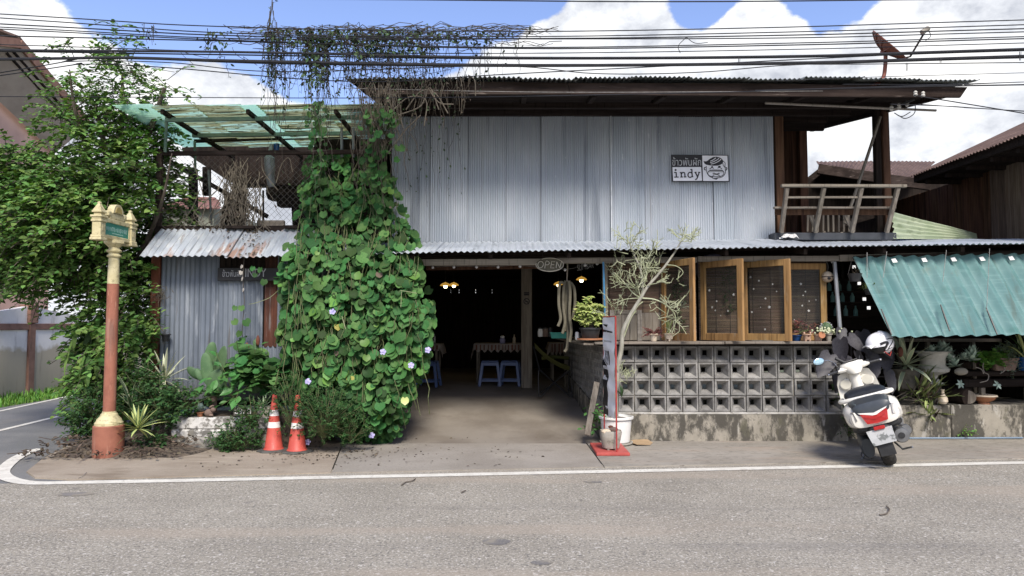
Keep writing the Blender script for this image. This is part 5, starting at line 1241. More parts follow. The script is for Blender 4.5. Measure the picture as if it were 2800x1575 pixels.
def bush(name, label, cat, ells, mat, size, n_l=7, base=OVS, seed=1, group=None, stems=True):
    """leafy clump from ellipsoids (px, py, Y, a, b, dY, twigs)"""
    c = ells[0]; t = thing(name, label, cat, P(c[0], c[1] + c[4], c[2]), group); L = []; sm = MB()
    for cx, cy, cY, a, b, dY, n in ells:
        root = P(cx, cy + b * .9, cY)
        for k in range(n):
            v = Vector((rnd.gauss(0, 1), rnd.gauss(0, 1), rnd.gauss(0, 1))).normalized() * rnd.random() ** .4
            if v.y > .6: v.y *= -1
            p = P(cx + a * v.x, cy - b * v.z, cY + dY * v.y); d = (Vector((v.x, v.y, v.z + .3)) + Vector((rnd.gauss(0, .4), rnd.gauss(0, .4), rnd.gauss(0, .4)))).normalized()
            s2 = d.orthogonal().normalized()
            for j in range(n_l):
                q = Matrix.Rotation(rnd.random() * 6.28, 3, d) @ s2
                L.append((frame_m((rnd.gauss(0, .5), -.4 + rnd.gauss(0, .4), 1), q * .8 + d * .6, size * rnd.uniform(.65, 1.2)), p + d * size * 2.2 * j / n_l))
            if stems and k % 3 == 0: sm.tube(spline([root, root.lerp(p, .55) + Vector((rnd.gauss(0, .02), 0, .03)), p + d * size * 2], 3), .004, 4)
    if size >= .07:
        L.sort(key=lambda l: l[1].y); me = MB().add(*base).mesh('leaf', smooth=0); me.materials.append(mat)
        for m, q in L[:300]: piece(me, 'leaf', t, q, m)
        L = L[300:]
    if L: scatter_mb(base, L).build('foliage', mat, t, smooth=0, kind='stuff')
    if stems and sm.v: sm.build('stem', M['vine_stem'], t, kind='stuff')
    return t
bush('small_leaved_bush', 'dense dark bush of tiny leaves at the foot of the vine behind the traffic cones', 'bush', [(885, 1130, 8.25, 95, 75, .3, 330), (800, 1100, 8.35, 60, 90, .25, 150), (960, 1170, 8.3, 60, 45, .25, 90)], M['bush_leaf'], .034, 9)
bush('creeping_bush', 'low feathery green creeper spilling over the white planter wall', 'bush', [(655, 1195, 8.38, 62, 48, .12, 130), (690, 1130, 8.42, 45, 40, .1, 60), (600, 1215, 8.4, 30, 20, .1, 30)], M['bush_leaf'], .045, 9)
bush('undergrowth_bush', 'leafy green undergrowth between the agaves left of the white planter', 'bush', [(440, 1110, 8.55, 75, 60, .25, 130), (510, 1095, 8.6, 60, 40, .2, 70), (390, 1060, 8.7, 50, 70, .25, 80), (425, 1220, 8.3, 45, 22, .12, 40)], M['bush_leaf'], .06, 7, OV)
bush('hedge_shrub', 'dark green shrub trailing over the corner bank beside the side road', 'shrub', [(255, 1120, 8.9, 60, 60, .3, 120), (215, 1160, 8.9, 45, 30, .25, 60), (330, 1120, 8.9, 60, 50, .3, 90)], M['bush_leaf'], .06, 7, OV)
bush('philodendron', 'glossy heart leaved plant in the middle of the white planter', 'plant', [(640, 1045, 8.75, 55, 50, .15, 26), (655, 1000, 8.9, 40, 40, .12, 16)], M['soft_leaf'], .15, 4, OV)
bush('vine_runner', 'round leaved vine shoots rambling along the shed foot behind the cones', 'vine', [(745, 1035, 8.8, 60, 38, .2, 40), (700, 1010, 8.85, 50, 35, .15, 24)], M['vine_leaf'], .085, 3, VL[0])
# ------------------------------------------------------------------ street name post
sp = thing('street_name_post', 'terracotta and cream street name post with a green plate on top', 'signpost', (-4.71, 8.05, 0))
c0 = (-4.71, 8.05, 0)
MB().lathe([(.165, -.03), (.165, .36), (.155, .372)], c0, 28, wob=lambda a, z: .012 * noise.noise((a, z * 4, 1))).build('pedestal', M['terracotta_paint'], sp)
MB().lathe([(.150, .372), (.150, .40), (.135, .415), (.128, .44), (.095, .475), (.088, .50), (.075, .51), (.072, .53)], c0, 24).build('collar', M['cream'], sp)
MB().lathe([(.068, .53), (.063, 2.02)], c0, 20).build('shaft', M['terracotta_paint'], sp)
MB().lathe([(.064, 2.02), (.060, 2.20), (.056, 2.33), (.075, 2.34), (.078, 2.355), (.060, 2.372), (.058, 2.385), (.080, 2.40), (.083, 2.415), (.060, 2.43), (.056, 2.45)], c0, 20).build('neck', M['cream'], sp)
MB().lathe([(.058, 2.45), (.075, 2.47), (.105, 2.50), (.110, 2.535)], c0, 18, wob=lambda a, z: .09 * math.cos(7 * a) * max(0, (z - 2.44) / .1)).build('capital', M['cream'], sp)
def py_(y0, z0, y1, z1, x0=-.036, x1=.036, bev=.005): return MB().box((-4.71 + x0, y0, z0), (-4.71 + x1, y1, z1), bev)
py_(7.76, 2.535, 8.34, 2.58, -.036, .036).build('board_sill', M['cream'], sp)
py_(7.76, 2.725, 8.34, 2.775, -.036, .036).build('board_head', M['cream'], sp)
py_(7.77, 2.58, 7.805, 2.725, -.032, .032).build('board_jamb', M['cream'], sp)
py_(8.295, 2.58, 8.335, 2.725, -.032, .032).build('board_jamb', M['cream'], sp)
pl = py_(7.805, 2.58, 8.295, 2.725, -.02, .022, 0).build('name_plate', M['sign_green'], sp)
mb = MB()                                     # worn lettering: upright strokes in one line, a small line below
y = 7.84
while y < 8.25:
    h = rnd.uniform(.03, .055); z = 2.655 + rnd.uniform(-.004, .004); w = rnd.uniform(.006, .012)
    mb.box((-4.6875, y, z - h / 2), (-4.6855, y + w, z + h / 2))
    if rnd.random() < .5: mb.box((-4.6875, y + w, z + h / 2 - .008), (-4.6855, y + w + .014, z + h / 2))
    y += w + rnd.uniform(.008, .022)
y = 7.96
while y < 8.18: mb.box((-4.6875, y, 2.602), (-4.6855, y + .008, 2.614)); y += .014
mb.build('lettering', M['sign_text'], pl, smooth=0, kind='stuff')
for yc in (7.735, 8.365):
    t = MB(); X = -4.71
    for z0, z1, r in ((2.50, 2.53, .066), (2.53, 2.56, .060), (2.56, 2.71, .050), (2.71, 2.735, .061), (2.735, 2.76, .055), (2.76, 2.785, .067)):
        t.box((X - r, yc - r, z0), (X + r, yc + r, z1), .005)
    tw_ = t.build('tower', M['cream'], sp)
    MB().box((X - .048, yc - .032, 2.60), (X + .054, yc + .032, 2.69), .012).build('relief', M['cream'], tw_)
    f = MB().box((X - .04, yc - .04, 2.785), (X + .04, yc + .04, 2.815), .004).box((X - .056, yc - .056, 2.815), (X + .056, yc + .056, 2.835), .004)
    f.lathe([(.072, 2.835), (.047, 2.875), (.028, 2.905), (.018, 2.92), (.024, 2.93), (.012, 2.945)], (X, yc, 0), 4, Matrix.Rotation(R(45), 3, 'Z')).build('finial', M['cream'], tw_)
pd = py_(7.90, 2.775, 8.20, 2.85, -.032, .032, .008).build('pediment', M['cream'], sp)
for a, b in ((7.86, 7.93), (8.17, 8.24)): py_(a, 2.80, b, 2.865, -.036, .036, .012).build('scroll', M['cream'], pd)
arch = [Vector((-4.75, 8.05 + .10 * math.cos(t), 2.852 + .11 * math.sin(t))) for t in [math.pi * k / 12 for k in range(13)]]
MB().prism(arch, (.08, 0, 0)).build('arch', M['cream'], pd)
arch = [Vector((-4.6705, 8.05 + .065 * math.cos(t), 2.86 + .07 * math.sin(t))) for t in [math.pi * k / 12 for k in range(13)]]
MB().prism(arch, (.006, 0, 0)).build('arch_panel', pmat('ochre_recess', (.36, .28, .10), (.30, .23, .08), 14, .7), pd)

# ------------------------------------------------------------------ traffic cones
def cone(label, px, py, rot):
    c = G(px, py); t = thing('traffic_cone', label, 'traffic cone', c, 'traffic cones before the vine')
    H = .655; z0 = .035; rr = lambda q: .108 - .083 * q
    def sec(a, b, g=0.): return [(rr(a) + g, z0 + H * a), (rr(b) + g, z0 + H * b)]
    MB().lathe([(.125, z0 - .004), (.112, z0 + .012)] + sec(.03, .39) + sec(.395, .395), c, 24).build('cone_body', M['cone_red'], t)
    MB().lathe(sec(.396, .50, .0015), c, 24).build('band', M['cone_white'], t)
    MB().lathe(sec(.50, .61), c, 24).build('cone_body', M['cone_red'], t)
    MB().lathe(sec(.611, .72, .0015), c, 24).build('band', M['cone_white'], t)
    MB().lathe(sec(.72, .99) + [(.018, z0 + H)], c, 24).build('cone_body', M['cone_red'], t)
    b = MB().lathe([(.195, 0), (.20, .02), (.18, .033), (.12, .036)], (0, 0, 0), 8)
    b.xf(Matrix.Translation(c) @ Matrix.Rotation(rot, 4, 'Z')).build('rubber_base', M['cone_base'], t, smooth=20)
cone('faded red traffic cone standing clear of the bush with two white bands', 748, 1235, .4)
cone('faded red traffic cone half covered by the small leaved bush', 812, 1238, .1)

# ------------------------------------------------------------------ white planter and the bank beside it
pw = thing('planter_wall', 'low white planter wall blotched with black mould', 'planter', P(600, 1225, 8.55))
a, b = G(478, 1226), G(742, 1224)
MB().box((a.x, 8.48, -.02), (b.x, 8.60, .25), .015).build('wall_block', M['peeling'], pw)
MB().box((a.x + .004, 8.484, .252), (b.x - .3, 8.60, .395), .012).build('wall_block', M['peeling'], pw)
MB().box((b.x - .298, 8.49, .252), (b.x + .02, 8.60, .388), .012).build('wall_block', M['peeling'], pw)
MB().box((a.x - .02, 8.60, -.02), (-2.4, 9.32, .38), .01).build('soil', M['dirt'], pw)
kb = thing('kerb_stone', 'mossy grey kerb stone lying between the lime striped agave and planter', 'stone', G(430, 1215))
MB().bar(G(385, 1212) + Vector((0, .1, .07)), G(476, 1206) + Vector((0, .25, .07)), .16, .16, .015).build('stone', M['plinth'], kb)
mb = MB(); nx, ny = 26, 14; x0, x1, y0, y1 = -5.75, -3.55, 7.72, 9.3
for j in range(ny + 1):
    for i in range(nx + 1):
        x, y = x0 + (x1 - x0) * i / nx, y0 + (y1 - y0) * j / ny
        e = min(1, 3.2 * min(i / nx, 1 - i / nx), 4 * (j / ny))
        z = .02 + (.20 * (j / ny) ** .8 * (1 if x < -4 else .9) + .05 * noise.noise((x * 3, y * 3, 0)) + .02 * noise.noise((x * 11, y * 11, 0))) * e - .06 * (1 - e)
        mb.v.append((x + .12 * (1 - j / ny), y, z))
for j in range(ny):
    for i in range(nx): q = j * (nx + 1) + i; mb.f.append((q, q + 1, q + nx + 2, q + nx + 1))
structure(mb.build('dirt_bank', M['dirt'], smooth=60))
# ------------------------------------------------------------------ rosettes
def leaf2(L, w, droop, n=7, fold=.22, mid=.5, tw=0.):
    vs, fs, mi = [], [], []; y = z = 0.
    for i in range(n + 1):
        t = i / n; ww = w * (.62 + .76 * t if t < .5 else (1 - ((t - .5) / .5) ** 1.7)) / 2 + .0008; a = droop * t * t
        for k in (-1, -mid, 0, mid, 1): vs.append((k * ww, y, z + abs(k) * fold * ww))
        y += L / n * math.cos(a); z -= L / n * math.sin(a)
    for i in range(n):
        for k in range(4): q = i * 5 + k; fs.append((q, q + 1, q + 6, q + 5)); mi.append(0 if k in (0, 3) else 1)
    return vs, fs, mi
def rosette(parent, c, n, L, w, m_edge, m_mid, el=(10, 80), droop=(.2, 1.1), mid=.5, nm=4, name='leaf', jit=.3, face=0.):
    ms = []
    for k in range(nm):
        vs, fs, mi = leaf2(L * rnd.uniform(.85, 1.1), w, droop[0] + (droop[1] - droop[0]) * k / max(1, nm - 1), mid=mid)
        me = MB().add(vs, fs).mesh(name, smooth=50); me.materials.append(M[m_edge]); me.materials.append(M[m_mid]); me.polygons.foreach_set('material_index', mi); ms.append(me)
    for k in range(n):
        t = k / max(1, n - 1); az = k * 2.39996 + rnd.uniform(-.2, .2); e = R(el[0] + (el[1] - el[0]) * t + rnd.uniform(-8, 8))
        Mx = Matrix.Rotation(az, 3, 'Z') @ Matrix.Rotation(e, 3, 'X') @ Matrix.Rotation(rnd.uniform(-jit, jit), 3, 'Y') * rnd.uniform(.8, 1.08)
        piece(ms[min(nm - 1, int((1 - t) * nm))], name, parent, Vector(c) + Vector((0, 0, .02 * t * L)), Mx)
def pot(parent, c, r0, r1, h, mat, name='pot', rim=.012, soil=True):
    MB().lathe([(r0 * .96, 0), (r0, .004), (r1 * .97, h * .84), (r1 + rim, h * .85), (r1 + rim, h), (r1, h), (r1 * .93, h * .9), (r0 * .5, h * .88)], c, 22).build(name, M[mat], parent)
    if soil: MB().lathe([(r1 * .94, h * .86), (r1 * .5, h * .92), (.01, h * .93)], c, 16).build('soil', M['dirt'], parent)
t = thing('striped_agave', 'agave rosette with lime yellow centred leaves beside the terracotta pedestal', 'agave', P(377, 1175, 8.0))
rosette(t, P(377, 1172, 8.0), 30, .30, .040, 'agave_dark', 'agave_lime', (-28, 82), (.1, .5), .62)
t = thing('yucca', 'pale edged yucca in a black pot before the zinc shed wall', 'yucca', P(450, 1100, 8.85))
rosette(t, P(450, 1040, 8.85), 34, .42, .036, 'agave_pale', 'agave', (-45, 78), (.2, .9), .35)
c = P(448, 1092, 8.85); pot(t, c, .085, .10, .17, 'black_plastic')
MB().tube([c + Vector((0, 0, .15)), P(450, 1042, 8.85)], .03, 8).build('trunk', M['bark'], t)
t = thing('white_stool', 'small chipped white stand under the black yucca pot', 'stand', P(450, 1130, 8.85))
z = c.z
MB().box((c.x - .13, 8.74, z - .035), (c.x + .13, 8.96, z - .002), .008).build('top_board', M['peeling'], t)
for a in (-.1, .07):
    for b in (8.75, 8.92): MB().box((c.x + a, b, .2), (c.x + a + .03, b + .03, z - .036), .003).build('leg', M['peeling'], t)
t = thing('dark_agave', 'slim grey green agave among the undergrowth left of the yucca', 'agave', P(362, 1120, 8.6))
rosette(t, P(362, 1125, 8.6), 14, .46, .045, 'agave_pale', 'agave_dark', (35, 80), (.3, .9), .7)
t = thing('succulent_pot', 'grey green succulent rosette in a little terracotta pot on the planter wall', 'succulent', P(547, 1138, 8.58))
c = P(547, 1139, 8.58); pot(t, c, .03, .038, .055, 'terracotta'); rosette(t, c + Vector((0, 0, .075)), 22, .10, .045, 'succulent', 'succulent', (5, 75), (-.5, -.2))
t = thing('rabbit_figure', 'small weathered clay rabbit sitting on the planter wall', 'figurine', P(573, 1140, 8.56))
c = P(573, 1139, 8.56)
mb = MB().ball(c + Vector((-.01, 0, .045)), (.055, .045, .05), 12, 8).ball(c + Vector((.045, -.01, .085)), (.034, .03, .03), 10, 7); mb.build('body', M['old_clay'], t)
for k in (-1, 1): MB().ball(c + Vector((.02, .012 * k, .125)), (.03, .008, .012), 8, 5, Matrix.Rotation(R(-25 + 10 * k), 3, 'Y')).build('ear', M['old_clay'], t)
MB().ball(c + Vector((.03, -.03, .02)), (.03, .015, .015), 8, 5).build('paw', M['old_clay'], t)
t = thing('prickly_pear', 'tall prickly pear cactus with upright pads before the shed door', 'cactus', P(590, 1120, 8.85))
for px, py, a, b, rot in ((592, 1050, 26, 40, 5), (566, 1010, 16, 46, -8), (575, 970, 15, 36, 10), (605, 985, 17, 40, 12), (586, 1005, 20, 44, 0), (530, 1020, 12, 24, -50), (606, 1030, 18, 40, 14), (545, 1025, 10, 20, -30)):
    MB().ball(P(px, py, 8.85 + rnd.uniform(-.06, .06)), (a / 211, .018, b / 211), 12, 9, Matrix.Rotation(R(rot), 3, 'Y') @ Matrix.Rotation(R(rnd.uniform(-30, 30)), 3, 'Z')).build('pad', M['cactus'], t)
MB().lathe([(.045, 0), (.042, .22)], P(583, 1128, 8.8), 14).build('pot', M['old_clay'], t)
t = thing('green_cereus', 'dark finger cactus with a brown dried flower stalk right of the philodendron', 'cactus', P(700, 1080, 9.0))
for px, py, h, r in ((713, 1010, 120, 9), (700, 1000, 150, 8), (727, 1015, 110, 9), (690, 1030, 90, 8)):
    MB().tube([P(px, py + h / 2, 9.0), P(px + rnd.uniform(-3, 3), py, 9.0), P(px + rnd.uniform(-6, 6), py - h / 2 + 8, 9.0), P(px + 2, py - h / 2, 9.0)], [r / 207, r / 207 * 1.15, r / 207, .01], 8).build('finger', M['cactus'], t)
for px, py in ((675, 952), (705, 932)): MB().ball(P(px, py, 8.95), (.026, .02, .075), 8, 6).build('dry_pod', M['red_post'], t)
t = thing('square_planter', 'square grey cement pot with a spiky plant beside the cones', 'planter', P(722, 1138, 8.62))
c = P(724, 1139, 8.62); MB().lathe([(.085, 0), (.105, .10), (.115, .10), (.115, .115), (.1, .115), (.08, .1)], c, 4, Matrix.Rotation(R(45), 3, 'Z')).build('pot', M['grey_pot'], t, smooth=20)
rosette(t, c + Vector((-.02, 0, .11)), 16, .20, .02, 'agave_dark', 'agave', (15, 80), (.1, .6))
t = thing('parking_notice', 'dark slate leaning on the planter with hand painted white Thai letters', 'sign', P(665, 1138, 8.6))
a, b = P(638, 1138, 8.62), P(690, 1112, 8.66)
MB().box((a.x, 8.62, a.z), (b.x, 8.64, b.z), .004).build('slate', M['urn_dark'], t)
p, q = P(642, 1132, 8.615), P(686, 1117, 8.615)
text_mb('มจอด', (p.x, 8.617, p.z), Vector((1, 0, 0)), Vector((0, 0, 1)), q.x - p.x, q.z - p.z, .003, (0, -1, 0)).build('lettering', M['white'], t, smooth=0)
# strap leaved fern in the tree's shade
t = thing('strap_leaf_fern', 'clump of long drooping strap leaves under the big tree', 'fern', P(265, 985, 9.2))
for k in range(30):
    px, py = rnd.gauss(265, 26), rnd.uniform(850, 960); L_ = rnd.uniform(.32, .55); me = MB().add(*strap(L_, .075, rnd.uniform(.3, .9), fold=.2)).mesh('leaf', smooth=60); me.materials.append(M['tree_leaf' if k % 3 else 'bush_leaf'])
    piece(me, 'leaf', t, P(px, py, 9.25 + rnd.uniform(-.2, .15)), frame_m((rnd.gauss(0, .4) - .2, -1, .35), (rnd.gauss(0, .45) - .15, -.25, -1), 1.))
# pots wired to the red post
t = thing('air_plant', 'dried tangle of an air plant tied to the red shed post', 'plant', P(438, 805, 9.2)); mb = MB()
for k in range(70):
    a = P(rnd.gauss(438, 13), rnd.gauss(803, 10), 9.2); d = Vector((rnd.gauss(0, 1), rnd.gauss(0, .5), rnd.gauss(0, .8))).normalized() * rnd.uniform(.05, .12)
    mb.tube([a, a + d * .6, a + d + Vector((0, 0, -.03))], .0025, 4)
mb.build('tangle', M['dry_vine'], t, kind='stuff')
t = thing('post_pot', 'small black pot of withered stems wired to the red shed post', 'plant pot', P(452, 935, 9.2))
c = P(453, 934, 9.18); pot(t, c, .04, .052, .10, 'black_plastic'); mb = MB()
for k in range(45):
    a = P(rnd.gauss(437, 10), rnd.gauss(915, 12), 9.18); d = Vector((rnd.gauss(0, 1), rnd.gauss(0, .5), rnd.gauss(0, .8))).normalized() * rnd.uniform(.04, .09); mb.tube([a, a + d], .0025, 4)
mb.build('tangle', M['dry_vine'], t, kind='stuff')

# ------------------------------------------------------------------ the tall pencil tree in a white tub
t = thing('pencil_tree', 'tall twiggy pencil tree with a pale leaning trunk in a white tub', 'tree', (1.31, 8.82, 0))
cb = Vector((1.335, 8.84, .0))
MB().lathe([(.19, .014), (.212, .03), (.213, .048), (.2, .048), (.17, .02)], cb, 28).build('saucer', M['grey_pot'], t)
MB().lathe([(.16, .04), (.17, .05), (.20, .335), (.222, .34), (.224, .365), (.205, .37), (.205, .345), (.1, .34)], cb, 28).build('tub', M['white'], t)
MB().lathe([(.206, .33), (.1, .35), (.01, .36)], cb, 20).build('soil', M['dirt'], t)
YT = 8.78
tk = [cb + Vector((0, 0, .33)), P(1684, 1080, YT), P(1690, 1000, YT), P(1699, 955, YT), P(1703, 908, YT), P(1718, 872, YT), P(1735, 842, YT), P(1752, 815, YT)]
MB().tube(spline(tk, 5), [.035 - .0004 * k for k in range(36)], 9).build('trunk', M['pencil_bark'], t)
mbr, mtw = MB(), MB()
def br(pts, r0, r1, Y=YT):
    q = spline([P(x, y, Y + (d[0] if d else 0)) for x, y, *d in pts], 4); n = len(q)
    MB().tube(q, [r0 + (r1 - r0) * k / (n - 1) for k in range(n)], 7).build('branch', M['pencil_bark'] if r0 > .013 else M['pencil'], t); return q
B = [br([(1752, 815), (1770, 785), (1796, 755), (1821, 724), (1846, 688), (1868, 650)], .022, .010), br([(1752, 815), (1758, 790), (1752, 740), (1738, 705), (1716, 655)], .016, .008),
     br([(1752, 815), (1790, 819), (1821, 834), (1843, 856), (1847, 880), (1838, 910)], .011, .005), br([(1752, 815), (1730, 800, .05), (1705, 770, .1), (1680, 745, .12)], .010, .005),
     br([(1752, 815), (1712, 818, .05), (1680, 830, .1)], .007, .005), br([(1720, 870), (1735, 850), (1745, 835), (1758, 825)], .010, .008), br([(1821, 724), (1850, 728), (1868, 745), (1850, 765)], .007, .004), br([(1755, 800), (1775, 730), (1790, 700)], .010, .005), br([(1752, 815), (1735, 750, .06), (1730, 720, .08)], .009, .005),
     br([(1703, 930), (1725, 870), (1740, 850)], .008, .006)]
def twig(p, d, L_, r, depth, mbx):
    q = p + d * L_; bend = Vector((rnd.gauss(0, .12), rnd.gauss(0, .12), rnd.gauss(0, .1) + .08)) * L_
    mbx.tube([p, p.lerp(q, .5) + bend * .5, q + bend], [r, r * .95, r * .8], 5); q = q + bend
    if depth > 0:
        for k in range(rnd.choice((2, 2, 3))):
            e = (d + Vector((rnd.gauss(0, .62), rnd.gauss(0, .55), rnd.gauss(0, .55)))).normalized(); twig(q, e, L_ * rnd.uniform(.6, .95), r * .85, depth - 1, mbx)
def tuft(px, py, sp_, n, up, L_, r=.0055, dY=0., depth=2):
    r *= 1.1
    for k in range(int(n * 1.15)):
        p = P(px + rnd.gauss(0, sp_), py + rnd.gauss(0, sp_), YT + dY + rnd.gauss(0, .07)); a = rnd.gauss(up[0], .75); d = Vector((math.sin(a), rnd.gauss(0, .45), math.cos(a) * up[1])).normalized(); twig(p, d, L_ * rnd.uniform(.6, 1.2), r, depth, mtw)
tuft(1752, 745, 20, 16, (0, 1), .10); tuft(1770, 770, 14, 10, (.4, 1), .10); tuft(1715, 662, 10, 7, (-.2, 1), .10); tuft(1868, 655, 8, 11, (.2, 1), .09); tuft(1702, 775, 18, 9, (-.4, 1), .10, .004, .14); tuft(1682, 765, 12, 4, (-.7, 1), .09, .004, .16)
tuft(1840, 850, 12, 8, (.9, .8), .10, .005); tuft(1840, 875, 10, 8, (.1, -1), .13, .005, 0, 1); tuft(1790, 700, 12, 8, (.2, 1), .10); tuft(1690, 850, 14, 9, (-.3, 1), .09, .004, .12); tuft(1800, 840, 18, 6, (.3, -1), .12, .0045, .05, 1); tuft(1735, 700, 14, 8, (-.4, 1), .10); tuft(1668, 850, 10, 3, (-.4, 1), .08, .0035, .15)
tuft(1745, 790, 10, 8, (-.5, 1), .09); tuft(1850, 765, 5, 3, (.6, -1), .08, .005, 0, 1); tuft(1715, 1035, 6, 10, (.1, 1), .05, .004); tuft(1700, 1020, 6, 8, (-.2, 1), .06, .004)
mtw.build('twig', M['pencil'], t, kind='stuff')
rosette(t, P(1700, 1085, 8.72), 12, .16, .02, 'agave_dark', 'bush_leaf', (40, 85), (.2, .6))
bush('corner_weed', 'broad leaved weed between the entrance corner and the white tub', 'plant', [(1640, 1120, 8.95, 16, 40, .06, 14), (1620, 1160, 8.95, 10, 30, .05, 8)], M['soft_leaf'], .075, 3, OV)
# plank leaning at the corner
t = thing('leaning_plank', 'grey weathered plank leaning on the corner of the block wall', 'plank', G(1604, 1198))
MB().bar(P(1605, 1190, 8.75), P(1632, 1045, 9.0), .075, .025, .004, up=(0, 1, 0)).build('plank', M['grey_wood'], t)

# ------------------------------------------------------------------ banner stand on a red board, cracked pot
t = thing('banner_stand', 'narrow red framed stand with a wrinkled printed banner on a red board', 'sign', (1.2, 8.3, 0))
na, fa = G(1684, 1243), G(1652, 1190)
xb, y0, y1 = 1.228, 8.10, 8.60
bX = lambda y: 1.228 - .15 * (y - 8.10)
MB().box((.985, 8.04, .012), (1.375, 8.72, .05), .006).xf(Matrix.Identity(4)).build('base_board', M['red_board'], t)
for y in (y0, y1): MB().tube([(bX(y), y, .05), (bX(y), y, 1.635)], .0095, 8).build('upright', M['red_metal'], t)
MB().tube([(bX(y0), y0, 1.635), (bX(y1), y1, 1.635)], .0095, 8).build('top_bar', M['red_metal'], t)
mb = MB(); ny_, nz_ = 10, 34; W = [[None] * (ny_ + 1) for _ in range(nz_ + 1)]
def ban(u, v):     # u along Y, v down
    z = 1.63 - v * 1.20; y = y0 + .01 + (y1 - y0 - .02) * u
    return Vector((bX(y) + .007 * math.sin(v * 31 + 3 * u) + .012 * noise.noise((u * 3, v * 9, 2)) + .006 * noise.noise((u * 5, v * 34, 8)) - .012, y, z))
for k in (0, 1):
    for j in range(nz_ + 1):
        for i in range(ny_ + 1): mb.v.append(ban(i / ny_, j / nz_) + Vector((.002 * k, 0, 0)))
N_ = (ny_ + 1) * (nz_ + 1)
for j in range(nz_):
    for i in range(ny_): q = j * (ny_ + 1) + i; mb.f.append((q, q + 1, q + ny_ + 2, q + ny_ + 1)); mb.f.append((N_ + q + ny_ + 1, N_ + q + ny_ + 2, N_ + q + 1, N_ + q))
bn = mb.build('banner', M['white_paper'], t, smooth=80)
def bpatch(poly, mat, name, g=-.003):
    mb = MB(); n = 10
    (ua, va), (ub, vb), (uc, vc), (ud, vd) = poly
    for j in range(n + 1):
        s = j / n
        for i in range(5):
            r_ = i / 4; u = (ua + (ub - ua) * r_) * (1 - s) + (ud + (uc - ud) * r_) * s; v = (va + (vb - va) * r_) * (1 - s) + (vd + (vc - vd) * r_) * s
            mb.v.append(ban(u, v) + Vector((g, 0, 0)))
    for j in range(n):
        for i in range(4): q = j * 5 + i; mb.f.append((q, q + 1, q + 6, q + 5))
    mb.build(name, mat, bn, smooth=80)
bpatch([(.55, .50), (1, .42), (1, 1), (.62, 1)], M['black'], 'print'); bpatch([(0.1, .145), (1, .125), (1, .15), (.1, .158)], M['black'], 'print')
bpatch([(.3, .24), (.9, .235), (.9, .25), (.3, .255)], M['grey_print'], 'print'); bpatch([(.55, .075), (.95, .07), (.8, .09), (.6, .10)], M['black'], 'print')
for k in range(5): bpatch([(.42 + .1 * k, .34 + .005 * (k % 2)), (.47 + .1 * k, .34), (.47 + .1 * k, .48), (.42 + .1 * k, .485)], M['black'], 'print')
for k in range(5): bpatch([(.66 + .065 * k, .595), (.70 + .065 * k, .595), (.70 + .065 * k, .64), (.66 + .065 * k, .64)], M['white_paper'], 'print', -.006)
for k in range(4): bpatch([(.5 + .1 * k, .495), (.56 + .1 * k, .495), (.56 + .1 * k, .53), (.5 + .1 * k, .53)], M['white_paper'], 'print', -.006)
t = thing('cracked_pot', 'broken cement pot of shells and a paper flower on the red board', 'pot', (1.19, 8.25, .05))
MB().lathe([(.085, .012), (.10, .02), (.135, .20), (.125, .225), (.10, .19), (.05, .18)], (1.185, 8.28, .05), 20, wob=lambda a, z: .05 * noise.noise((a * 2, z * 14, 5)) + (.10 * noise.noise((a * 3, 0, 1)) if z > .19 else 0)).build('pot', M['grey_pot'], t)
for a in (.6, 2.2, 4.2, 5.4): MB().box((1.185 + .08 * math.cos(a) - .012, 8.28 + .08 * math.sin(a) - .012, .051), (1.185 + .08 * math.cos(a) + .012, 8.28 + .08 * math.sin(a) + .012, .064)).build('foot', M['grey_pot'], t)
for k, (dx, dy, dz_, r, m) in enumerate(((-.065, -.06, .215, .055, 'cream_pot'), (.03, -.02, .235, .05, 'old_clay'), (.05, -.06, .19, .04, 'old_clay'), (-.02, -.09, .195, .032, 'cream_pot'), (.0, .02, .26, .03, 'red_post'), (.08, -.02, .2, .04, 'grey_pot'))):
    MB().ball((1.185 + dx, 8.28 + dy, .05 + dz_), (r, r * .8, r * .62), 12, 8, nz=.25, sc=24).build('shell', M[m], t)
t = thing('cardboard_scrap', 'flattened piece of brown cardboard on the concrete beside the white tub', 'cardboard', G(1755, 1218))
pts = [G(1712, 1212), G(1765, 1205), G(1785, 1214), G(1778, 1221), G(1740, 1223)]
MB().prism([p + Vector((0, 0, .022 + .012 * math.sin(i * 2))) for i, p in enumerate(pts)], (0, 0, .006)).build('sheet', M['cardboard'], t, smooth=0)

# ------------------------------------------------------------------ logo board on the zinc wall
t = thing('logo_board', 'black and white shop board with a laughing face on the grey sheets', 'sign', P(1914, 497, 9.93))
YL = 9.93
zp = lambda u, v, d=0.: P(1820 + u / 13.56, 410 + v / 13.56, YL - d)
MB().prism([zp(215, 172), zp(2330, 185), zp(2372, 1172), zp(255, 1168)], (0, .025, 0)).build('board', M['black'], t, smooth=0)
def patch(poly, d, mat, name='print'): return MB().prism([zp(u, v, d) for u, v in poly], (0, .002, 0)).build(name, mat, t, smooth=0)
patch([(255, 636), (1318, 632), (1350, 1140), (285, 1146)], .003, M['white_paper'], 'white_field'); patch([(1358, 205), (2290, 212), (2338, 1148), (1392, 1146)], .003, M['white_paper'], 'white_field')
p, q = zp(245, 585), zp(1312, 265)
text_mb('ข้าวพันผัก', (p.x, YL - .003, p.z), Vector((1, 0, 0)), Vector((0, 0, 1)), q.x - p.x, q.z - p.z, .002, (0, -1, 0)).build('lettering', M['grey_print'], t, smooth=0)
mb = MB(); K = 13.56 * 1867 / 9.93
def stk(pts, w, d=.006, sm=True):
    q = [zp(u, v, d) for u, v in pts]; mb.ribbon(spline(q, 5) if sm and len(q) > 2 else q, w / K, (0, -1, 0), .0015)
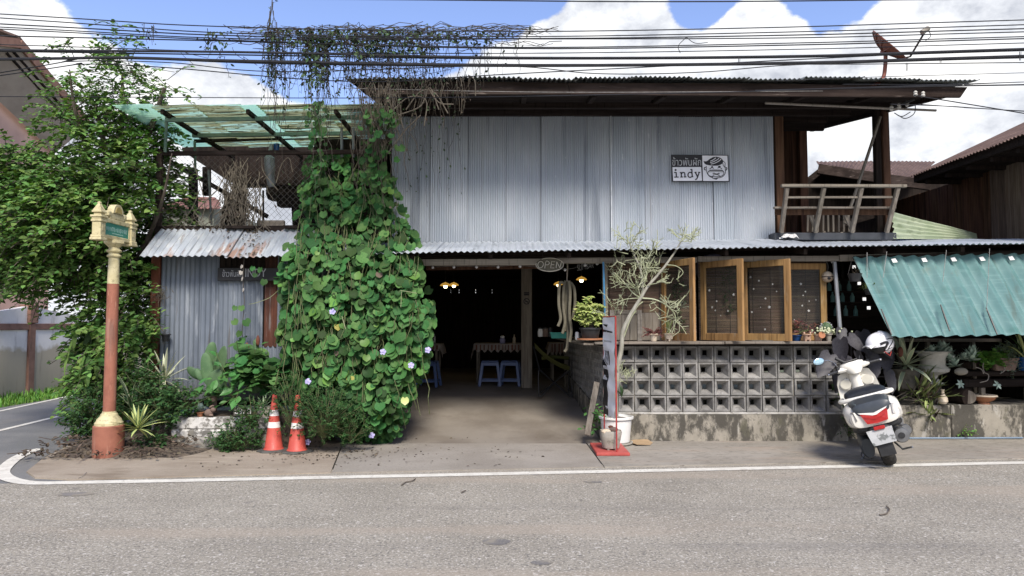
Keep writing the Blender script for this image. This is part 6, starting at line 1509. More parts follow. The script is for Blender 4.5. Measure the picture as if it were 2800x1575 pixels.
def dot(u, v, ru, rv, d=.006): mb.prism([zp(u + ru * math.cos(a), v + rv * math.sin(a), d) for a in [k * .5236 for k in range(12)]], (0, .0015, 0))
# i n d y in typewriter slab letters
dot(372, 742, 40, 38); stk([(315, 838), (388, 835)], 40); stk([(390, 820), (400, 1010)], 46); stk([(320, 1008), (484, 1004)], 38)
stk([(530, 842), (590, 838)], 38); stk([(575, 825), (590, 1005)], 46); stk([(545, 1005), (640, 1003)], 38); stk([(590, 880), (640, 838), (700, 850), (716, 920), (718, 1000)], 44); stk([(675, 1003), (770, 1000)], 38)
stk([(975, 860), (920, 832), (860, 850), (830, 925), (860, 1000), (920, 1015), (985, 980)], 42); stk([(972, 715), (990, 990)], 46); stk([(915, 728), (985, 722)], 38); stk([(985, 995), (1028, 992)], 36)
stk([(1075, 832), (1150, 830)], 38); stk([(1205, 832), (1285, 830)], 38); stk([(1105, 835), (1190, 1000)], 48); stk([(1245, 835), (1190, 1000), (1150, 1075), (1095, 1100)], 44)
# face
stk([(1510, 590), (1515, 760), (1560, 900), (1650, 990), (1760, 1030)], 22); stk([(2200, 560), (2215, 700), (2215, 850), (2150, 960), (2050, 1020), (1930, 1040)], 22)
stk([(2140, 420), (2205, 480), (2200, 600)], 22); stk([(2120, 470), (2140, 570), (2200, 650)], 22)
stk([(1490, 640), (1440, 660), (1440, 720), (1490, 750)], 34); stk([(2235, 650), (2270, 670), (2265, 720), (2230, 760)], 34)
stk([(1660, 690), (1720, 655), (1790, 685)], 26); stk([(1925, 675), (2000, 650), (2090, 700)], 26); stk([(1700, 615), (1750, 640)], 60, sm=False); stk([(1950, 622), (2040, 610)], 50, sm=False)
stk([(1625, 710), (1660, 690)], 22, sm=False)
stk([(1640, 758), (1800, 750), (1960, 752), (2110, 758)], 42); stk([(1650, 755), (1580, 810), (1570, 880), (1620, 950), (1720, 985), (1870, 995), (2030, 985), (2130, 930), (2165, 850), (2130, 780), (2090, 755)], 24); stk([(1590, 815), (1870, 800), (2150, 815)], 16)
stk([(1720, 985), (1800, 930), (1870, 915), (1950, 930), (2030, 980)], 20)
stk([(1770, 905), (1760, 870), (1800, 855), (1860, 885), (1940, 880), (1975, 855), (1990, 885), (1970, 905)], 22); stk([(1770, 905), (1830, 880), (1960, 905)], 16)
mb.build('line_drawing', M['black'], t, smooth=0)
mb = MB(); mb.prism([zp(u, v, .0065) for u, v in [(1405, 408), (1470, 425), (1540, 410), (1640, 330), (1760, 265), (1880, 248), (2000, 275), (2090, 330), (2145, 410), (2110, 500), (2040, 545), (1930, 580), (1780, 585), (1640, 570), (1510, 545), (1440, 500)]], (0, .0015, 0))
mb.build('hair', M['black'], t, smooth=0); mb = MB(); mb.prism([zp(u, v, .0065) for u, v in [(1700, 1030), (1780, 1045), (1860, 1040), (1950, 1020), (1935, 1065), (1880, 1105), (1770, 1070)]], (0, .0015, 0)); mb.build('beard', M['black'], t, smooth=0)
mb = MB()
for pts in ([(1660, 415), (1760, 370), (1830, 320), (1870, 285)], [(1650, 475), (1780, 430), (1920, 360), (1985, 300)], [(1680, 525), (1820, 490), (1980, 410), (2060, 335)]): stk(pts, [6 + 20 * math.sin(math.pi * min(1, .25 + .75 * k / 15)) for k in range(16)] and 24, .009)
mb.build('hair_streak', M['white_paper'], t, smooth=0)
# ------------------------------------------------------------------ the scooter: built upright, heading +y, then leaned and turned
sc = thing('motor_scooter', 'white and black motor scooter leaning on its side stand with a red tail light', 'motor scooter', (0, 0, 0))
def sel(y, z, a, b, e=2.6, n=24, x=0., tilt=0.):
    r = []
    for k in range(n):
        t = 2 * math.pi * k / n; c, s = math.cos(t), math.sin(t)
        px, pz = a * math.copysign(abs(c) ** (2 / e), c), b * math.copysign(abs(s) ** (2 / e), s); r.append(Vector((x + px, y - pz * tilt, z + pz)))
    return r
def wheel(yc, r, w):
    hub = bpy.data.objects.new('wheel', None); COL.objects.link(hub); hub.parent = sc; WL[hub.name] = (0, 0, 0)
    Mx = Matrix.Translation((0, yc, r)) @ Matrix.Rotation(R(90), 4, 'Y'); pr = []
    for k in range(15):
        a = -1.25 + 2.5 * k / 14; pr.append((r - w * .42 + w * .42 * math.cos(a), w / 2 * math.sin(a) / .95))
    tb = MB(); n = 40; prof = [(r * .66, -w * .36)] + pr + [(r * .66, w * .36)]
    for rad, z in prof:
        for k in range(n):
            a = 2 * math.pi * k / n; tb.v.append(tuple(Mx @ Vector((rad * math.cos(a), rad * math.sin(a), z))))
    for i in range(len(prof) - 1):
        for k in range(n): p, q = i * n + k, i * n + (k + 1) % n; tb.f.append((p, q, q + n, p + n))
    tb.build('tyre', M['rubber'], hub)
    tr_ = MB()
    for k in range(30):
        a = 2 * math.pi * k / 30
        for s in (-1, 1):
            p = Mx @ Vector(((r - .002) * math.cos(a), (r - .002) * math.sin(a), s * .004)); q = Mx @ Vector(((r - w * .10) * math.cos(a + .12), (r - w * .10) * math.sin(a + .12), s * w * .36)); tr_.bar(p, q, .008, .007)
    tr_.build('tread', M['rubber'], hub, kind='stuff')
    MB().lathe([(r * .68, -w * .3), (r * .62, -w * .28), (r * .60, 0), (r * .62, w * .28), (r * .68, w * .3)], (0, 0, 0), 30, ).xf(Mx).build('rim', M['alloy'], hub)
    sp_ = MB()
    for k in range(6): a = k * 1.047; sp_.bar(Mx @ Vector((0, 0, 0)), Mx @ Vector((r * .62 * math.cos(a), r * .62 * math.sin(a), 0)), .03, .025, .004)
    sp_.build('spoke', M['alloy'], hub)
    return hub
wheel(0, .252, .135); wheel(1.22, .25, .10)
part = lambda mb, n, m, **k: mb.build(n, M[m], sc, **k)
# tail body and its black middle
part(MB().loft([sel(-.385, .575, .12, .055, 4), sel(-.37, .59, .22, .095, 4), sel(-.29, .605, .275, .125, 3.6), sel(-.1, .62, .285, .13, 3.6), sel(.15, .61, .26, .14, 3.2), sel(.38, .58, .20, .15, 3), sel(.6, .50, .14, .12, 3)]), 'tail_cowl', 'scooter_white')
part(MB().loft([sel(-.395, .655, .13, .04, 3.4), sel(-.365, .675, .185, .07, 3.4), sel(-.2, .70, .205, .085, 3.4), sel(.05, .72, .20, .08, 3)]), 'tail_centre', 'scooter_grey')
part(MB().loft([sel(-.33, .50, .20, .05), sel(-.2, .47, .25, .06), sel(.1, .45, .24, .08), sel(.4, .42, .18, .08)]), 'under_cowl', 'black_plastic')
pz = lambda pts, y, d, n, m, par=None: MB().prism([Vector((x, y + .4 * max(0, abs(x) - .10), z)) for x, z in pts], (0, d, 0)).build(n, M[m], par or sc, smooth=0)
tlp = pz([(-.135, .645), (-.02, .607), (.02, .607), (.125, .650), (.135, .635), (.110, .535), (.0, .522), (-.095, .532)], -.415, .06, 'tail_light', 'tail_red')
pz([(-.10, .612), (0, .580), (.105, .618), (.10, .600), (0, .562), (-.09, .595)], -.421, .02, 'reflector_bar', 'tail_red', tlp)
pz([(-.15, .66), (0, .632), (.145, .668), (.125, .652), (.02, .609), (-.02, .609), (-.135, .647)], -.412, .04, 'light_trim', 'scooter_white')
def lens(s):
    pts = [(s * .190, .685), (s * .215, .675), (s * .262, .585), (s * .240, .545), (s * .175, .585)]
    o = MB().prism([Vector((x, -.425 + .55 * max(0, abs(x) - .12) + (.02 if abs(x) > .2 else 0), z)) for x, z in pts], (0, .12, 0)); part(o, 'turn_signal', 'clear_lens', smooth=0)
lens(-1); lens(1)
MB().ball((0.012, -.372, .685), (.017, .01, .017), 10, 6).build('lock', M['chrome'], sc)
# seat, grab rail
part(MB().loft([sel(-.10, .80, .19, .035), sel(-.04, .815, .215, .05), sel(.15, .81, .205, .055), sel(.35, .80, .17, .055), sel(.52, .76, .12, .05), sel(.62, .71, .08, .03)]), 'seat', 'seat_black')
part(MB().loft([sel(-.02, .768, .212, .012), sel(.3, .765, .205, .012), sel(.5, .72, .13, .01)]), 'seat_piping', 'scooter_white')
gr = [(-.235, .20, .765), (-.262, .05, .772), (-.255, -.06, .775), (-.14, -.125, .778), (0, -.14, .778), (.14, -.125, .778), (.255, -.06, .775), (.262, .05, .772), (.235, .20, .765)]
part(MB().tube(spline(gr, 5), .024, 10), 'grab_rail', 'scooter_white')
# floor, leg shield with pockets
part(MB().box((-.15, .55, .33), (.15, .98, .37), .015), 'floorboard', 'scooter_grey')
for s in (-1, 1): part(MB().box((s * .16 - .02, .3, .30), (s * .16 + .02, 1.0, .36), .012), 'side_sill', 'scooter_white')
ls = [sel(.93, .36, .17, .03, 3), ]
def shield(z, w, y, d): return [Vector((x, y + d * (abs(x) / w) ** 2 * -1 * .0 + b, z)) for x, b in [(-w, .0), (-w * .6, .03), (0, .05), (w * .6, .03), (w, .0), (w * .98, -.035), (w * .6, -.012), (0, .008), (-w * .6, -.012), (-w * .98, -.035)]]
part(MB().loft([shield(.34, .16, .98, 0), shield(.5, .21, 1.0, 0), shield(.7, .245, 1.0, 0), shield(.88, .225, .97, 0), shield(.985, .18, .93, 0), shield(1.0, .14, .92, 0)]), 'leg_shield', 'scooter_white')
part(MB().loft([sel(1.06, .36, .12, .03, 2.2), sel(1.14, .6, .13, .12, 2.2), sel(1.10, .85, .13, .08, 2.2), sel(1.02, .97, .08, .03, 2.2)]), 'front_cowl', 'scooter_white')
for s, w in ((-1, .075), (1, .075)):
    part(MB().loft([[Vector((s * .125 + w * math.cos(a) * k, .945 - .03 * (1 - k), .86 + .075 * math.sin(a) * k)) for a in [j * .3491 for j in range(18)]] for k in (1, .9)]), 'pocket_rim', 'scooter_white')
    part(MB().prism([Vector((s * .125 + .062 * math.cos(a), .914, .862 + .058 * math.sin(a))) for a in [j * .3491 for j in range(18)]], (0, .004, 0)), 'pocket', 'pocket_shade_cream', smooth=0) if 'pocket_shade_cream' in M else part(MB().prism([Vector((s * .125 + .062 * math.cos(a), .914, .862 + .058 * math.sin(a))) for a in [j * .3491 for j in range(18)]], (0, .004, 0)), 'pocket', 'cream_pot', smooth=0)
part(MB().box((-.055, .93, .745), (.03, .965, .785), .006), 'ignition_slot', 'black_plastic'); part(MB().box((.075, .935, .75), (.175, .965, .80), .012), 'drink_slot', 'black_plastic')
part(MB().tube([(0, .98, .6), (0, .96, .84), (0, .93, .98)], [.09, .075, .065], 14), 'steering_column', 'scooter_white')
# front wheel parts
part(MB().tube([(0, 1.03, .8), (-.07, 1.12, .55), (-.07, 1.21, .27)], .02, 8), 'fork_leg', 'alloy'); part(MB().tube([(0, 1.03, .8), (.07, 1.12, .55), (.07, 1.21, .27)], .02, 8), 'fork_leg', 'alloy')
part(MB().loft([[Vector((x, 1.22 + .285 * math.cos(a), .25 + .285 * math.sin(a) - .4 * x * x)) for x in (-.075, -.05, 0, .05, .075)] for a in [R(-15 + 17 * k) for k in range(12)]], cap=False, closed=False), 'front_mudguard', 'scooter_white')
# handlebar group, turned towards the kerb
HB = Matrix.Translation((0, .93, 1.0)) @ Matrix.Rotation(R(24), 4, 'Z')
hp = lambda mb, n, m, **k: mb.xf(HB).build(n, M[m], sc, **k)
hp(MB().loft([[Vector((x * w, y, z)) for x, y, z in [(math.cos(a), -.06 + .085 * math.sin(a) + .02, zz_) for a in [j * .2618 for j in range(24)]]] for w, zz_ in ((.07, -.03), (.13, .03), (.155, .075), (.14, .105), (.09, .118))]), 'handlebar_cover', 'scooter_white')
hp(MB().loft([[Vector((.105 * k * math.cos(a), -.045 + .062 * k * math.sin(a), .1195 + .012 * (1 - k) + .035 * (.06 * math.sin(a)))) for a in [j * .2618 for j in range(24)]] for k in (1, .9)]), 'dash_rim', 'scooter_grey')
hp(MB().prism([Vector((.088 * math.cos(a), -.045 + .05 * math.sin(a), .1325)) for a in [j * .2618 for j in range(24)]], (0, 0, .002)), 'dash_glass', 'clear_lens', smooth=0)
for s in (-1, 1):
    hp(MB().loft([sel(0, 0, .045, .04, 2.4)[:] and [Vector((s * x, y_, z_)) for x, y_, z_ in [(xx, -.04 + r * math.cos(a), .045 + .8 * r * math.sin(a)) for a in [j * .5236 for j in range(12)]]] for xx, r in ((.09, .05), (.17, .042), (.205, .03))]), 'switch_housing', 'scooter_white')
    hp(MB().tube([(s * .20, -.045, .045), (s * .225, -.052, .045), (s * .33, -.075, .042)], [.016, .019, .018], 12), 'grip', 'black_plastic')
    hp(MB().tube([(s * .332, -.076, .042), (s * .352, -.08, .042)], .015, 10), 'bar_end', 'chrome')
    hp(MB().tube([(s * .19, .0, .05), (s * .25, .02, .045), (s * .34, -.005, .04)], .006, 6), 'brake_lever', 'chrome')
    hp(MB().box((s * .19 - .02, -.07, .05), (s * .19 + .02, -.03, .085), .005), 'switch', 'black_plastic')
hp(MB().tube([(-.13, .03, .06), (-.17, .04, .16), (-.24, .01, .205), (-.31, -.005, .215)], .007, 8), 'mirror_stem', 'chrome')
hp(MB().ball((-.37, -.01, .225), (.075, .014, .048), 18, 10), 'mirror_shell', 'black_plastic'); hp(MB().ball((-.37, -.018, .225), (.068, .008, .042), 18, 10), 'mirror_glass', 'mirror_blue')
hp(MB().tube([(.13, .03, .06), (.17, .04, .15)], .008, 8), 'mirror_stem', 'black_plastic'); hp(MB().tube([(-.02, .04, .10), (-.12, .06, .2)], .02, 8), 'fluid_cover', 'black_plastic')
for pts in ([(-.16, -.02, .06), (-.14, .10, .10), (-.06, .16, .02), (-.02, .12, -.12)], [(.16, -.02, .06), (.15, .11, .09), (.07, .17, .02), (.02, .12, -.12)], [(-.2, .0, .05), (-.2, .10, .04), (-.08, .14, -.04)]):
    hp(MB().tube(spline(pts, 5), .005, 6), 'control_cable', 'black_plastic')
for s in (-1, 1):
    part(MB().ribbon(spline([(s * .2756, -.28 + .0, .52), (s * .2775, -.12, .505), (s * .27, .05, .51), (s * .243, .2, .53)], 4), .007, (s, 0, 0), .002), 'panel_gap', 'black_plastic', smooth=0)
    part(MB().tube([(s * .10, -.28, .715), (s * .16, -.05, .735), (s * .165, .15, .74)], .004, 5), 'panel_gap', 'black_plastic')
# engine, exhaust, mudguard, plate
part(MB().loft([sel(-.10, .24, .055, .10, 2.4, x=-.16), sel(.0, .25, .07, .13, 2.4, x=-.165), sel(.25, .26, .07, .14, 2.4, x=-.16), sel(.5, .28, .05, .10, 2.4, x=-.14)]), 'engine_case', 'scooter_grey')
part(MB().loft([sel(-.03, .42, .05, .05, 2.6, x=-.16), sel(.1, .42, .065, .06, 2.6, x=-.16), sel(.25, .4, .05, .05, 2.6, x=-.15)]), 'air_box', 'black_plastic')
part(MB().loft([sel(.1, .27, .1, .10), sel(.3, .3, .11, .13), sel(.5, .32, .09, .09)]), 'engine_block', 'alloy')
exh = part(MB().loft([sel(-.19, .31, .03, .03, 2, x=.19), sel(-.185, .31, .07, .07, 2, x=.19), sel(-.15, .31, .082, .085, 2, x=.19), sel(.15, .28, .08, .085, 2, x=.19), sel(.25, .25, .05, .05, 2, x=.18)]), 'silencer', 'alloy')
MB().tube([(.19, -.20, .31), (.19, -.18, .31)], .032, 14).build('tail_pipe', M['black_plastic'], exh)
MB().loft([sel(-.12, .345, .05, .05, 2.4, x=.255), sel(.05, .33, .06, .055, 2.4, x=.25), sel(.15, .30, .04, .04, 2.4, x=.24)]).build('heat_shield', M['alloy'], exh)
part(MB().tube([(.17, .25, .25), (.16, .4, .2), (.08, .5, .2)], .02, 8), 'exhaust_pipe', 'chrome')
for k in range(6): pass
part(MB().tube([(.15, -.04, .28), (.15, -.12, .52)], .024, 10), 'shock_absorber', 'chrome')
part(MB().tube([(.24, .12, .50), (.255, .14, .42), (.24, .16, .34)], .03, 10), 'foot_peg', 'chrome')
part(MB().loft([sel(-.30, .47, .12, .04), sel(-.36, .44, .10, .05), sel(-.38, .39, .09, .03)]), 'plate_bracket', 'black_plastic')
part(MB().box((-.055, -.415, .452), (.055, -.39, .49), .005), 'rear_reflector', 'tail_red')
part(MB().loft([[Vector((x, y, z)) for x in (-.075, -.04, 0, .04, .075)] for y, z in ((-.30, .46), (-.345, .38), (-.365, .30), (-.37, .22), (-.365, .17))] + [[Vector((x, y + .012, z)) for x in (-.075, -.04, 0, .04, .075)] for y, z in ((-.365, .17), (-.37, .22), (-.365, .30), (-.345, .38), (-.30, .46))], cap=False, closed=False), 'rear_mudguard', 'black_plastic')
a, b, c_, d_ = (-.135, -.39, .455), (.120, -.39, .462), (.115, -.41, .305), (-.11, -.41, .298)
plt = part(MB().prism([a, b, c_, d_], (0, .006, 0)), 'number_plate', 'plate', smooth=0)
# side stand and trailing wire
part(MB().tube([(-.14, .28, .22), (-.24, .24, .09), (-.30, .22, .055)], .012, 8), 'side_stand', 'alloy'); part(MB().tube([(.12, .16, .2), (.17, .08, .12), (.26, -.02, .14)], .011, 8), 'centre_stand', 'alloy')
part(MB().tube(spline([(-.2, .05, .22), (-.25, .0, .17), (-.22, -.05, .12), (-.14, -.06, .12)], 5), .004, 6), 'loose_wire', 'black_plastic')
mk = MB()
for k, (x, z) in enumerate(((.215, .665), (.225, .655), (.235, .662), (.245, .652))): mk.box((x, -.30 + .1 * k, z), (x + .004, -.29 + .1 * k, z + .02))
c = G(2437, 1274); sc.location = (c.x, c.y, .012); sc.rotation_euler = (0, R(-17.5), R(-23))
# helmet hooked on the bar
t = thing('crash_helmet', 'white open face helmet with black flashes hung on the scooter handlebar', 'helmet', P(2404, 940, 8.62))
hc = P(2406, 938, 8.62); mb = MB(); sh2 = MB(); nu, nv = 40, 26; rx, ry, rz = .172, .125, .142
def hv(j, i, k=1.):
    th = math.pi * j / nv; a = 2 * math.pi * i / nu; st = max(.001, math.sin(th)); v = Vector((rx * st * math.cos(a), ry * st * math.sin(a), rz * math.cos(th)))
    if v.x > .02: v.z *= 1.08
    return v * k
Rt = Matrix.Rotation(R(-12), 3, 'Y')
for j in range(nv):
    for i in range(nu):
        m_ = (hv(j, i) + hv(j + 1, i + 1)) / 2
        hole = (m_.x < -.01 and m_.z < -.035 + .22 * (m_.x + .01) * 0 and m_.x < .0 + .0) or m_.z < -.125
        f = [hv(j, i), hv(j + 1, i), hv(j + 1, i + 1), hv(j, i + 1)]
        if not hole: mb.add([Rt @ v + hc for v in f], [(0, 1, 2, 3)]); mb.add([Rt @ (v * .96) + hc for v in f], [(3, 2, 1, 0)])
        sh2.add([Rt @ (v * .93) + hc for v in f], [(0, 1, 2, 3)])
o = mb.build('shell', M['helmet'], t, smooth=60); sh2.build('lining', M['black_plastic'], t, smooth=60)
pk = [Rt @ Vector((-.175 + .0 * k, -.10 + .2 * k / 8, -.035 + .02 * math.sin(math.pi * k / 8))) + hc for k in range(9)]
MB().loft([[p, p + Vector((.10, 0, .075)), p + Vector((.10, 0, .085)), p + Vector((-.012, 0, .012))] for p in pk]).build('peak', M['helmet'], t)
def hs(pts, w):
    q = []
    for x, z in pts:
        yy = -ry * math.sqrt(max(.02, 1 - (x / rx) ** 2 - (z / (rz * 1.05)) ** 2)); q.append(Rt @ (Vector((x, yy, z)) * 1.012) + hc)
    return MB().ribbon(spline(q, 4), w, (0, -1, .1), .002)
for pts, w in (([(.03, .045), (.10, .04), (.125, .02), (.085, -.02), (.04, -.06), (.03, -.085)], .011), ([(-.06, .0), (.0, .012), (.03, .0), (.01, -.03), (-.01, -.06)], .03), ([(.0, -.095), (.05, -.075), (.09, -.07)], .008), ([(.02, -.08), (.03, -.1), (.07, -.1)], .006)):
    hs(pts, w).build('flash', M['black'], t, smooth=0)
MB().tube([Rt @ Vector((-.02, -.10, -.10)) + hc, Rt @ Vector((.05, -.07, -.17)) + hc, Rt @ Vector((.10, -.03, -.13)) + hc], .006, 6).build('chin_strap', M['red_metal'], t)

# ------------------------------------------------------------------ teal awning
t = thing('teal_awning', 'tilted teal corrugated plastic awning hung on wires under the canopy edge', 'awning', P(2600, 705, 8.95))
A, B = P(2332, 704, 8.95), P(2432, 922, 8.42)
v = B - A; X1 = 7.3; zr = .065
n = v.cross(Vector((1, 0, 0))).normalized(); 
if n.y > 0: n = -n
for a, b, o_ in ((A.x, 5.78, 0), (5.70, X1, .004)):
    MB().corr((a, A.y, A.z + zr * (a - A.x) / 2.9), (b - a, 0, zr * (b - a) / 2.9), v + Vector((.02, 0, 0)), .19, .026, th=.002, nrm=-n * 1., rows=4, wob=.02, seed=a, off=a % .19 + o_).build('corrugated_sheet', M['teal'], t)
MB().bar(P(2335, 705, 9.0), P(2840, 688, 9.0), .05, .05, .004).build('batten', M['dark_wood_x'], t)
for px in (2445, 2527, 2607, 2685, 2765):
    c = P(px, 713 - (px - 2445) * .02, 8.86); MB().prism([c + Vector((-.035, 0, .02)), c + Vector((.02, 0, .03)), c + Vector((.035, -.02, -.02)), c + Vector((-.025, -.02, -.025))], (0, .006, .004)).build('clip', M['white'], t, smooth=0)
for k, (px, py) in enumerate(((2336, 730), (2350, 775), (2364, 818), (2376, 842))):
    c = P(px, py, 8.9 - .1 * k); MB().box(c + Vector((-.025, -.004, -.02)), c + Vector((.02, .004, .02)), .002).build('clip', M['white'], t)
for x0, y0, x1, y1 in ((2425, 688, 2415, 760), (2588, 684, 2578, 770), (2706, 680, 2698, 850), (2371, 690, 2371, 760)):
    MB().tube([P(x0, y0, 8.68), P(x1, y1, 8.6 if y1 < 800 else 8.5)], .0035, 5).build('hanging_wire', M['wire'], t)
for x0, y0, x1, y1 in ((2410, 845, 2438, 915), (2572, 833, 2597, 905), (2697, 842, 2727, 915)):
    MB().tube([P(x0, y0, 8.52), P((x0 + x1) / 2, (y0 + y1) / 2, 8.43), P(x1, y1, 8.34)], [.008, .012, .008], 6).build('rope_tie', M['black_plastic'], t)

# ------------------------------------------------------------------ pots and plants on the ledge
def urn(name, label, px, py, Y, prof, mat, group=None):
    c = P(px, py, Y); t = thing(name, label, 'urn', c, group); w = lambda a, z: .045 * math.cos(14 * a) if prof[4][1] * .9 < z < prof[6][1] * 1.02 else 0
    MB().lathe(prof, c, 28, wob=w).build('urn_body', M[mat], t); b = prof[0][0]
    MB().box(c + Vector((-b, -b, -.028)), c + Vector((b, b, .001)), .006).build('urn_base', M[mat], t)
    return t, c
t, c = urn('dark_urn', 'mossy dark stone urn holding the large agave behind the scooter', 2474, 1104, 9.45, [(.12, 0), (.115, .02), (.075, .05), (.06, .12), (.07, .16), (.16, .22), (.185, .29), (.17, .33), (.20, .42), (.23, .48), (.21, .485), (.1, .46)], 'urn_dark')
ag = thing('large_agave', 'large grey green agave spreading from the mossy dark urn', 'agave', c + Vector((0, 0, .47)))
rosette(ag, P(2478, 1000, 9.38), 30, .56, .062, 'agave_pale', 'agave', (-22, 80), (.1, .6), .72)
cl = P(2462, 962, 9.15); MB().ball(cl, (.035, .03, .07), 10, 8, nz=.1).build('dry_bract', M['red_post'], ag)
t, c = urn('white_urn', 'white fluted urn with black weathering and a succulent on top', 2552, 1045, 9.55, [(.10, 0), (.095, .02), (.06, .05), (.055, .08), (.075, .10), (.19, .15), (.20, .19), (.165, .225), (.155, .25), (.16, .33), (.20, .405), (.235, .42), (.23, .432), (.17, .42), (.1, .4)], 'urn_white')
ur2 = t
MB().lathe([(.13, .46), (.125, .47), (.10, .55), (.10, c.z - .03)], (c.x, c.y, 0), 16).build('pedestal', M['urn_dark'], t)
def succ(label, px, py, Y, n, L, w, name='succulent', g=None, heads=((0, 0, 1.),)):
    t = thing(name, label, 'succulent', P(px, py, Y), g)
    for dx, dz, s in heads: rosette(t, P(px, py, Y) + Vector((dx, rnd.uniform(-.04, .04), dz)), n, L * s, w * s, 'succulent', 'succulent', (-5, 78), (-.6, -.2), nm=3)
    return t
succ('grey succulent rosettes filling the top of the white urn', 2572, 968, 9.5, 26, .17, .072, heads=((0, 0, 1), (-.14, .03, .7), (.12, -.02, .75), (.02, .07, .8)))
succ('pale succulent spilling between white urn and trough', 2612, 1002, 9.4, 20, .14, .06, heads=((0, 0, 1), (-.05, .09, .7)))
succ('spread grey succulent cluster at the left end of the clay trough', 2655, 985, 9.35, 26, .18, .06, heads=((0, 0, 1), (.03, .07, .85), (-.1, .02, .6)))
cp = thing('white_cup', 'small white plastic cup wedged beside the succulents', 'cup', P(2602, 985, 9.5)); MB().lathe([(.03, 0), (.045, .08), (.04, .08), (.02, .02)], P(2602, 988, 9.45), 14).build('cup', M['white'], cp)
st = thing('pale_stone', 'pale rounded stone on the bench below the succulents', 'stone', P(2628, 1018, 9.3)); MB().ball(P(2628, 1016, 9.3), (.085, .06, .05), 14, 9, nz=.2, sc=9).build('stone', M['grey_pot'], st)
# heavy plank bench
t = thing('plank_bench', 'heavy dark plank bench carrying pots above the ledge', 'bench', P(2700, 1100, 9.4))
za, zb3 = P(2700, 1062, 9.2).z, P(2700, 1018, 9.2).z
MB().bar((P(2612, 0, 9.25).x, 9.40, za + .05), (7.4, 9.40, za + .075), .12, .11, .012).build('lower_plank', M['dark_wood_x'], t)
MB().bar((P(2608, 0, 9.3).x, 9.50, zb3 - .03), (7.4, 9.50, zb3 - .02), .36, .07, .012).build('upper_plank', M['dark_wood_x'], t)
for px in (2760, 2640): MB().box((P(px, 0, 9.4).x, 9.36, .463), (P(px, 0, 9.4).x + .06, 9.42, za - .006), .005).build('leg', M['grey_wood'], t)
z = zb3 + .014
def trough(px0, px1, Y, z):
    x0, x1 = P(px0, 0, Y).x, P(px1, 0, Y).x; h = .17; cx = (x0 + x1) / 2
    t = thing('clay_trough', 'brown clay trough planted with lime green creeper on the bench', 'planter', (cx, Y, z)); w = (x1 - x0) / 2
    ring = lambda k, zz_: [Vector((cx + s * w * k, Y + r * .09 * k, z + zz_)) for s, r in ((-1, -.8), (-.9, -1), (.9, -1), (1, -.8), (1, .8), (.9, 1), (-.9, 1), (-1, .8))]
    MB().loft([ring(.74, 0), ring(.98, h * .88), ring(1.04, h * .9), ring(1.04, h), ring(.95, h), ring(.9, h * .8)]).build('trough', M['old_clay'], t)
    MB().loft([ring(.94, h * .82), ring(.5, h * .9)]).build('soil', M['dirt'], t); return t, cx
t, cx = trough(2672, 2738, 9.35, z)
bush('lime_creeper', 'lime green creeper growing along the top of the clay trough', 'plant', [(2700, 985, 9.35, 46, 14, .10, 46), (2722, 975, 9.35, 30, 12, .08, 24)], M['lime_leaf'], .038, 6, VL[0])
bush('grey_trailing_plant', 'dense grey green trailing succulent hanging between trough and blue pot', 'plant', [(2760, 985, 9.4, 36, 44, .14, 130), (2740, 962, 9.4, 26, 14, .1, 30)], pmat('grey_green_leaf', (.13, .19, .13), (.19, .25, .18), 14, .6, island=.3), .028, 9)
mb = thing('aerial_root', 'pale dry creeper roots curling down over the dark plank', 'root', P(2690, 1030, 9.2))
for pts in ([(2668, 1004), (2684, 1010), (2690, 1022)], [(2690, 1018), (2703, 1025), (2700, 1040), (2680, 1046)], [(2745, 1000), (2748, 1012), (2735, 1022)], [(2690, 990), (2688, 1005), (2692, 1018)]):
    MB().tube(spline([P(x, y, 9.24) for x, y in pts], 5), .006, 6).build('root', M['beam_wood'], mb)
t = thing('blue_pot', 'glazed blue pot of sword leaved orchid at the end of the bench', 'plant pot', P(2800, 1018, 9.4))
c = P(2806, 1016, 9.4); pot(t, c, .10, .125, .2, 'blue_pot')
for k in range(26):
    me = MB().add(*strap(rnd.uniform(.3, .5), .04, rnd.uniform(.2, .9), fold=.3)).mesh('leaf', smooth=60); me.materials.append(M['aloe'] if k % 3 else M['bush_leaf'])
    piece(me, 'leaf', t, c + Vector((rnd.gauss(0, .05), rnd.gauss(0, .04), .18)), Matrix.Rotation(rnd.random() * 6.28, 3, 'Z') @ Matrix.Rotation(R(rnd.uniform(35, 80)), 3, 'X'))
for px, py, nm, lb in ((2627, 1050, 'small_air_plant', 'small grey air plant pinned on the left of the dark plank'), (2728, 1052, 'small_air_plant', 'small grey air plant pinned near the middle of the dark plank')):
    t = thing(nm, lb, 'plant', P(px, py, 9.3), 'air plants on the bench plank')
    for k in range(6): me = MB().add(*strap(.07, .03, .3, 4)).mesh('leaf'); me.materials.append(M['succulent']); piece(me, 'leaf', t, P(px, py, 9.325), frame_m((rnd.gauss(0, .3), -1, .2), (math.cos(k * 1.05), -.2, math.sin(k * 1.05))))
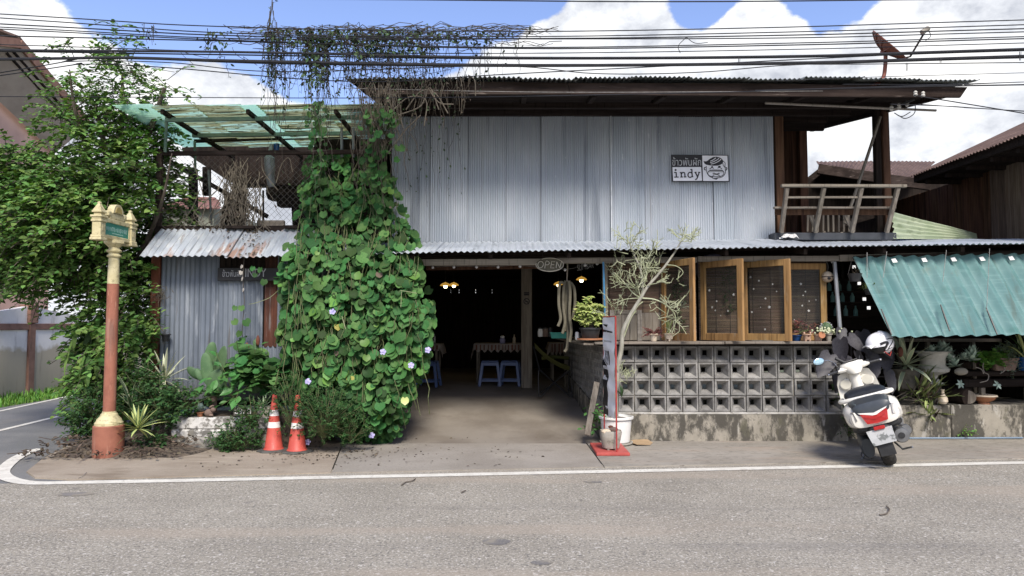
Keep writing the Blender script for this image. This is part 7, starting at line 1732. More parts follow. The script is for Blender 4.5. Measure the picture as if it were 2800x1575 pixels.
# aloes
t = thing('aloe_clump', 'olive and brown aloe clump tumbling over the ledge beside the dark urn', 'aloe', P(2545, 1120, 9.25))
for cx_, cy_, n in ((2545, 1085, 44), (2518, 1070, 26), (2540, 1135, 30)):
    for k in range(n):
        L_ = rnd.uniform(.2, .40); me = MB().add(*thick(strap(L_, .035, rnd.uniform(-.7, .5), fold=.3), .006)).mesh('leaf', smooth=50); me.materials.append(M['aloe'] if rnd.random() < .75 else M['dead_leaf'])
        az = rnd.random() * 6.283; piece(me, 'leaf', t, P(cx_ + rnd.gauss(0, 10), cy_ + rnd.gauss(0, 8), 9.28 + rnd.gauss(0, .04)), Matrix.Rotation(az, 3, 'Z') @ Matrix.Rotation(R(rnd.uniform(-15, 75)), 3, 'X'))
t = thing('twig_plant', 'bare grey sticks of a dry plant between dark urn and aloe', 'plant', P(2505, 1105, 9.3)); mb = MB()
for k in range(34):
    a = P(rnd.gauss(2508, 16), rnd.uniform(1060, 1105), 9.3 + rnd.gauss(0, .05)); d = Vector((rnd.gauss(0, 1), rnd.gauss(0, .3), rnd.gauss(.3, .7))).normalized() * rnd.uniform(.1, .22); mb.tube([a, a + d], [.006, .004], 5)
mb.build('stick', M['dry_vine'], t, kind='stuff')
vs = thing('small_vase', 'cream bottle necked vase half hidden under the aloe', 'vase', P(2578, 1102, 9.22)); MB().lathe([(.04, 0), (.06, .03), (.055, .08), (.02, .13), (.018, .17), (.028, .19), (.02, .19)], P(2579, 1104, 9.2), 16).build('vase', M['cream_pot'], vs)
lgx = thing('cut_log', 'round end of a dark cut log lying under the bench', 'log', P(2648, 1090, 9.3)); MB().tube([P(2648, 1086, 9.28), P(2648, 1086, 9.28) + Vector((-.25, .7, 0))], .115, 20).build('log', M['dark_wood'], lgx); MB().tube([P(2648, 1086, 9.275), P(2648, 1086, 9.28)], .09, 18).build('end_grain', M['grey_wood'], lgx)
bw_ = thing('terracotta_bowl', 'shallow footed terracotta bowl with a wavy cream rim on the ledge', 'bowl', P(2690, 1102, 9.32)); c = P(2690, 1105, 9.36)
MB().lathe([(.075, 0), (.065, .03), (.12, .06), (.155, .11), (.14, .11), (.10, .07)], c, 26).build('bowl', M['terracotta'], bw_); MB().lathe([(.152, .105), (.165, .112), (.158, .128), (.14, .122)], c, 40, wob=lambda a, z: .02 * math.sin(14 * a)).build('rim', M['cream_pot'], bw_)
for k, (px, py, s) in enumerate(((2640, 1190, .05), (2650, 1176, .04))): pass
bush('wall_weed', 'small weed growing out of the stained ledge by the blue pipe', 'weed', [(2640, 1180, 9.2, 16, 12, .03, 12)], M['lime_leaf'], .045, 3, OV)
bush('moss_weed', 'mossy weeds on the plinth beside the scooter', 'weed', [(2320, 1170, 9.02, 26, 26, .05, 22), (2328, 1150, 9.02, 10, 18, .04, 10)], M['bush_leaf'], .04, 4)
bp = thing('blue_pipe', 'length of pale blue water pipe lying along the foot of the ledge', 'pipe', G(2600, 1199))
MB().tube([(5.12, 9.19, .028), (5.98, 9.20, .027), (6.82, 9.205, .03)], .012, 10).build('pipe', M['blue_pipe'], bp)
# black taro
t = thing('black_taro', 'tall black leaved taro with hanging heart leaves behind the scooter', 'plant', P(2290, 1120, 8.85))
TL = thick(fan_leaf(lambda a: (lambda q: (1.0 + .85 * math.exp(-(q / .42) ** 2)) * (.72 + .28 * abs(math.cos(q))) * (1 - .45 * math.exp(-((q - math.pi) / .3) ** 2)))(abs((a + math.pi) % (2 * math.pi) - math.pi)), .10, 16), .01)
TL = ([(x * 1.0, y, z + .15 * abs(x) - .12 * max(0, y) ** 2 + .03 * math.sin(9 * y + 4 * x)) for x, y, z in TL[0]], TL[1])
me = MB().add(*TL).mesh('leaf', smooth=60); me.materials.append(M['taro'])
for px, py, s, r_, Y in ((2300, 945, .15, 0, 8.75), (2262, 985, .16, -.6, 8.7), (2315, 1000, .17, .1, 8.65), (2330, 930, .12, .7, 8.85), (2360, 925, .16, .2, 9.0), (2345, 975, .13, .5, 8.85), (2410, 940, .14, .5, 9.0), (2430, 920, .12, .2, 9.0), (2385, 985, .15, 0, 8.95), (2425, 975, .13, -.2, 9.05), (2280, 1030, .13, -.2, 8.85), (2365, 1030, .13, .3, 8.9), (2300, 910, .10, -.2, 8.9), (2430, 1030, .14, 0, 9.0)):
    p = P(px, py, Y); piece(me, 'leaf', t, p, frame_m((rnd.gauss(0, .45) + .4 * r_, -1, .35), (math.sin(r_), -.2, -math.cos(r_)), s * .92))
    MB().tube(spline([Vector((4.55, 9.1, .45)), Vector((4.55, 9.1, .45)).lerp(p, .6) + Vector((0, .05, .12)), p + Vector((0, .02, .0))], 4), .009, 6).build('stalk', M['taro'], t)
bush('ledge_foliage', 'dark leafy plant in the shade behind the taro and scooter', 'plant', [(2320, 1060, 9.2, 40, 60, .1, 30), (2330, 1110, 9.1, 25, 40, .08, 22)], M['bush_leaf'], .08, 4, OV)
# ------------------------------------------------------------------ inside the cafe
FZ = .44
def table(label, x0, x1, yf, yb, h=.74):
    t = thing('cafe_table', label, 'table', ((x0 + x1) / 2, (yf + yb) / 2, FZ), 'cafe tables'); z = FZ + h
    MB().box((x0, yf, z - .03), (x1, yb, z - .004), .004).build('tabletop', M['brown_wood'], t)
    for x in (x0 + .05, x1 - .09):
        for y in (yf + .05, yb - .09): MB().box((x, y, FZ), (x + .04, y + .04, z - .031), .003).build('leg', M['grey_wood'], t)
    return t, z
def cloth(label, x0, x1, yf, yb, z, dl, dr, df):
    """checked cloth, hanging at both ends"""
    t = thing('tablecloth', label, 'tablecloth', ((x0 + x1) / 2, yf, z), 'checked tablecloths'); mb = MB(); nx = 30
    cols = [(x0 - .05, -dl), (x0 - .02, -dl * .5), (x0, 0)] + [(x0 + (x1 - x0) * k / nx, 0) for k in range(1, nx)] + [(x1, 0), (x1 + .03, -dr * .5), (x1 + .05, -dr)]
    for k in (0, 1):
        for i, (x, dz_) in enumerate(cols):
            e = 1 + .25 * math.sin(i * 1.7)
            for y, d2 in ((yf - .035, -df * e), (yf - .02, -df * .5), (yf - .004, 0), ((yf + yb) / 2, 0), (yb, 0)): mb.v.append((x, y, z + .003 + dz_ * .9 + d2 * (1 if dz_ == 0 else .6) - .003 * k))
    n = len(cols); N_ = n * 5
    for i in range(n - 1):
        for j in range(4): q = i * 5 + j; mb.f.append((q, q + 5, q + 6, q + 1)); mb.f.append((N_ + q + 1, N_ + q + 6, N_ + q + 5, N_ + q))
    mb.build('cloth', M['cloth'], t, smooth=60); st = MB()
    x = x0 + .04
    while x < x1: st.box((x, yf - .0395, z - df * .9), (x + rnd.uniform(.012, .03), yf - .037, z - .015)); x += rnd.uniform(.05, .085)
    st.build('check_stripe', M['red_post'], t, smooth=0, kind='stuff'); return t
YA = 12.6
xa, xb_ = P(1295, 940, YA).x, P(1440, 940, YA).x
table('table with a hanging checked cloth in the middle of the dark cafe', xa, xb_, YA, YA + .75); cloth('brown checked cloth hanging askew on the middle cafe table', xa, xb_, YA, YA + .75, FZ + .74, .26, .16, .13)
xc, xd = P(1120, 940, YA - .3).x, P(1203, 940, YA - .3).x
table('table half hidden by the vine just inside the entrance', xc, xd, YA - .3, YA + .4); cloth('checked cloth on the table half hidden by the vine', xc, xd, YA - .3, YA + .4, FZ + .74, .05, .2, .1)
table('table deep in the cafe beside the block wall', .72, 1.35, 13.2, 13.9); cloth('checked cloth on the table behind the camp chair', .72, 1.35, 13.2, 13.9, FZ + .74, .15, .12, .2)
def stool():
    t = thing('plastic_stool', 'blue', 'stool', (0, 0, 0), 'blue plastic stools'); H = .45; a, b = .15, .185
    MB().box((-a, -a, H - .03), (a, a, H), .012).build('seat', M['stool_blue'], t)
    for sx_ in (-1, 1):
        for sy_ in (-1, 1): MB().bar((sx_ * b, sy_ * b, 0), (sx_ * (a - .02), sy_ * (a - .02), H - .029), .05, .035, .006, up=(0, 1, 0)).build('leg', M['stool_blue'], t)
    for s in (-1, 1):
        MB().box((-a + .01, s * (a - .012) - .012, H - .085), (a - .01, s * (a - .012) + .012, H - .031), .004).build('apron', M['stool_blue'], t)
        MB().bar((-b + .03, s * (b - .02), .10), (b - .03, s * (b - .02), .10), .02, .035, .004).build('stretcher', M['stool_blue'], t)
        MB().bar((s * (b - .02), -b + .03, .10), (s * (b - .02), b - .03, .10), .02, .035, .004).build('stretcher', M['stool_blue'], t)
    return t
s0 = stool()
for k, (px, lb) in enumerate(((1340, 'blue plastic stool under the middle table, first from the vine side'), (1396, 'blue plastic stool under the middle table, beside the wooden post'), (1172, 'blue plastic stool half hidden by the vine inside the entrance'))):
    o = s0 if k == 0 else copy_tree(s0); p = P(px, 1000, 12.35 - .15 * (k == 2)); o.location = (p.x, p.y, FZ); o.rotation_euler = (0, 0, rnd.uniform(-.15, .15)); o['label'] = lb
def item(name, label, cat, px, py, Y, prof, mat, z=None, n=14):
    c = P(px, py, Y); c = Vector((c.x, Y, FZ + .745 if z is None else z)); t = thing(name, label, cat, c); MB().lathe(prof, c, n).build('body', M[mat], t); return t, c
t, c = item('tissue_box', 'small pale tissue holder on the middle cafe table', 'tissue holder', 1374, 930, 12.8, [(.05, 0), (.055, .06), (.05, .09), (.03, .095)], 'lilac'); MB().ball(c + Vector((0, 0, .12)), (.04, .03, .03), 8, 6, nz=.3, sc=20).build('tissue', M['white'], t)
t, c = item('sauce_bottle', 'tall sauce bottle on the middle cafe table', 'bottle', 1406, 925, 12.8, [(.03, 0), (.032, .09), (.012, .13), (.012, .16), (.004, .17)], 'cream_pot')
t, c = item('noodle_bowl', 'pale bowl on the table half hidden by the vine', 'bowl', 1168, 930, 12.5, [(.04, 0), (.07, .03), (.085, .06), (.075, .06), (.03, .02)], 'white')
t, c = item('water_bottle', 'slim bottle beside the bowl on the vine side table', 'bottle', 1188, 930, 12.5, [(.022, 0), (.025, .11), (.01, .15), (.01, .17), (.004, .175)], 'clear_lens')
# folding camp chair at the foot of the block wall
t = thing('camp_chair', 'folding camp chair with an olive canvas sling beside the entrance wall', 'chair', (.72, 11.35, .36))
zc_ = .37; cx_ = .70; cy_ = 11.35; C_ = lambda x, y, z: (cx_ + x, cy_ + y, zc_ + z)
for a, b in ((C_(-.24, -.22, 0), C_(.24, .2, .42)), (C_(.24, -.22, 0), C_(-.24, .2, .42)), (C_(-.24, .22, 0), C_(.24, -.2, .42)), (C_(.24, .22, 0), C_(-.24, -.2, .42)), (C_(-.25, -.2, .42), C_(-.34, .02, .80)), (C_(.25, .22, .0), C_(.27, .26, .62)), (C_(-.27, -.22, 0), C_(-.27, -.2, .42)), (C_(.27, -.22, 0), C_(.27, -.2, .6))):
    MB().tube([a, b], .012, 7).build('frame_tube', M['black_plastic'], t)
for a in ((-.25, -.22), (.25, -.22), (.25, .22), (-.25, .22)): MB().lathe([(.03, 0), (.03, .018), (.014, .02)], C_(*a, -.002), 10).build('foot', M['black_plastic'], t)
mb = MB()
for k in (0, 1):
    for i in range(9):
        u = i / 8
        for j in range(5):
            w = j / 4 - .5; x = -.32 + .56 * u; z = .78 - .62 * u + .25 * u * u + .08 * (w * 2) ** 2; mb.v.append(C_(x, .42 * w, z - .004 * k))
for i in range(8):
    for j in range(4): q = i * 5 + j; mb.f.append((q, q + 1, q + 6, q + 5)); mb.f.append((45 + q + 5, 45 + q + 6, 45 + q + 1, 45 + q))
mb.build('canvas_sling', M['camp'], t, smooth=60); MB().tube([C_(.26, .24, .6), C_(.0, .24, .62), C_(-.2, .22, .6)], .03, 8).build('arm_pad', M['camp'], t)
# lamps: lit bulbs under small amber shades
def lamp(label, px, py, Y, w):
    c = P(px, py, Y); s = w * Y / F / 2; t = thing('pendant_lamp', label, 'lamp', c, 'lit pendant lamps')
    MB().lathe([(s, 0), (s * .86, s * .22), (s * .55, s * .44), (s * .2, s * .55), (s * .12, s * .62), (.01, s * .64), (.01, s * .60), (s * .5, s * .40), (s * .82, s * .18), (s * .97, -.003)], c, 24).build('lamp_shade', M['lamp_shade'], t)
    MB().ball(c + Vector((0, 0, -s * .12)), (s * .34, s * .34, s * .36), 14, 10).build('bulb', M['bulb'], t)
    MB().tube([c + Vector((0, 0, s * .6)), (c.x, c.y, 2.68)], .004, 5).build('cord', M['dark_wire'], t)
    l = bpy.data.lights.new('lamp_light', 'POINT'); l.energy = .22; l.color = (1, .75, .4); l.shadow_soft_size = .03; lo = bpy.data.objects.new('lamp_light', l); COL.objects.link(lo); lo.location = c + Vector((0, 0, -s * .7))
lamp('lit amber pendant lamp, the bigger of the pair deep in the cafe', 1218, 781, 13.2, 30); lamp('lit amber pendant lamp, the smaller of the pair deep in the cafe', 1241, 780, 14.6, 27)
lamp('lit amber pendant lamp partly behind the hanging cactus', 1527, 778, 13.0, 27); lamp('lit amber pendant lamp above the variegated shrub', 1590, 765, 11.4, 30)
# no smoking mark on the post
t = thing('no_smoking_notice', 'round no smoking notice with a small black label on the wooden post', 'notice', P(1440, 824, 11.9))
c = P(1440, 824, 11.912); r = .048
ring = [c + Vector((r * math.cos(a), 0, r * math.sin(a))) for a in [k * .2618 for k in range(25)]]
MB().ribbon(ring, .014, (0, -1, 0), .002).build('ring', M['black'], t, smooth=0); mb = MB().ribbon([c + Vector((-.034, 0, .034)), c + Vector((.034, 0, -.034))], .011, (0, -1, 0), .003).ribbon([c + Vector((-.028, 0, -.006)), c + Vector((.028, 0, -.006))], .012, (0, -1, 0), .002); mb.build('symbol', M['black'], t, smooth=0)
c = P(1440, 803, 11.912); MB().box(c + Vector((-.045, -.003, -.03)), c + Vector((.045, .0, .002)), .001).box(c + Vector((-.045, -.003, .008)), c + Vector((.045, 0, .026)), .001).build('label_plate', M['black'], t)
# unlit open sign
t = thing('open_sign', 'oval smoked panel with unlit neon tubes spelling OPEN hung from the pale beam', 'sign', P(1503, 725, 9.0))
c = P(1503, 724, 9.0); ax, az = .187, .092
MB().prism([c + Vector((ax * math.cos(a), 0, az * math.sin(a))) for a in [k * .19635 for k in range(32)]], (0, .012, 0)).build('panel', M['olive_panel'], t, smooth=0)
MB().tube([c + Vector((ax * .97 * math.cos(a), -.012, az * .96 * math.sin(a))) for a in [math.pi * .93 + k * .118 for k in range(48)]], .0055, 6).build('border_tube', M['neon_dead'], t)
def neon(pts): MB().tube(spline([c + Vector((u, -.012, v)) for u, v in pts], 4) if len(pts) > 3 else [c + Vector((u, -.012, v)) for u, v in pts], .0055, 6).build('letter_tube', M['neon_dead'], t)
neon([(-.085, .02), (-.11, .043), (-.145, .03), (-.158, -.005), (-.14, -.04), (-.105, -.035), (-.085, -.005), (-.085, .02)])
neon([(-.066, -.048), (-.05, .042), (-.02, .042), (-.005, .022), (-.02, .0), (-.055, -.002)])
MB().tube([c + Vector(q) for q in ((.072, -.012, .038), (.025, -.012, .042), (.012, -.012, -.043), (.06, -.012, -.043))], .0055, 6).build('letter_tube', M['neon_dead'], t); neon([(.02, 0), (.06, .0)])
neon([(.085, -.043), (.092, .04)]); neon([(.092, .04), (.135, -.043)]); neon([(.135, -.043), (.155, .04)])
for s in (-.09, .09): MB().tube([c + Vector((s, 0, az * .8)), c + Vector((s, .08, .16))], .002, 4).build('chain', M['dark_wire'], t)
# faded hanging letters inside the entrance
t = thing('hanging_letters', 'dim row of cut out grey letters hung above the entrance counter', 'sign', P(1605, 735, 9.9))
p, q = P(1578, 741, 9.9), P(1601, 724, 9.9); text_mb('SLIM', (p.x, 9.9, p.z), Vector((1, 0, .2)).normalized(), Vector((0, 0, 1)), q.x - p.x, q.z - p.z, .006, (0, -1, 0)).build('lettering', M['grey_print'], t, smooth=0)
p, q = P(1604, 736, 9.9), P(1624, 722, 9.9); text_mb('BAR', (p.x, 9.9, p.z), Vector((1, 0, .2)).normalized(), Vector((0, 0, 1)), q.x - p.x, q.z - p.z, .006, (0, -1, 0)).build('lettering', M['grey_print'], t, smooth=0)
# string of white bulbs under the inner beam
t = thing('string_lights', 'string of small unlit white bulbs along the entrance beam', 'lights', P(1300, 735, 9.3))
bs = [(1183, 731), (1241, 730), (1303, 730), (1362, 730), (1422, 728), (1545, 738), (1600, 725), (1633, 721)]
MB().tube(spline([P(x, y - 2, 9.4) for x, y in [(1150, 720)] + bs], 5), .003, 5).build('wire', M['wire'], t)
for x, y in bs: MB().ball(P(x, y, 9.4), .021, 10, 7).build('bulb', M['white_paper'], t)
for x, y in ((1680, 722), (2276, 716)): MB().ball(P(x, y, 9.3), .02, 10, 7).build('bulb', M['white_paper'], t)
# things on and over the entrance counter
t = thing('hanging_cactus', 'long rope like cactus stems hanging beside the entrance counter', 'cactus', P(1545, 760, 9.3))
for k, pts in enumerate(([(1540, 772), (1530, 778), (1528, 830), (1533, 870), (1526, 892)], [(1546, 768), (1541, 790), (1540, 840), (1545, 880), (1538, 912)], [(1552, 767), (1551, 800), (1548, 850), (1553, 900), (1551, 948), (1544, 962)], [(1556, 768), (1559, 800), (1557, 860), (1562, 900), (1558, 935)], [(1560, 772), (1570, 790), (1572, 830), (1566, 870)], [(1548, 768), (1546, 820), (1549, 870), (1544, 905)])):
    MB().tube(spline([P(x, y, 9.2 + .05 * (k % 3)) for x, y in pts], 6), .021, 8).build('stem', M['tan_rope'], t)
MB().tube([P(1550, 770, 9.25), P(1553, 700, 9.2)], .01, 6).build('hanger', M['grey_wood'], t)
t = thing('variegated_shrub', 'yellow and green variegated shrub in a black pot on the entrance counter', 'shrub', P(1614, 925, 9.05))
c = P(1614, 925, 9.05); c.z = 1.335; MB().lathe([(.06, .0), (.175, .004), (.178, .025), (.165, .022), (.06, .012)], c, 24).build('saucer', M['terracotta'], t)
pot(t, c + Vector((0, 0, .014)), .105, .135, .15, 'black_plastic'); L_ = []; sm = MB()
for k in range(130):
    a = rnd.random() * 6.283; d = rnd.random() ** .5; p = c + Vector((.19 * d * math.cos(a), .15 * d * math.sin(a), .19 + .40 * rnd.random() * (1 - .35 * d)))
    if k % 4 == 0: sm.tube(spline([c + Vector((0, 0, .13)), c.lerp(p, .6) + Vector((0, 0, .08)), p], 3), .004, 5)
    for j in range(6): q = Matrix.Rotation(j * 1.05 + rnd.random(), 3, 'Z') @ Vector((1, 0, .3)); L_.append((frame_m((rnd.gauss(0, .5), -.4, 1), q, rnd.uniform(.05, .078)), p))
L_.sort(key=lambda l: l[1].y); me = MB().add(*OV).mesh('leaf', smooth=0); me.materials.append(M['varie'])
for m, p in L_[:240]: piece(me, 'leaf', t, p, m)
scatter_mb(OV, L_[240:]).build('foliage', M['varie'], t, smooth=0, kind='stuff'); sm.build('stem', M['bark'], t, kind='stuff')
tb_ = thing('green_tub', 'teal plastic basket on the far part of the counter', 'basket', P(1530, 920, 10.4)); c = P(1528, 918, 10.4); c.z = 1.33
MB().loft([[c + Vector((x * k, y * k, z)) for x, y in ((-.13, -.09), (.13, -.09), (.13, .09), (-.13, .09))] for k, z in ((.85, 0), (1, .075), (1.06, .08), (1.06, .09), (.95, .09), (.85, .02))]).build('basket', M['tealtub'], tb_)
ca = thing('security_camera', 'small black and white camera standing on the counter by the pot', 'camera', P(1582, 930, 9.3)); c = P(1579, 925, 9.25); c.z = 1.33
MB().box(c + Vector((-.03, -.04, .0)), c + Vector((.02, .05, .11)), .012).build('housing', M['white'], ca); MB().tube([c + Vector((.021, 0, .06)), c + Vector((.05, 0, .06))], .035, 12).build('lens_hood', M['black_plastic'], ca)
for k, (px, m, lb) in enumerate(((1492, 'old_clay', 'brown jar on the far end of the counter'), (1478, 'white', 'white jar on the far end of the counter'), (1505, 'black_plastic', 'dark tin behind the basket on the counter'))):
    c = P(px, 920, 11.4); c.z = 1.335; j = thing('counter_jar', lb, 'jar', c, 'jars on the far counter'); MB().lathe([(.045, 0), (.05, .08), (.04, .11), (.042, .13), (.01, .135)], c, 14).build('jar_body', M[m], j); MB().lathe([(.043, .131), (.043, .15), (.01, .152)], c, 12).build('lid', M['black_plastic'], j)
# pots on the sill
SZ = 1.322
def sillpot(name, label, px, Y, r0, r1, h, mat, z=SZ): c = P(px, 925, Y); c.z = z; t = thing(name, label, 'plant pot', c, 'pots on the window sill'); pot(t, c, r0, r1, h, mat); return t, c
t, c = sillpot('cream_pot', 'cream flower pot with a wiry maroon plant on the sill', 1787, 8.95, .038, .052, .10, 'cream_pot'); mb = MB(); L_ = []
for k in range(60):
    a = rnd.random() * 6.28; d = Vector((math.cos(a), .6 * math.sin(a), rnd.uniform(-.3, .8))).normalized() * rnd.uniform(.06, .16); mb.tube([c + Vector((0, 0, .1)), c + Vector((0, 0, .12)) + d * .6, c + Vector((0, 0, .09)) + d], .0025, 4); L_ += [(frame_m((rnd.gauss(0, 1), -1, 1), (rnd.gauss(0, 1), -1, 1), .025), c + Vector((0, 0, .1)) + d * f) for f in (.4, .6, .8, 1)]
mb.build('stem', M['maroon'], t, kind='stuff'); scatter_mb(OV, L_).build('foliage', M['maroon'], t, smooth=0, kind='stuff')
t, c = sillpot('footed_pot', 'white footed pot under the drooping pencil tree branch', 1829, 8.95, .05, .058, .075, 'cream_pot', SZ + .028)
for a in (.5, 2.6, 4.7): MB().lathe([(.012, -.028), (.016, .01)], c + Vector((.036 * math.cos(a), .036 * math.sin(a), 0)), 8).build('foot', M['cream_pot'], t)
me = MB().add(*thick(strap(.2, .03, .2), .004)).mesh('leaf', smooth=50); me.materials.append(M['aloe'])
for k in range(7): piece(me, 'leaf', t, c + Vector((0, 0, .06)), Matrix.Rotation(k, 3, 'Z') @ Matrix.Rotation(R(rnd.uniform(65, 88)), 3, 'X'))
t, c = sillpot('pale_animal_pot', 'peach animal shaped pot with four stub feet on the sill', 2207, 8.95, .042, .05, .075, 'skin_pot', SZ + .02); 
for a in (.6, 2.5, 3.8, 5.6): MB().lathe([(.012, -.02), (.016, .012)], c + Vector((.034 * math.cos(a), .034 * math.sin(a), 0)), 8).build('foot', M['skin_pot'], t)
for s in (-1, 1): MB().ball(c + Vector((.04 * s, -.01, .085)), (.012, .01, .02), 8, 5).build('ear', M['skin_pot'], t)
MB().ball(c + Vector((0, -.048, .05)), (.014, .006, .011), 8, 5).build('snout', M['red_post'], t)
t, c = sillpot('round_pot', 'round pink pot between the animal pot and the clay disc', 2237, 9.0, .045, .05, .085, 'skin_pot')
t = thing('clay_disc', 'orange clay saucer leaning against the round pink pot', 'saucer', P(2248, 922, 8.9)); c = P(2247, 917, 8.9); MB().lathe([(.0401, -.004), (.045, 0), (.043, .012), (.03, .006)], (0, 0, 0), 20).xf(Matrix.Translation(c + Vector((0, 0, .003))) @ Matrix.Rotation(R(75), 4, 'X')).build('disc', M['terracotta'], t)
t, c = sillpot('slim_pot', 'slim speckled pot of pale bead succulents at the sill end', 2266, 8.98, .028, .04, .10, 'grey_pot'); mb = MB()
for k in range(60): mb.ball(c + Vector((rnd.gauss(-.02, .10), rnd.gauss(-.02, .04), .13 + rnd.gauss(0, .022))), rnd.uniform(.011, .018), 6, 4)
mb.build('bead_leaves', pmat('pale_bead', (.50, .53, .36), (.42, .46, .28), 12, .5, island=.2), t, kind='stuff')
t, c = sillpot('ball_cactus_pot', 'pot with a bristly ball cactus at the sill end behind the beads', 2258, 9.12, .04, .055, .09, 'old_clay'); MB().ball(c + Vector((.01, 0, .17)), (.075, .07, .08), 18, 12).build('cactus_ball', M['cactus'], t); mb = MB()
for k in range(260):
    v = Vector((rnd.gauss(0, 1), rnd.gauss(0, 1), rnd.gauss(0, 1))).normalized(); q = c + Vector((.01, 0, .17)) + Vector((v.x * .073, v.y * .068, v.z * .078)); mb.tube([q, q + v * .014], [.0016, .0006], 3)
mb.build('spine', M['white_paper'], t, kind='stuff')
t, c = sillpot('dark_leaf_pot', 'dark blue pot of maroon bush at the corner of the closed window', 2178, 9.08, .05, .065, .08, 'blue_pot')
bush('maroon_bush', 'maroon leaved bush growing in the dark blue sill pot', 'plant', [(2190, 898, 9.05, 30, 20, .1, 40)], M['maroon'], .042, 6, OV)
tr_ = thing('sill_tray', 'dark slate tray lying across the sill under the windows', 'tray', P(2080, 927, 8.95)); c = P(2082, 925, 8.95); MB().box((c.x - .16, 8.86, SZ + .001), (c.x + .12, 9.1, SZ + .012), .003).build('tray', M['urn_dark'], tr_)
# plants and lantern seen through the windows
bush('window_creeper', 'small leaved creeper hanging behind the glass of the middle window', 'plant', [(1988, 770, 9.33, 20, 55, .02, 70), (1994, 835, 9.33, 14, 25, .02, 20)], M['bush_leaf'], .03, 6, stems=False)
bush('blind_creeper', 'leafy creeper hanging behind the window by the pencil tree', 'plant', [(1858, 800, 9.33, 18, 55, .02, 60), (1862, 870, 9.33, 10, 30, .02, 14)], M['bush_leaf'], .032, 6, stems=False)
t = thing('paper_lantern', 'pale lilac round paper lantern hanging between beam and windows', 'lantern', P(1949, 735, 9.31)); c = P(1949, 737, 9.62); MB().ball(c, (.235, .235, .225), 28, 18).build('paper_globe', M['lilac'], t); MB().tube([c + Vector((0, 0, .22)), (c.x, c.y, 2.66)], .003, 4).build('cord', M['dark_wire'], t)
t = thing('eye_lamp', 'round peach ball lamp with a dark eye shaped opening hung by the pipe post', 'lamp', P(2262, 756, 9.2)); c = P(2263, 757, 9.2); MB().ball(c, .075, 24, 16).build('globe', M['cream_pot'], t)
MB().lathe([(.0765, .0), (.068, -.034), (.05, -.056), (.03, -.0685)], c, 24).build('lower_bowl', M['skin_pot'], t); MB().lathe([(.0772, .004), (.0776, -.004), (.074, -.008)], c, 24).build('rim', M['black'], t)
MB().ball(c + Vector((-.01, -.067, -.022)), (.024, .013, .022), 12, 8).build('opening', M['black'], t); MB().tube(spline([c + Vector((0, 0, .07)), c + Vector((.01, 0, .15)), P(2258, 712, 9.15)], 4), .003, 5).build('wire', M['wire'], t)
def hang(label, px, py, w, h, lf, mat, green):
    c = P(px, py, 8.85); t = thing('hanging_planter', label, 'planter', c, 'planters hanging by the awning'); r = w / 2 * 8.85 / F; hh = h * 8.85 / F
    MB().lathe([(r * .75, 0), (r, hh * .9), (r * 1.06, hh), (r * .9, hh), (r * .7, hh * .6)], c, 20).build('planter_bowl', M['black_plastic'], t)
    for k in range(lf): me = hang.me.get(mat) or hang.me.setdefault(mat, (lambda m: (m.materials.append(M[mat]), m)[1])(MB().add(*strap(.14, .016, 1.3, 6)).mesh('leaf', smooth=50))); piece(me, 'leaf', t, c + Vector((rnd.gauss(0, r * .5), rnd.gauss(0, r * .4), hh)), Matrix.Rotation(rnd.random() * 6.28, 3, 'Z') @ Matrix.Rotation(R(rnd.uniform(0, 80)), 3, 'X') * rnd.uniform(.6, 1.2))
    for s in (-1, 1): MB().tube([c + Vector((s * r, 0, hh)), (c.x, c.y + .05, 2.42)], .0022, 4).build('hanger_wire', M['dark_wire'], t)
hang.me = {}
hang('shallow black hanging planter of dry stems at the awning corner', 2338, 770, 36, 22, 12, 'dead_leaf', 0); hang('small black hanging planter with grassy green leaves over the awning', 2378, 806, 28, 16, 46, 'aloe', 1)
# shelves in the shade between sill and awning
t = thing('shade_shelf', 'dim shelves of teal bottles in the shade behind the pipe post', 'shelf', P(2310, 900, 9.9))
for py in (800, 830, 868): MB().box((P(2262, 0, 9.9).x, 9.85, P(0, py, 9.9).z), (P(2345, 0, 9.9).x, 10.1, P(0, py, 9.9).z + .02), .003).build('shelf_board', M['dark_wood_x'], t)
for k in range(9):
    px = 2268 + 9 * k; py = (800, 830, 868)[k % 3]; c = P(px, py, 9.92); c.z += .021; b = thing('shelf_bottle', 'dim green bottle on the %s shelf in the shade, %s of three' % (('top', 'middle', 'bottom')[k % 3], ('beside the window', 'centre', 'beside the pipe post')[k // 3]), 'bottle', c, 'bottles on the shade shelf'); MB().lathe([(.03, 0), (.032, .08), (.012, .12), (.012, .15), (.004, .152)], c, 10).build('bottle', M['teal'], b)

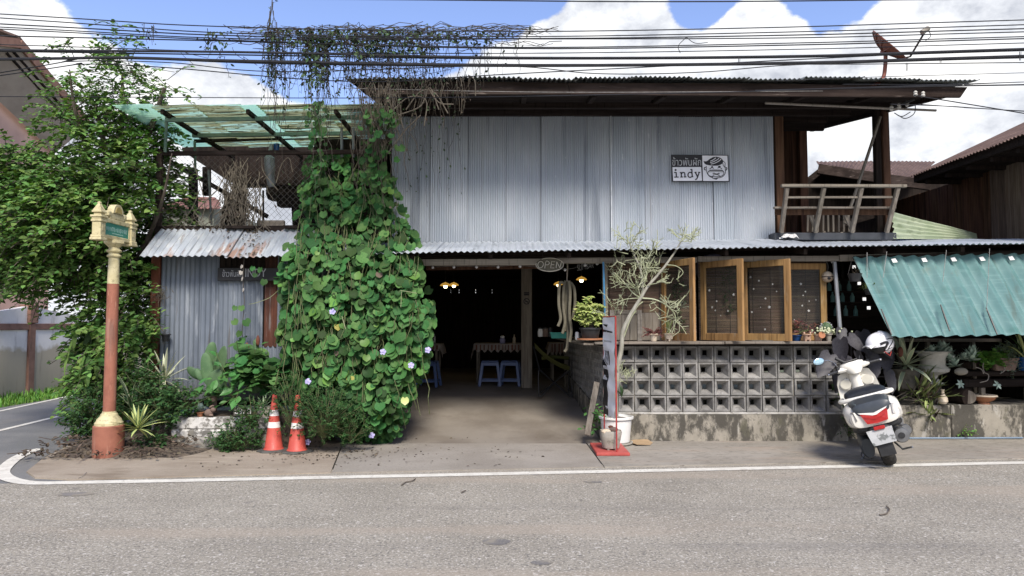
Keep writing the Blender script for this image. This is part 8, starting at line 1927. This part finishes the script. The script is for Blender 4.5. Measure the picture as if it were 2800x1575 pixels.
# ------------------------------------------------------------------ overhead: cables, brackets, dish
def cable(pts, Y, r, lab):
    q = [P(x * 1.087, y * 1.087, Y) for x, y in pts]; a, b = q[0], q[-1]
    q = [a + (q[0] - q[1]).normalized() * 9] + q + [b + (q[-1] - q[-2]).normalized() * 9]
    o = MB().tube(spline(q, 7), r, 6).build('power_cable', M['cable']); tag(o, lab, 'cable', 'overhead cables along the road')
C_l = [([(900, -2), (1700, 4), (2576, -4)], 7.4, .007, 'topmost thin cable crossing the blue sky at the frame top'),
 ([(0, 35), (540, 66), (1250, 79), (1900, 70), (2576, 50)], 7.5, .006, 'thin cable highest of the bundle above the dead vine'), ([(0, 45), (600, 84), (1300, 92), (2000, 80), (2576, 62)], 7.5, .006, 'thin cable second from the top of the bundle'),
 ([(0, 60), (600, 90), (1300, 97), (2000, 88), (2576, 72)], 7.55, .007, 'thin cable third from the top of the bundle'), ([(0, 68), (600, 97), (1300, 98), (2000, 95), (2576, 80)], 7.6, .006, 'thin cable fourth from the top of the bundle'),
 ([(0, 73), (600, 102), (1300, 119), (2000, 108), (2576, 92)], 7.6, .006, 'thin cable halfway down the bundle through the dead vine'), ([(0, 90), (600, 104), (1300, 122), (2000, 113), (2576, 97)], 7.6, .007, 'thin cable just under the middle of the bundle'),
 ([(0, 112), (600, 130), (1300, 134), (2000, 124), (2576, 108)], 7.65, .005, 'thin slack cable above the thick pair'), ([(0, 126), (600, 131), (1300, 145), (2000, 141), (2576, 123)], 7.6, .013, 'thick black cable, upper of the thick pair'),
 ([(0, 129), (600, 138), (1300, 148), (2000, 144), (2576, 127)], 7.7, .008, 'medium cable just below the upper thick cable'), ([(0, 149), (300, 145), (600, 153), (1300, 164), (2000, 158), (2576, 141)], 7.6, .016, 'thickest black cable along the bottom of the bundle'),
 ([(0, 147), (350, 148), (700, 160), (1300, 167), (2000, 161), (2576, 145)], 7.7, .008, 'medium cable twisted round the thickest cable'), ([(0, 183), (170, 155), (420, 157), (700, 180), (1250, 166), (1500, 185), (1750, 182), (2000, 163), (2300, 160)], 7.7, .006, 'slack thin cable sagging below the bundle'),
 ([(0, 190), (200, 162), (420, 170), (900, 205), (1400, 180)], 7.75, .006, 'thin cable drooping over the green roof edge'), ([(60, 243), (1000, 246), (1800, 232), (2100, 222)], 8.2, .005, 'lowest thin cable running across the green roof and fascia'), ([(860, 222), (1400, 232), (2070, 229)], 8.4, .004, 'thin bare wire strung along the roof fascia')]
for c_ in C_l[:-1]: cable(*c_)
q = [P(x * 1.087, y * 1.087, 8.75) for x, y in C_l[-1][0]]; tag(MB().tube(spline(q, 6), .004, 5).build('fascia_wire', M['wire']), C_l[-1][3], 'cable')
for pts, r, lab in (([(1950, 203), (2250, 192), (2576, 183)], .004, 'thin service wire passing right above the roof end'), ([(2120, 212), (2430, 212), (2576, 206)], .004, 'thin service wire leaving the roof corner level'), ([(1900, 228), (2300, 218), (2576, 213)], .009, 'dark service cable leaving the roof corner level'),
                    ([(2300, 240), (2400, 256), (2576, 285)], .007, 'dark service cable sloping down from the roof bracket'), ([(2240, 262), (2400, 268), (2576, 280)], .005, 'thin service cable from the bracket under the eave'), ([(2310, 262), (2450, 272), (2576, 279)], .005, 'lower thin service cable from the bracket under the eave')):
    q = [P(x * 1.087, y * 1.087, 8.72) for x, y in pts]; q.append(q[-1] + (q[-1] - q[-2]).normalized() * 8); tag(MB().tube(spline(q, 6), r, 6).build('service_cable', M['cable']), lab, 'cable', 'service cables at the roof corner')
for x, y, h in ((1858, 145, 16), (2280, 158, 20), (2565, 130, 22), (2365, 145, 12)):
    o = MB().tube([P(x * 1.087, y * 1.087, 7.58), P(x * 1.087, (y + h) * 1.087, 7.58)], .004, 5).tube([P(x * 1.087 + 4, y * 1.087, 7.58), P(x * 1.087 + 3, (y + h) * 1.087, 7.58)], .003, 5).build('cable_tie', M['cable']); tag(o, {1858: 'cable tie on the thick pair above the logo board', 2280: 'cable tie on the thick pair under the dish', 2565: 'cable tie on the thick pair beyond the roof corner', 2365: 'short cable tie just past the satellite dish'}[x], 'cable tie', 'ties on the thick cables')
for pts in ([(1915, 102), (1893, 125), (1898, 145)], [(1915, 102), (1940, 118), (1975, 116)]):
    o = MB().tube(spline([P(x * .98, y, 7.6) for x, y in pts], 5), .004, 5).build('wire_end', M['cable']); tag(o, 'loose wire end curling down from the cables, %s' % ('longer one' if pts[1][0] < 1900 else 'shorter one'), 'wire', 'loose wire ends')
t = thing('insulator_bracket', 'iron bracket with white insulators under the roof corner', 'bracket', Q(2290, 262, 8.9))
MB().bar(Q(2235, 275, 9.3), Q(2300, 250, 8.9), .02, .03, .003).build('bracket_arm', M['dark_wire'], t)
for x, y in ((2243, 270), (2262, 264), (2282, 258)): MB().lathe([(.018, 0), (.026, .02), (.018, .035), (.026, .05), (.016, .07)], Q(x, y, 9.1) + Vector((0, 0, -.05)), 12).build('insulator', M['urn_white'], t)
for x, y in ((2303, 236), (2322, 238)): MB().lathe([(.018, -.03), (.028, -.01), (.018, .005), (.026, .02), (.014, .04)], Q(x, y, 8.76), 12).build('insulator', M['urn_white'], t)
for pts in ([(2260, 290), (2278, 298), (2300, 285), (2303, 262)], [(2250, 284), (2268, 293), (2290, 282)]): MB().tube(spline([Q(x, y, 8.9) for x, y in pts], 5), .006, 6).build('wire_loop', M['cable'], t)
t = thing('satellite_dish', 'rusty red mesh satellite dish on a bent pole at the roof edge', 'satellite dish', Q(2195, 222, 9.0)); YDi = 9.2
MB().tube(spline([Q(2180, 222, 8.9), Q(2205, 212, 8.95), Q(2222, 195, YDi), Q(2227, 165, YDi), Q(2228, 135, YDi)], 5), .026, 10).build('pole', M['dish'], t)
c0_, c1_ = Q(2197, 76, YDi), Q(2280, 145, YDi); ctr = (c0_ + c1_) / 2; ax_ = (c1_ - c0_).normalized(); vw = (ctr - Vector((0, 0, EYE))).normalized(); nr_d = ax_.cross(vw).normalized()
if nr_d.z < 0: nr_d = -nr_d
nr_d = (nr_d + vw * .03).normalized()
Rr = (c1_ - c0_).length / 2; oth = nr_d.cross(ax_).normalized(); rings = []
def dring(k, d=0.): return [ctr + (ax_ * math.cos(a) + oth * math.sin(a)) * Rr * k - nr_d * (.10 * (1 - k * k) + d) for a in [j * .2618 for j in range(24)]]
MB().loft([dring(k) for k in (.03, .25, .5, .75, 1.)] + [dring(k, .012) for k in (1., .75, .5, .25, .03)]).build('reflector', M['dish'], t)
for a in range(12): MB().tube([ctr + (ax_ * math.cos(a * .5236) + oth * math.sin(a * .5236)) * Rr * k - nr_d * (.10 * (1 - k * k) + .02) for k in (.1, .4, .7, .98)], .007, 5).build('rib', M['dish'], t)
MB().tube([Q(2228, 135, YDi), ctr - nr_d * .12], .035, 10).build('mount', M['dish'], t)
e = Q(2328, 78, YDi - .1); MB().tube([c1_, Q(2290, 142, YDi), e], .013, 8).build('feed_arm', M['dark_wood'], t); MB().tube([ctr + ax_ * .1 - nr_d * .1, Q(2268, 150, YDi), Q(2290, 142, YDi)], .01, 6).build('strut', M['dark_wood'], t)
MB().tube([e + Vector((-.05, 0, -.02)), e + Vector((.04, 0, .04))], .035, 12).build('receiver', M['grey_pot'], t); MB().tube(spline([e + Vector((.04, 0, .02)), e + Vector((.07, 0, -.07)), e + Vector((.0, 0, -.13))], 5), .005, 5).build('lead', M['cable'], t)
# a crumpled white rag on the canopy, a bulb-shaped hook on the beam
t = thing('white_sheet_scrap', 'crumpled white plastic scrap lying at the balcony foot', 'scrap', P(2172, 650, 9.6)); mb = MB(); a, b = P(2139, 650, 9.62), P(2184, 637, 9.62)
for j in range(4):
    for i in range(7): mb.v.append((a.x + (b.x - a.x) * i / 6, 9.60 + .05 * j, a.z + (b.z - a.z) * j / 3 + .03 * noise.noise((i * .9, j * .9, 4)) - (.05 if i < 2 and j > 1 else 0)))
for j in range(3):
    for i in range(6): q = j * 7 + i; mb.f.append((q, q + 1, q + 8, q + 7))
mb.build('sheet', M['white'], t, smooth=0)

# ------------------------------------------------------------------ litter
L_ = []; S_ = MB()
def lit(n, f, zf=.016):
    for k in range(n):
        x, y = f(); g_ = G(x, y); L_.append((frame_m((rnd.gauss(0, .3), rnd.gauss(0, .3), 1), (rnd.gauss(0, 1), rnd.gauss(0, 1), 0), rnd.uniform(.02, .05)), (g_.x, g_.y, zf + rnd.random() * .006)))
lit(120, lambda: (rnd.uniform(740, 1030), 1248 + rnd.gauss(0, 9))); lit(70, lambda: (rnd.gauss(980, 90), 1240 + rnd.gauss(0, 10))); lit(60, lambda: (rnd.uniform(900, 1500), rnd.uniform(1212, 1280))); lit(25, lambda: (rnd.uniform(500, 760), rnd.uniform(1235, 1290))); lit(16, lambda: (rnd.uniform(1100, 1580), rnd.uniform(1180, 1212)), .03)
o = scatter_mb(OV, L_).build('leaf_litter', M['dead_leaf'], smooth=0, kind='stuff'); tag(o, 'dead leaves scattered on the concrete below the vine', 'leaf litter')
L_ = []; mb = MB()
for k in range(420):
    x, y = rnd.uniform(-5.6, -3.8), rnd.uniform(7.75, 8.5); z = .04 + .2 * max(0, (y - 7.72) / 1.58) ** .8
    L_.append((frame_m((rnd.gauss(0, .5), rnd.gauss(0, .5), 1), (rnd.gauss(0, 1), rnd.gauss(0, 1), 0), rnd.uniform(.03, .07)), (x, y, z + .02)))
    if k % 4 == 0: a = Vector((x, y, z + .02)); mb.tube([a, a + Vector((rnd.gauss(0, .12), rnd.gauss(0, .12), .01))], .005, 4)
    if k % 7 == 0: mb.ball((x, y, z + .01), rnd.uniform(.01, .028), 6, 4, nz=.3, sc=30)
o = scatter_mb(OV, L_).build('bank_litter', M['dead_leaf'], smooth=0, kind='stuff'); tag(o, 'dry leaves piled on the dirt bank round the terracotta pedestal', 'leaf litter')
o = mb.build('bank_debris', M['dead_leaf'], kind='stuff'); tag(o, 'pebbles and sticks strewn over the dirt bank at the corner', 'debris')
for px, py, s, lb in ((345, 1238, .05, 'pale broken stone right at the foot of the pedestal'), (405, 1240, .06, 'pale broken stone in front of the striped agave'), (372, 1218, .05, 'brick red stone chip beside the pedestal')):
    c = G(px, py); t = thing('broken_stone', lb, 'stone', c, 'stones on the dirt bank'); MB().ball((c.x, c.y, .07), (s, s * .7, s * .5), 9, 6, nz=.4, sc=14).build('stone', M['terracotta_paint' if px == 372 else 'peeling'], t)
for pts, lb in (([(1098, 1330), (1110, 1322), (1128, 1318), (1136, 1312)], 'thin dry twig lying on the road before the entrance'), ([(2405, 1412), (2425, 1408), (2432, 1396), (2424, 1388)], 'curled dry twig on the road below the scooter'), ([(1262, 1350), (1270, 1346), (1274, 1345)], 'short dark twig on the road near the middle'), ([(214, 1312), (226, 1306), (236, 1296)], 'pale straw lying across the corner line')):
    o = MB().tube(spline([G(x, y) + Vector((0, 0, .012)) for x, y in pts], 4), .006, 5).build('twig', M['bark'] if 'straw' not in lb else M['beam_wood']); tag(o, lb, 'twig', 'twigs on the road')
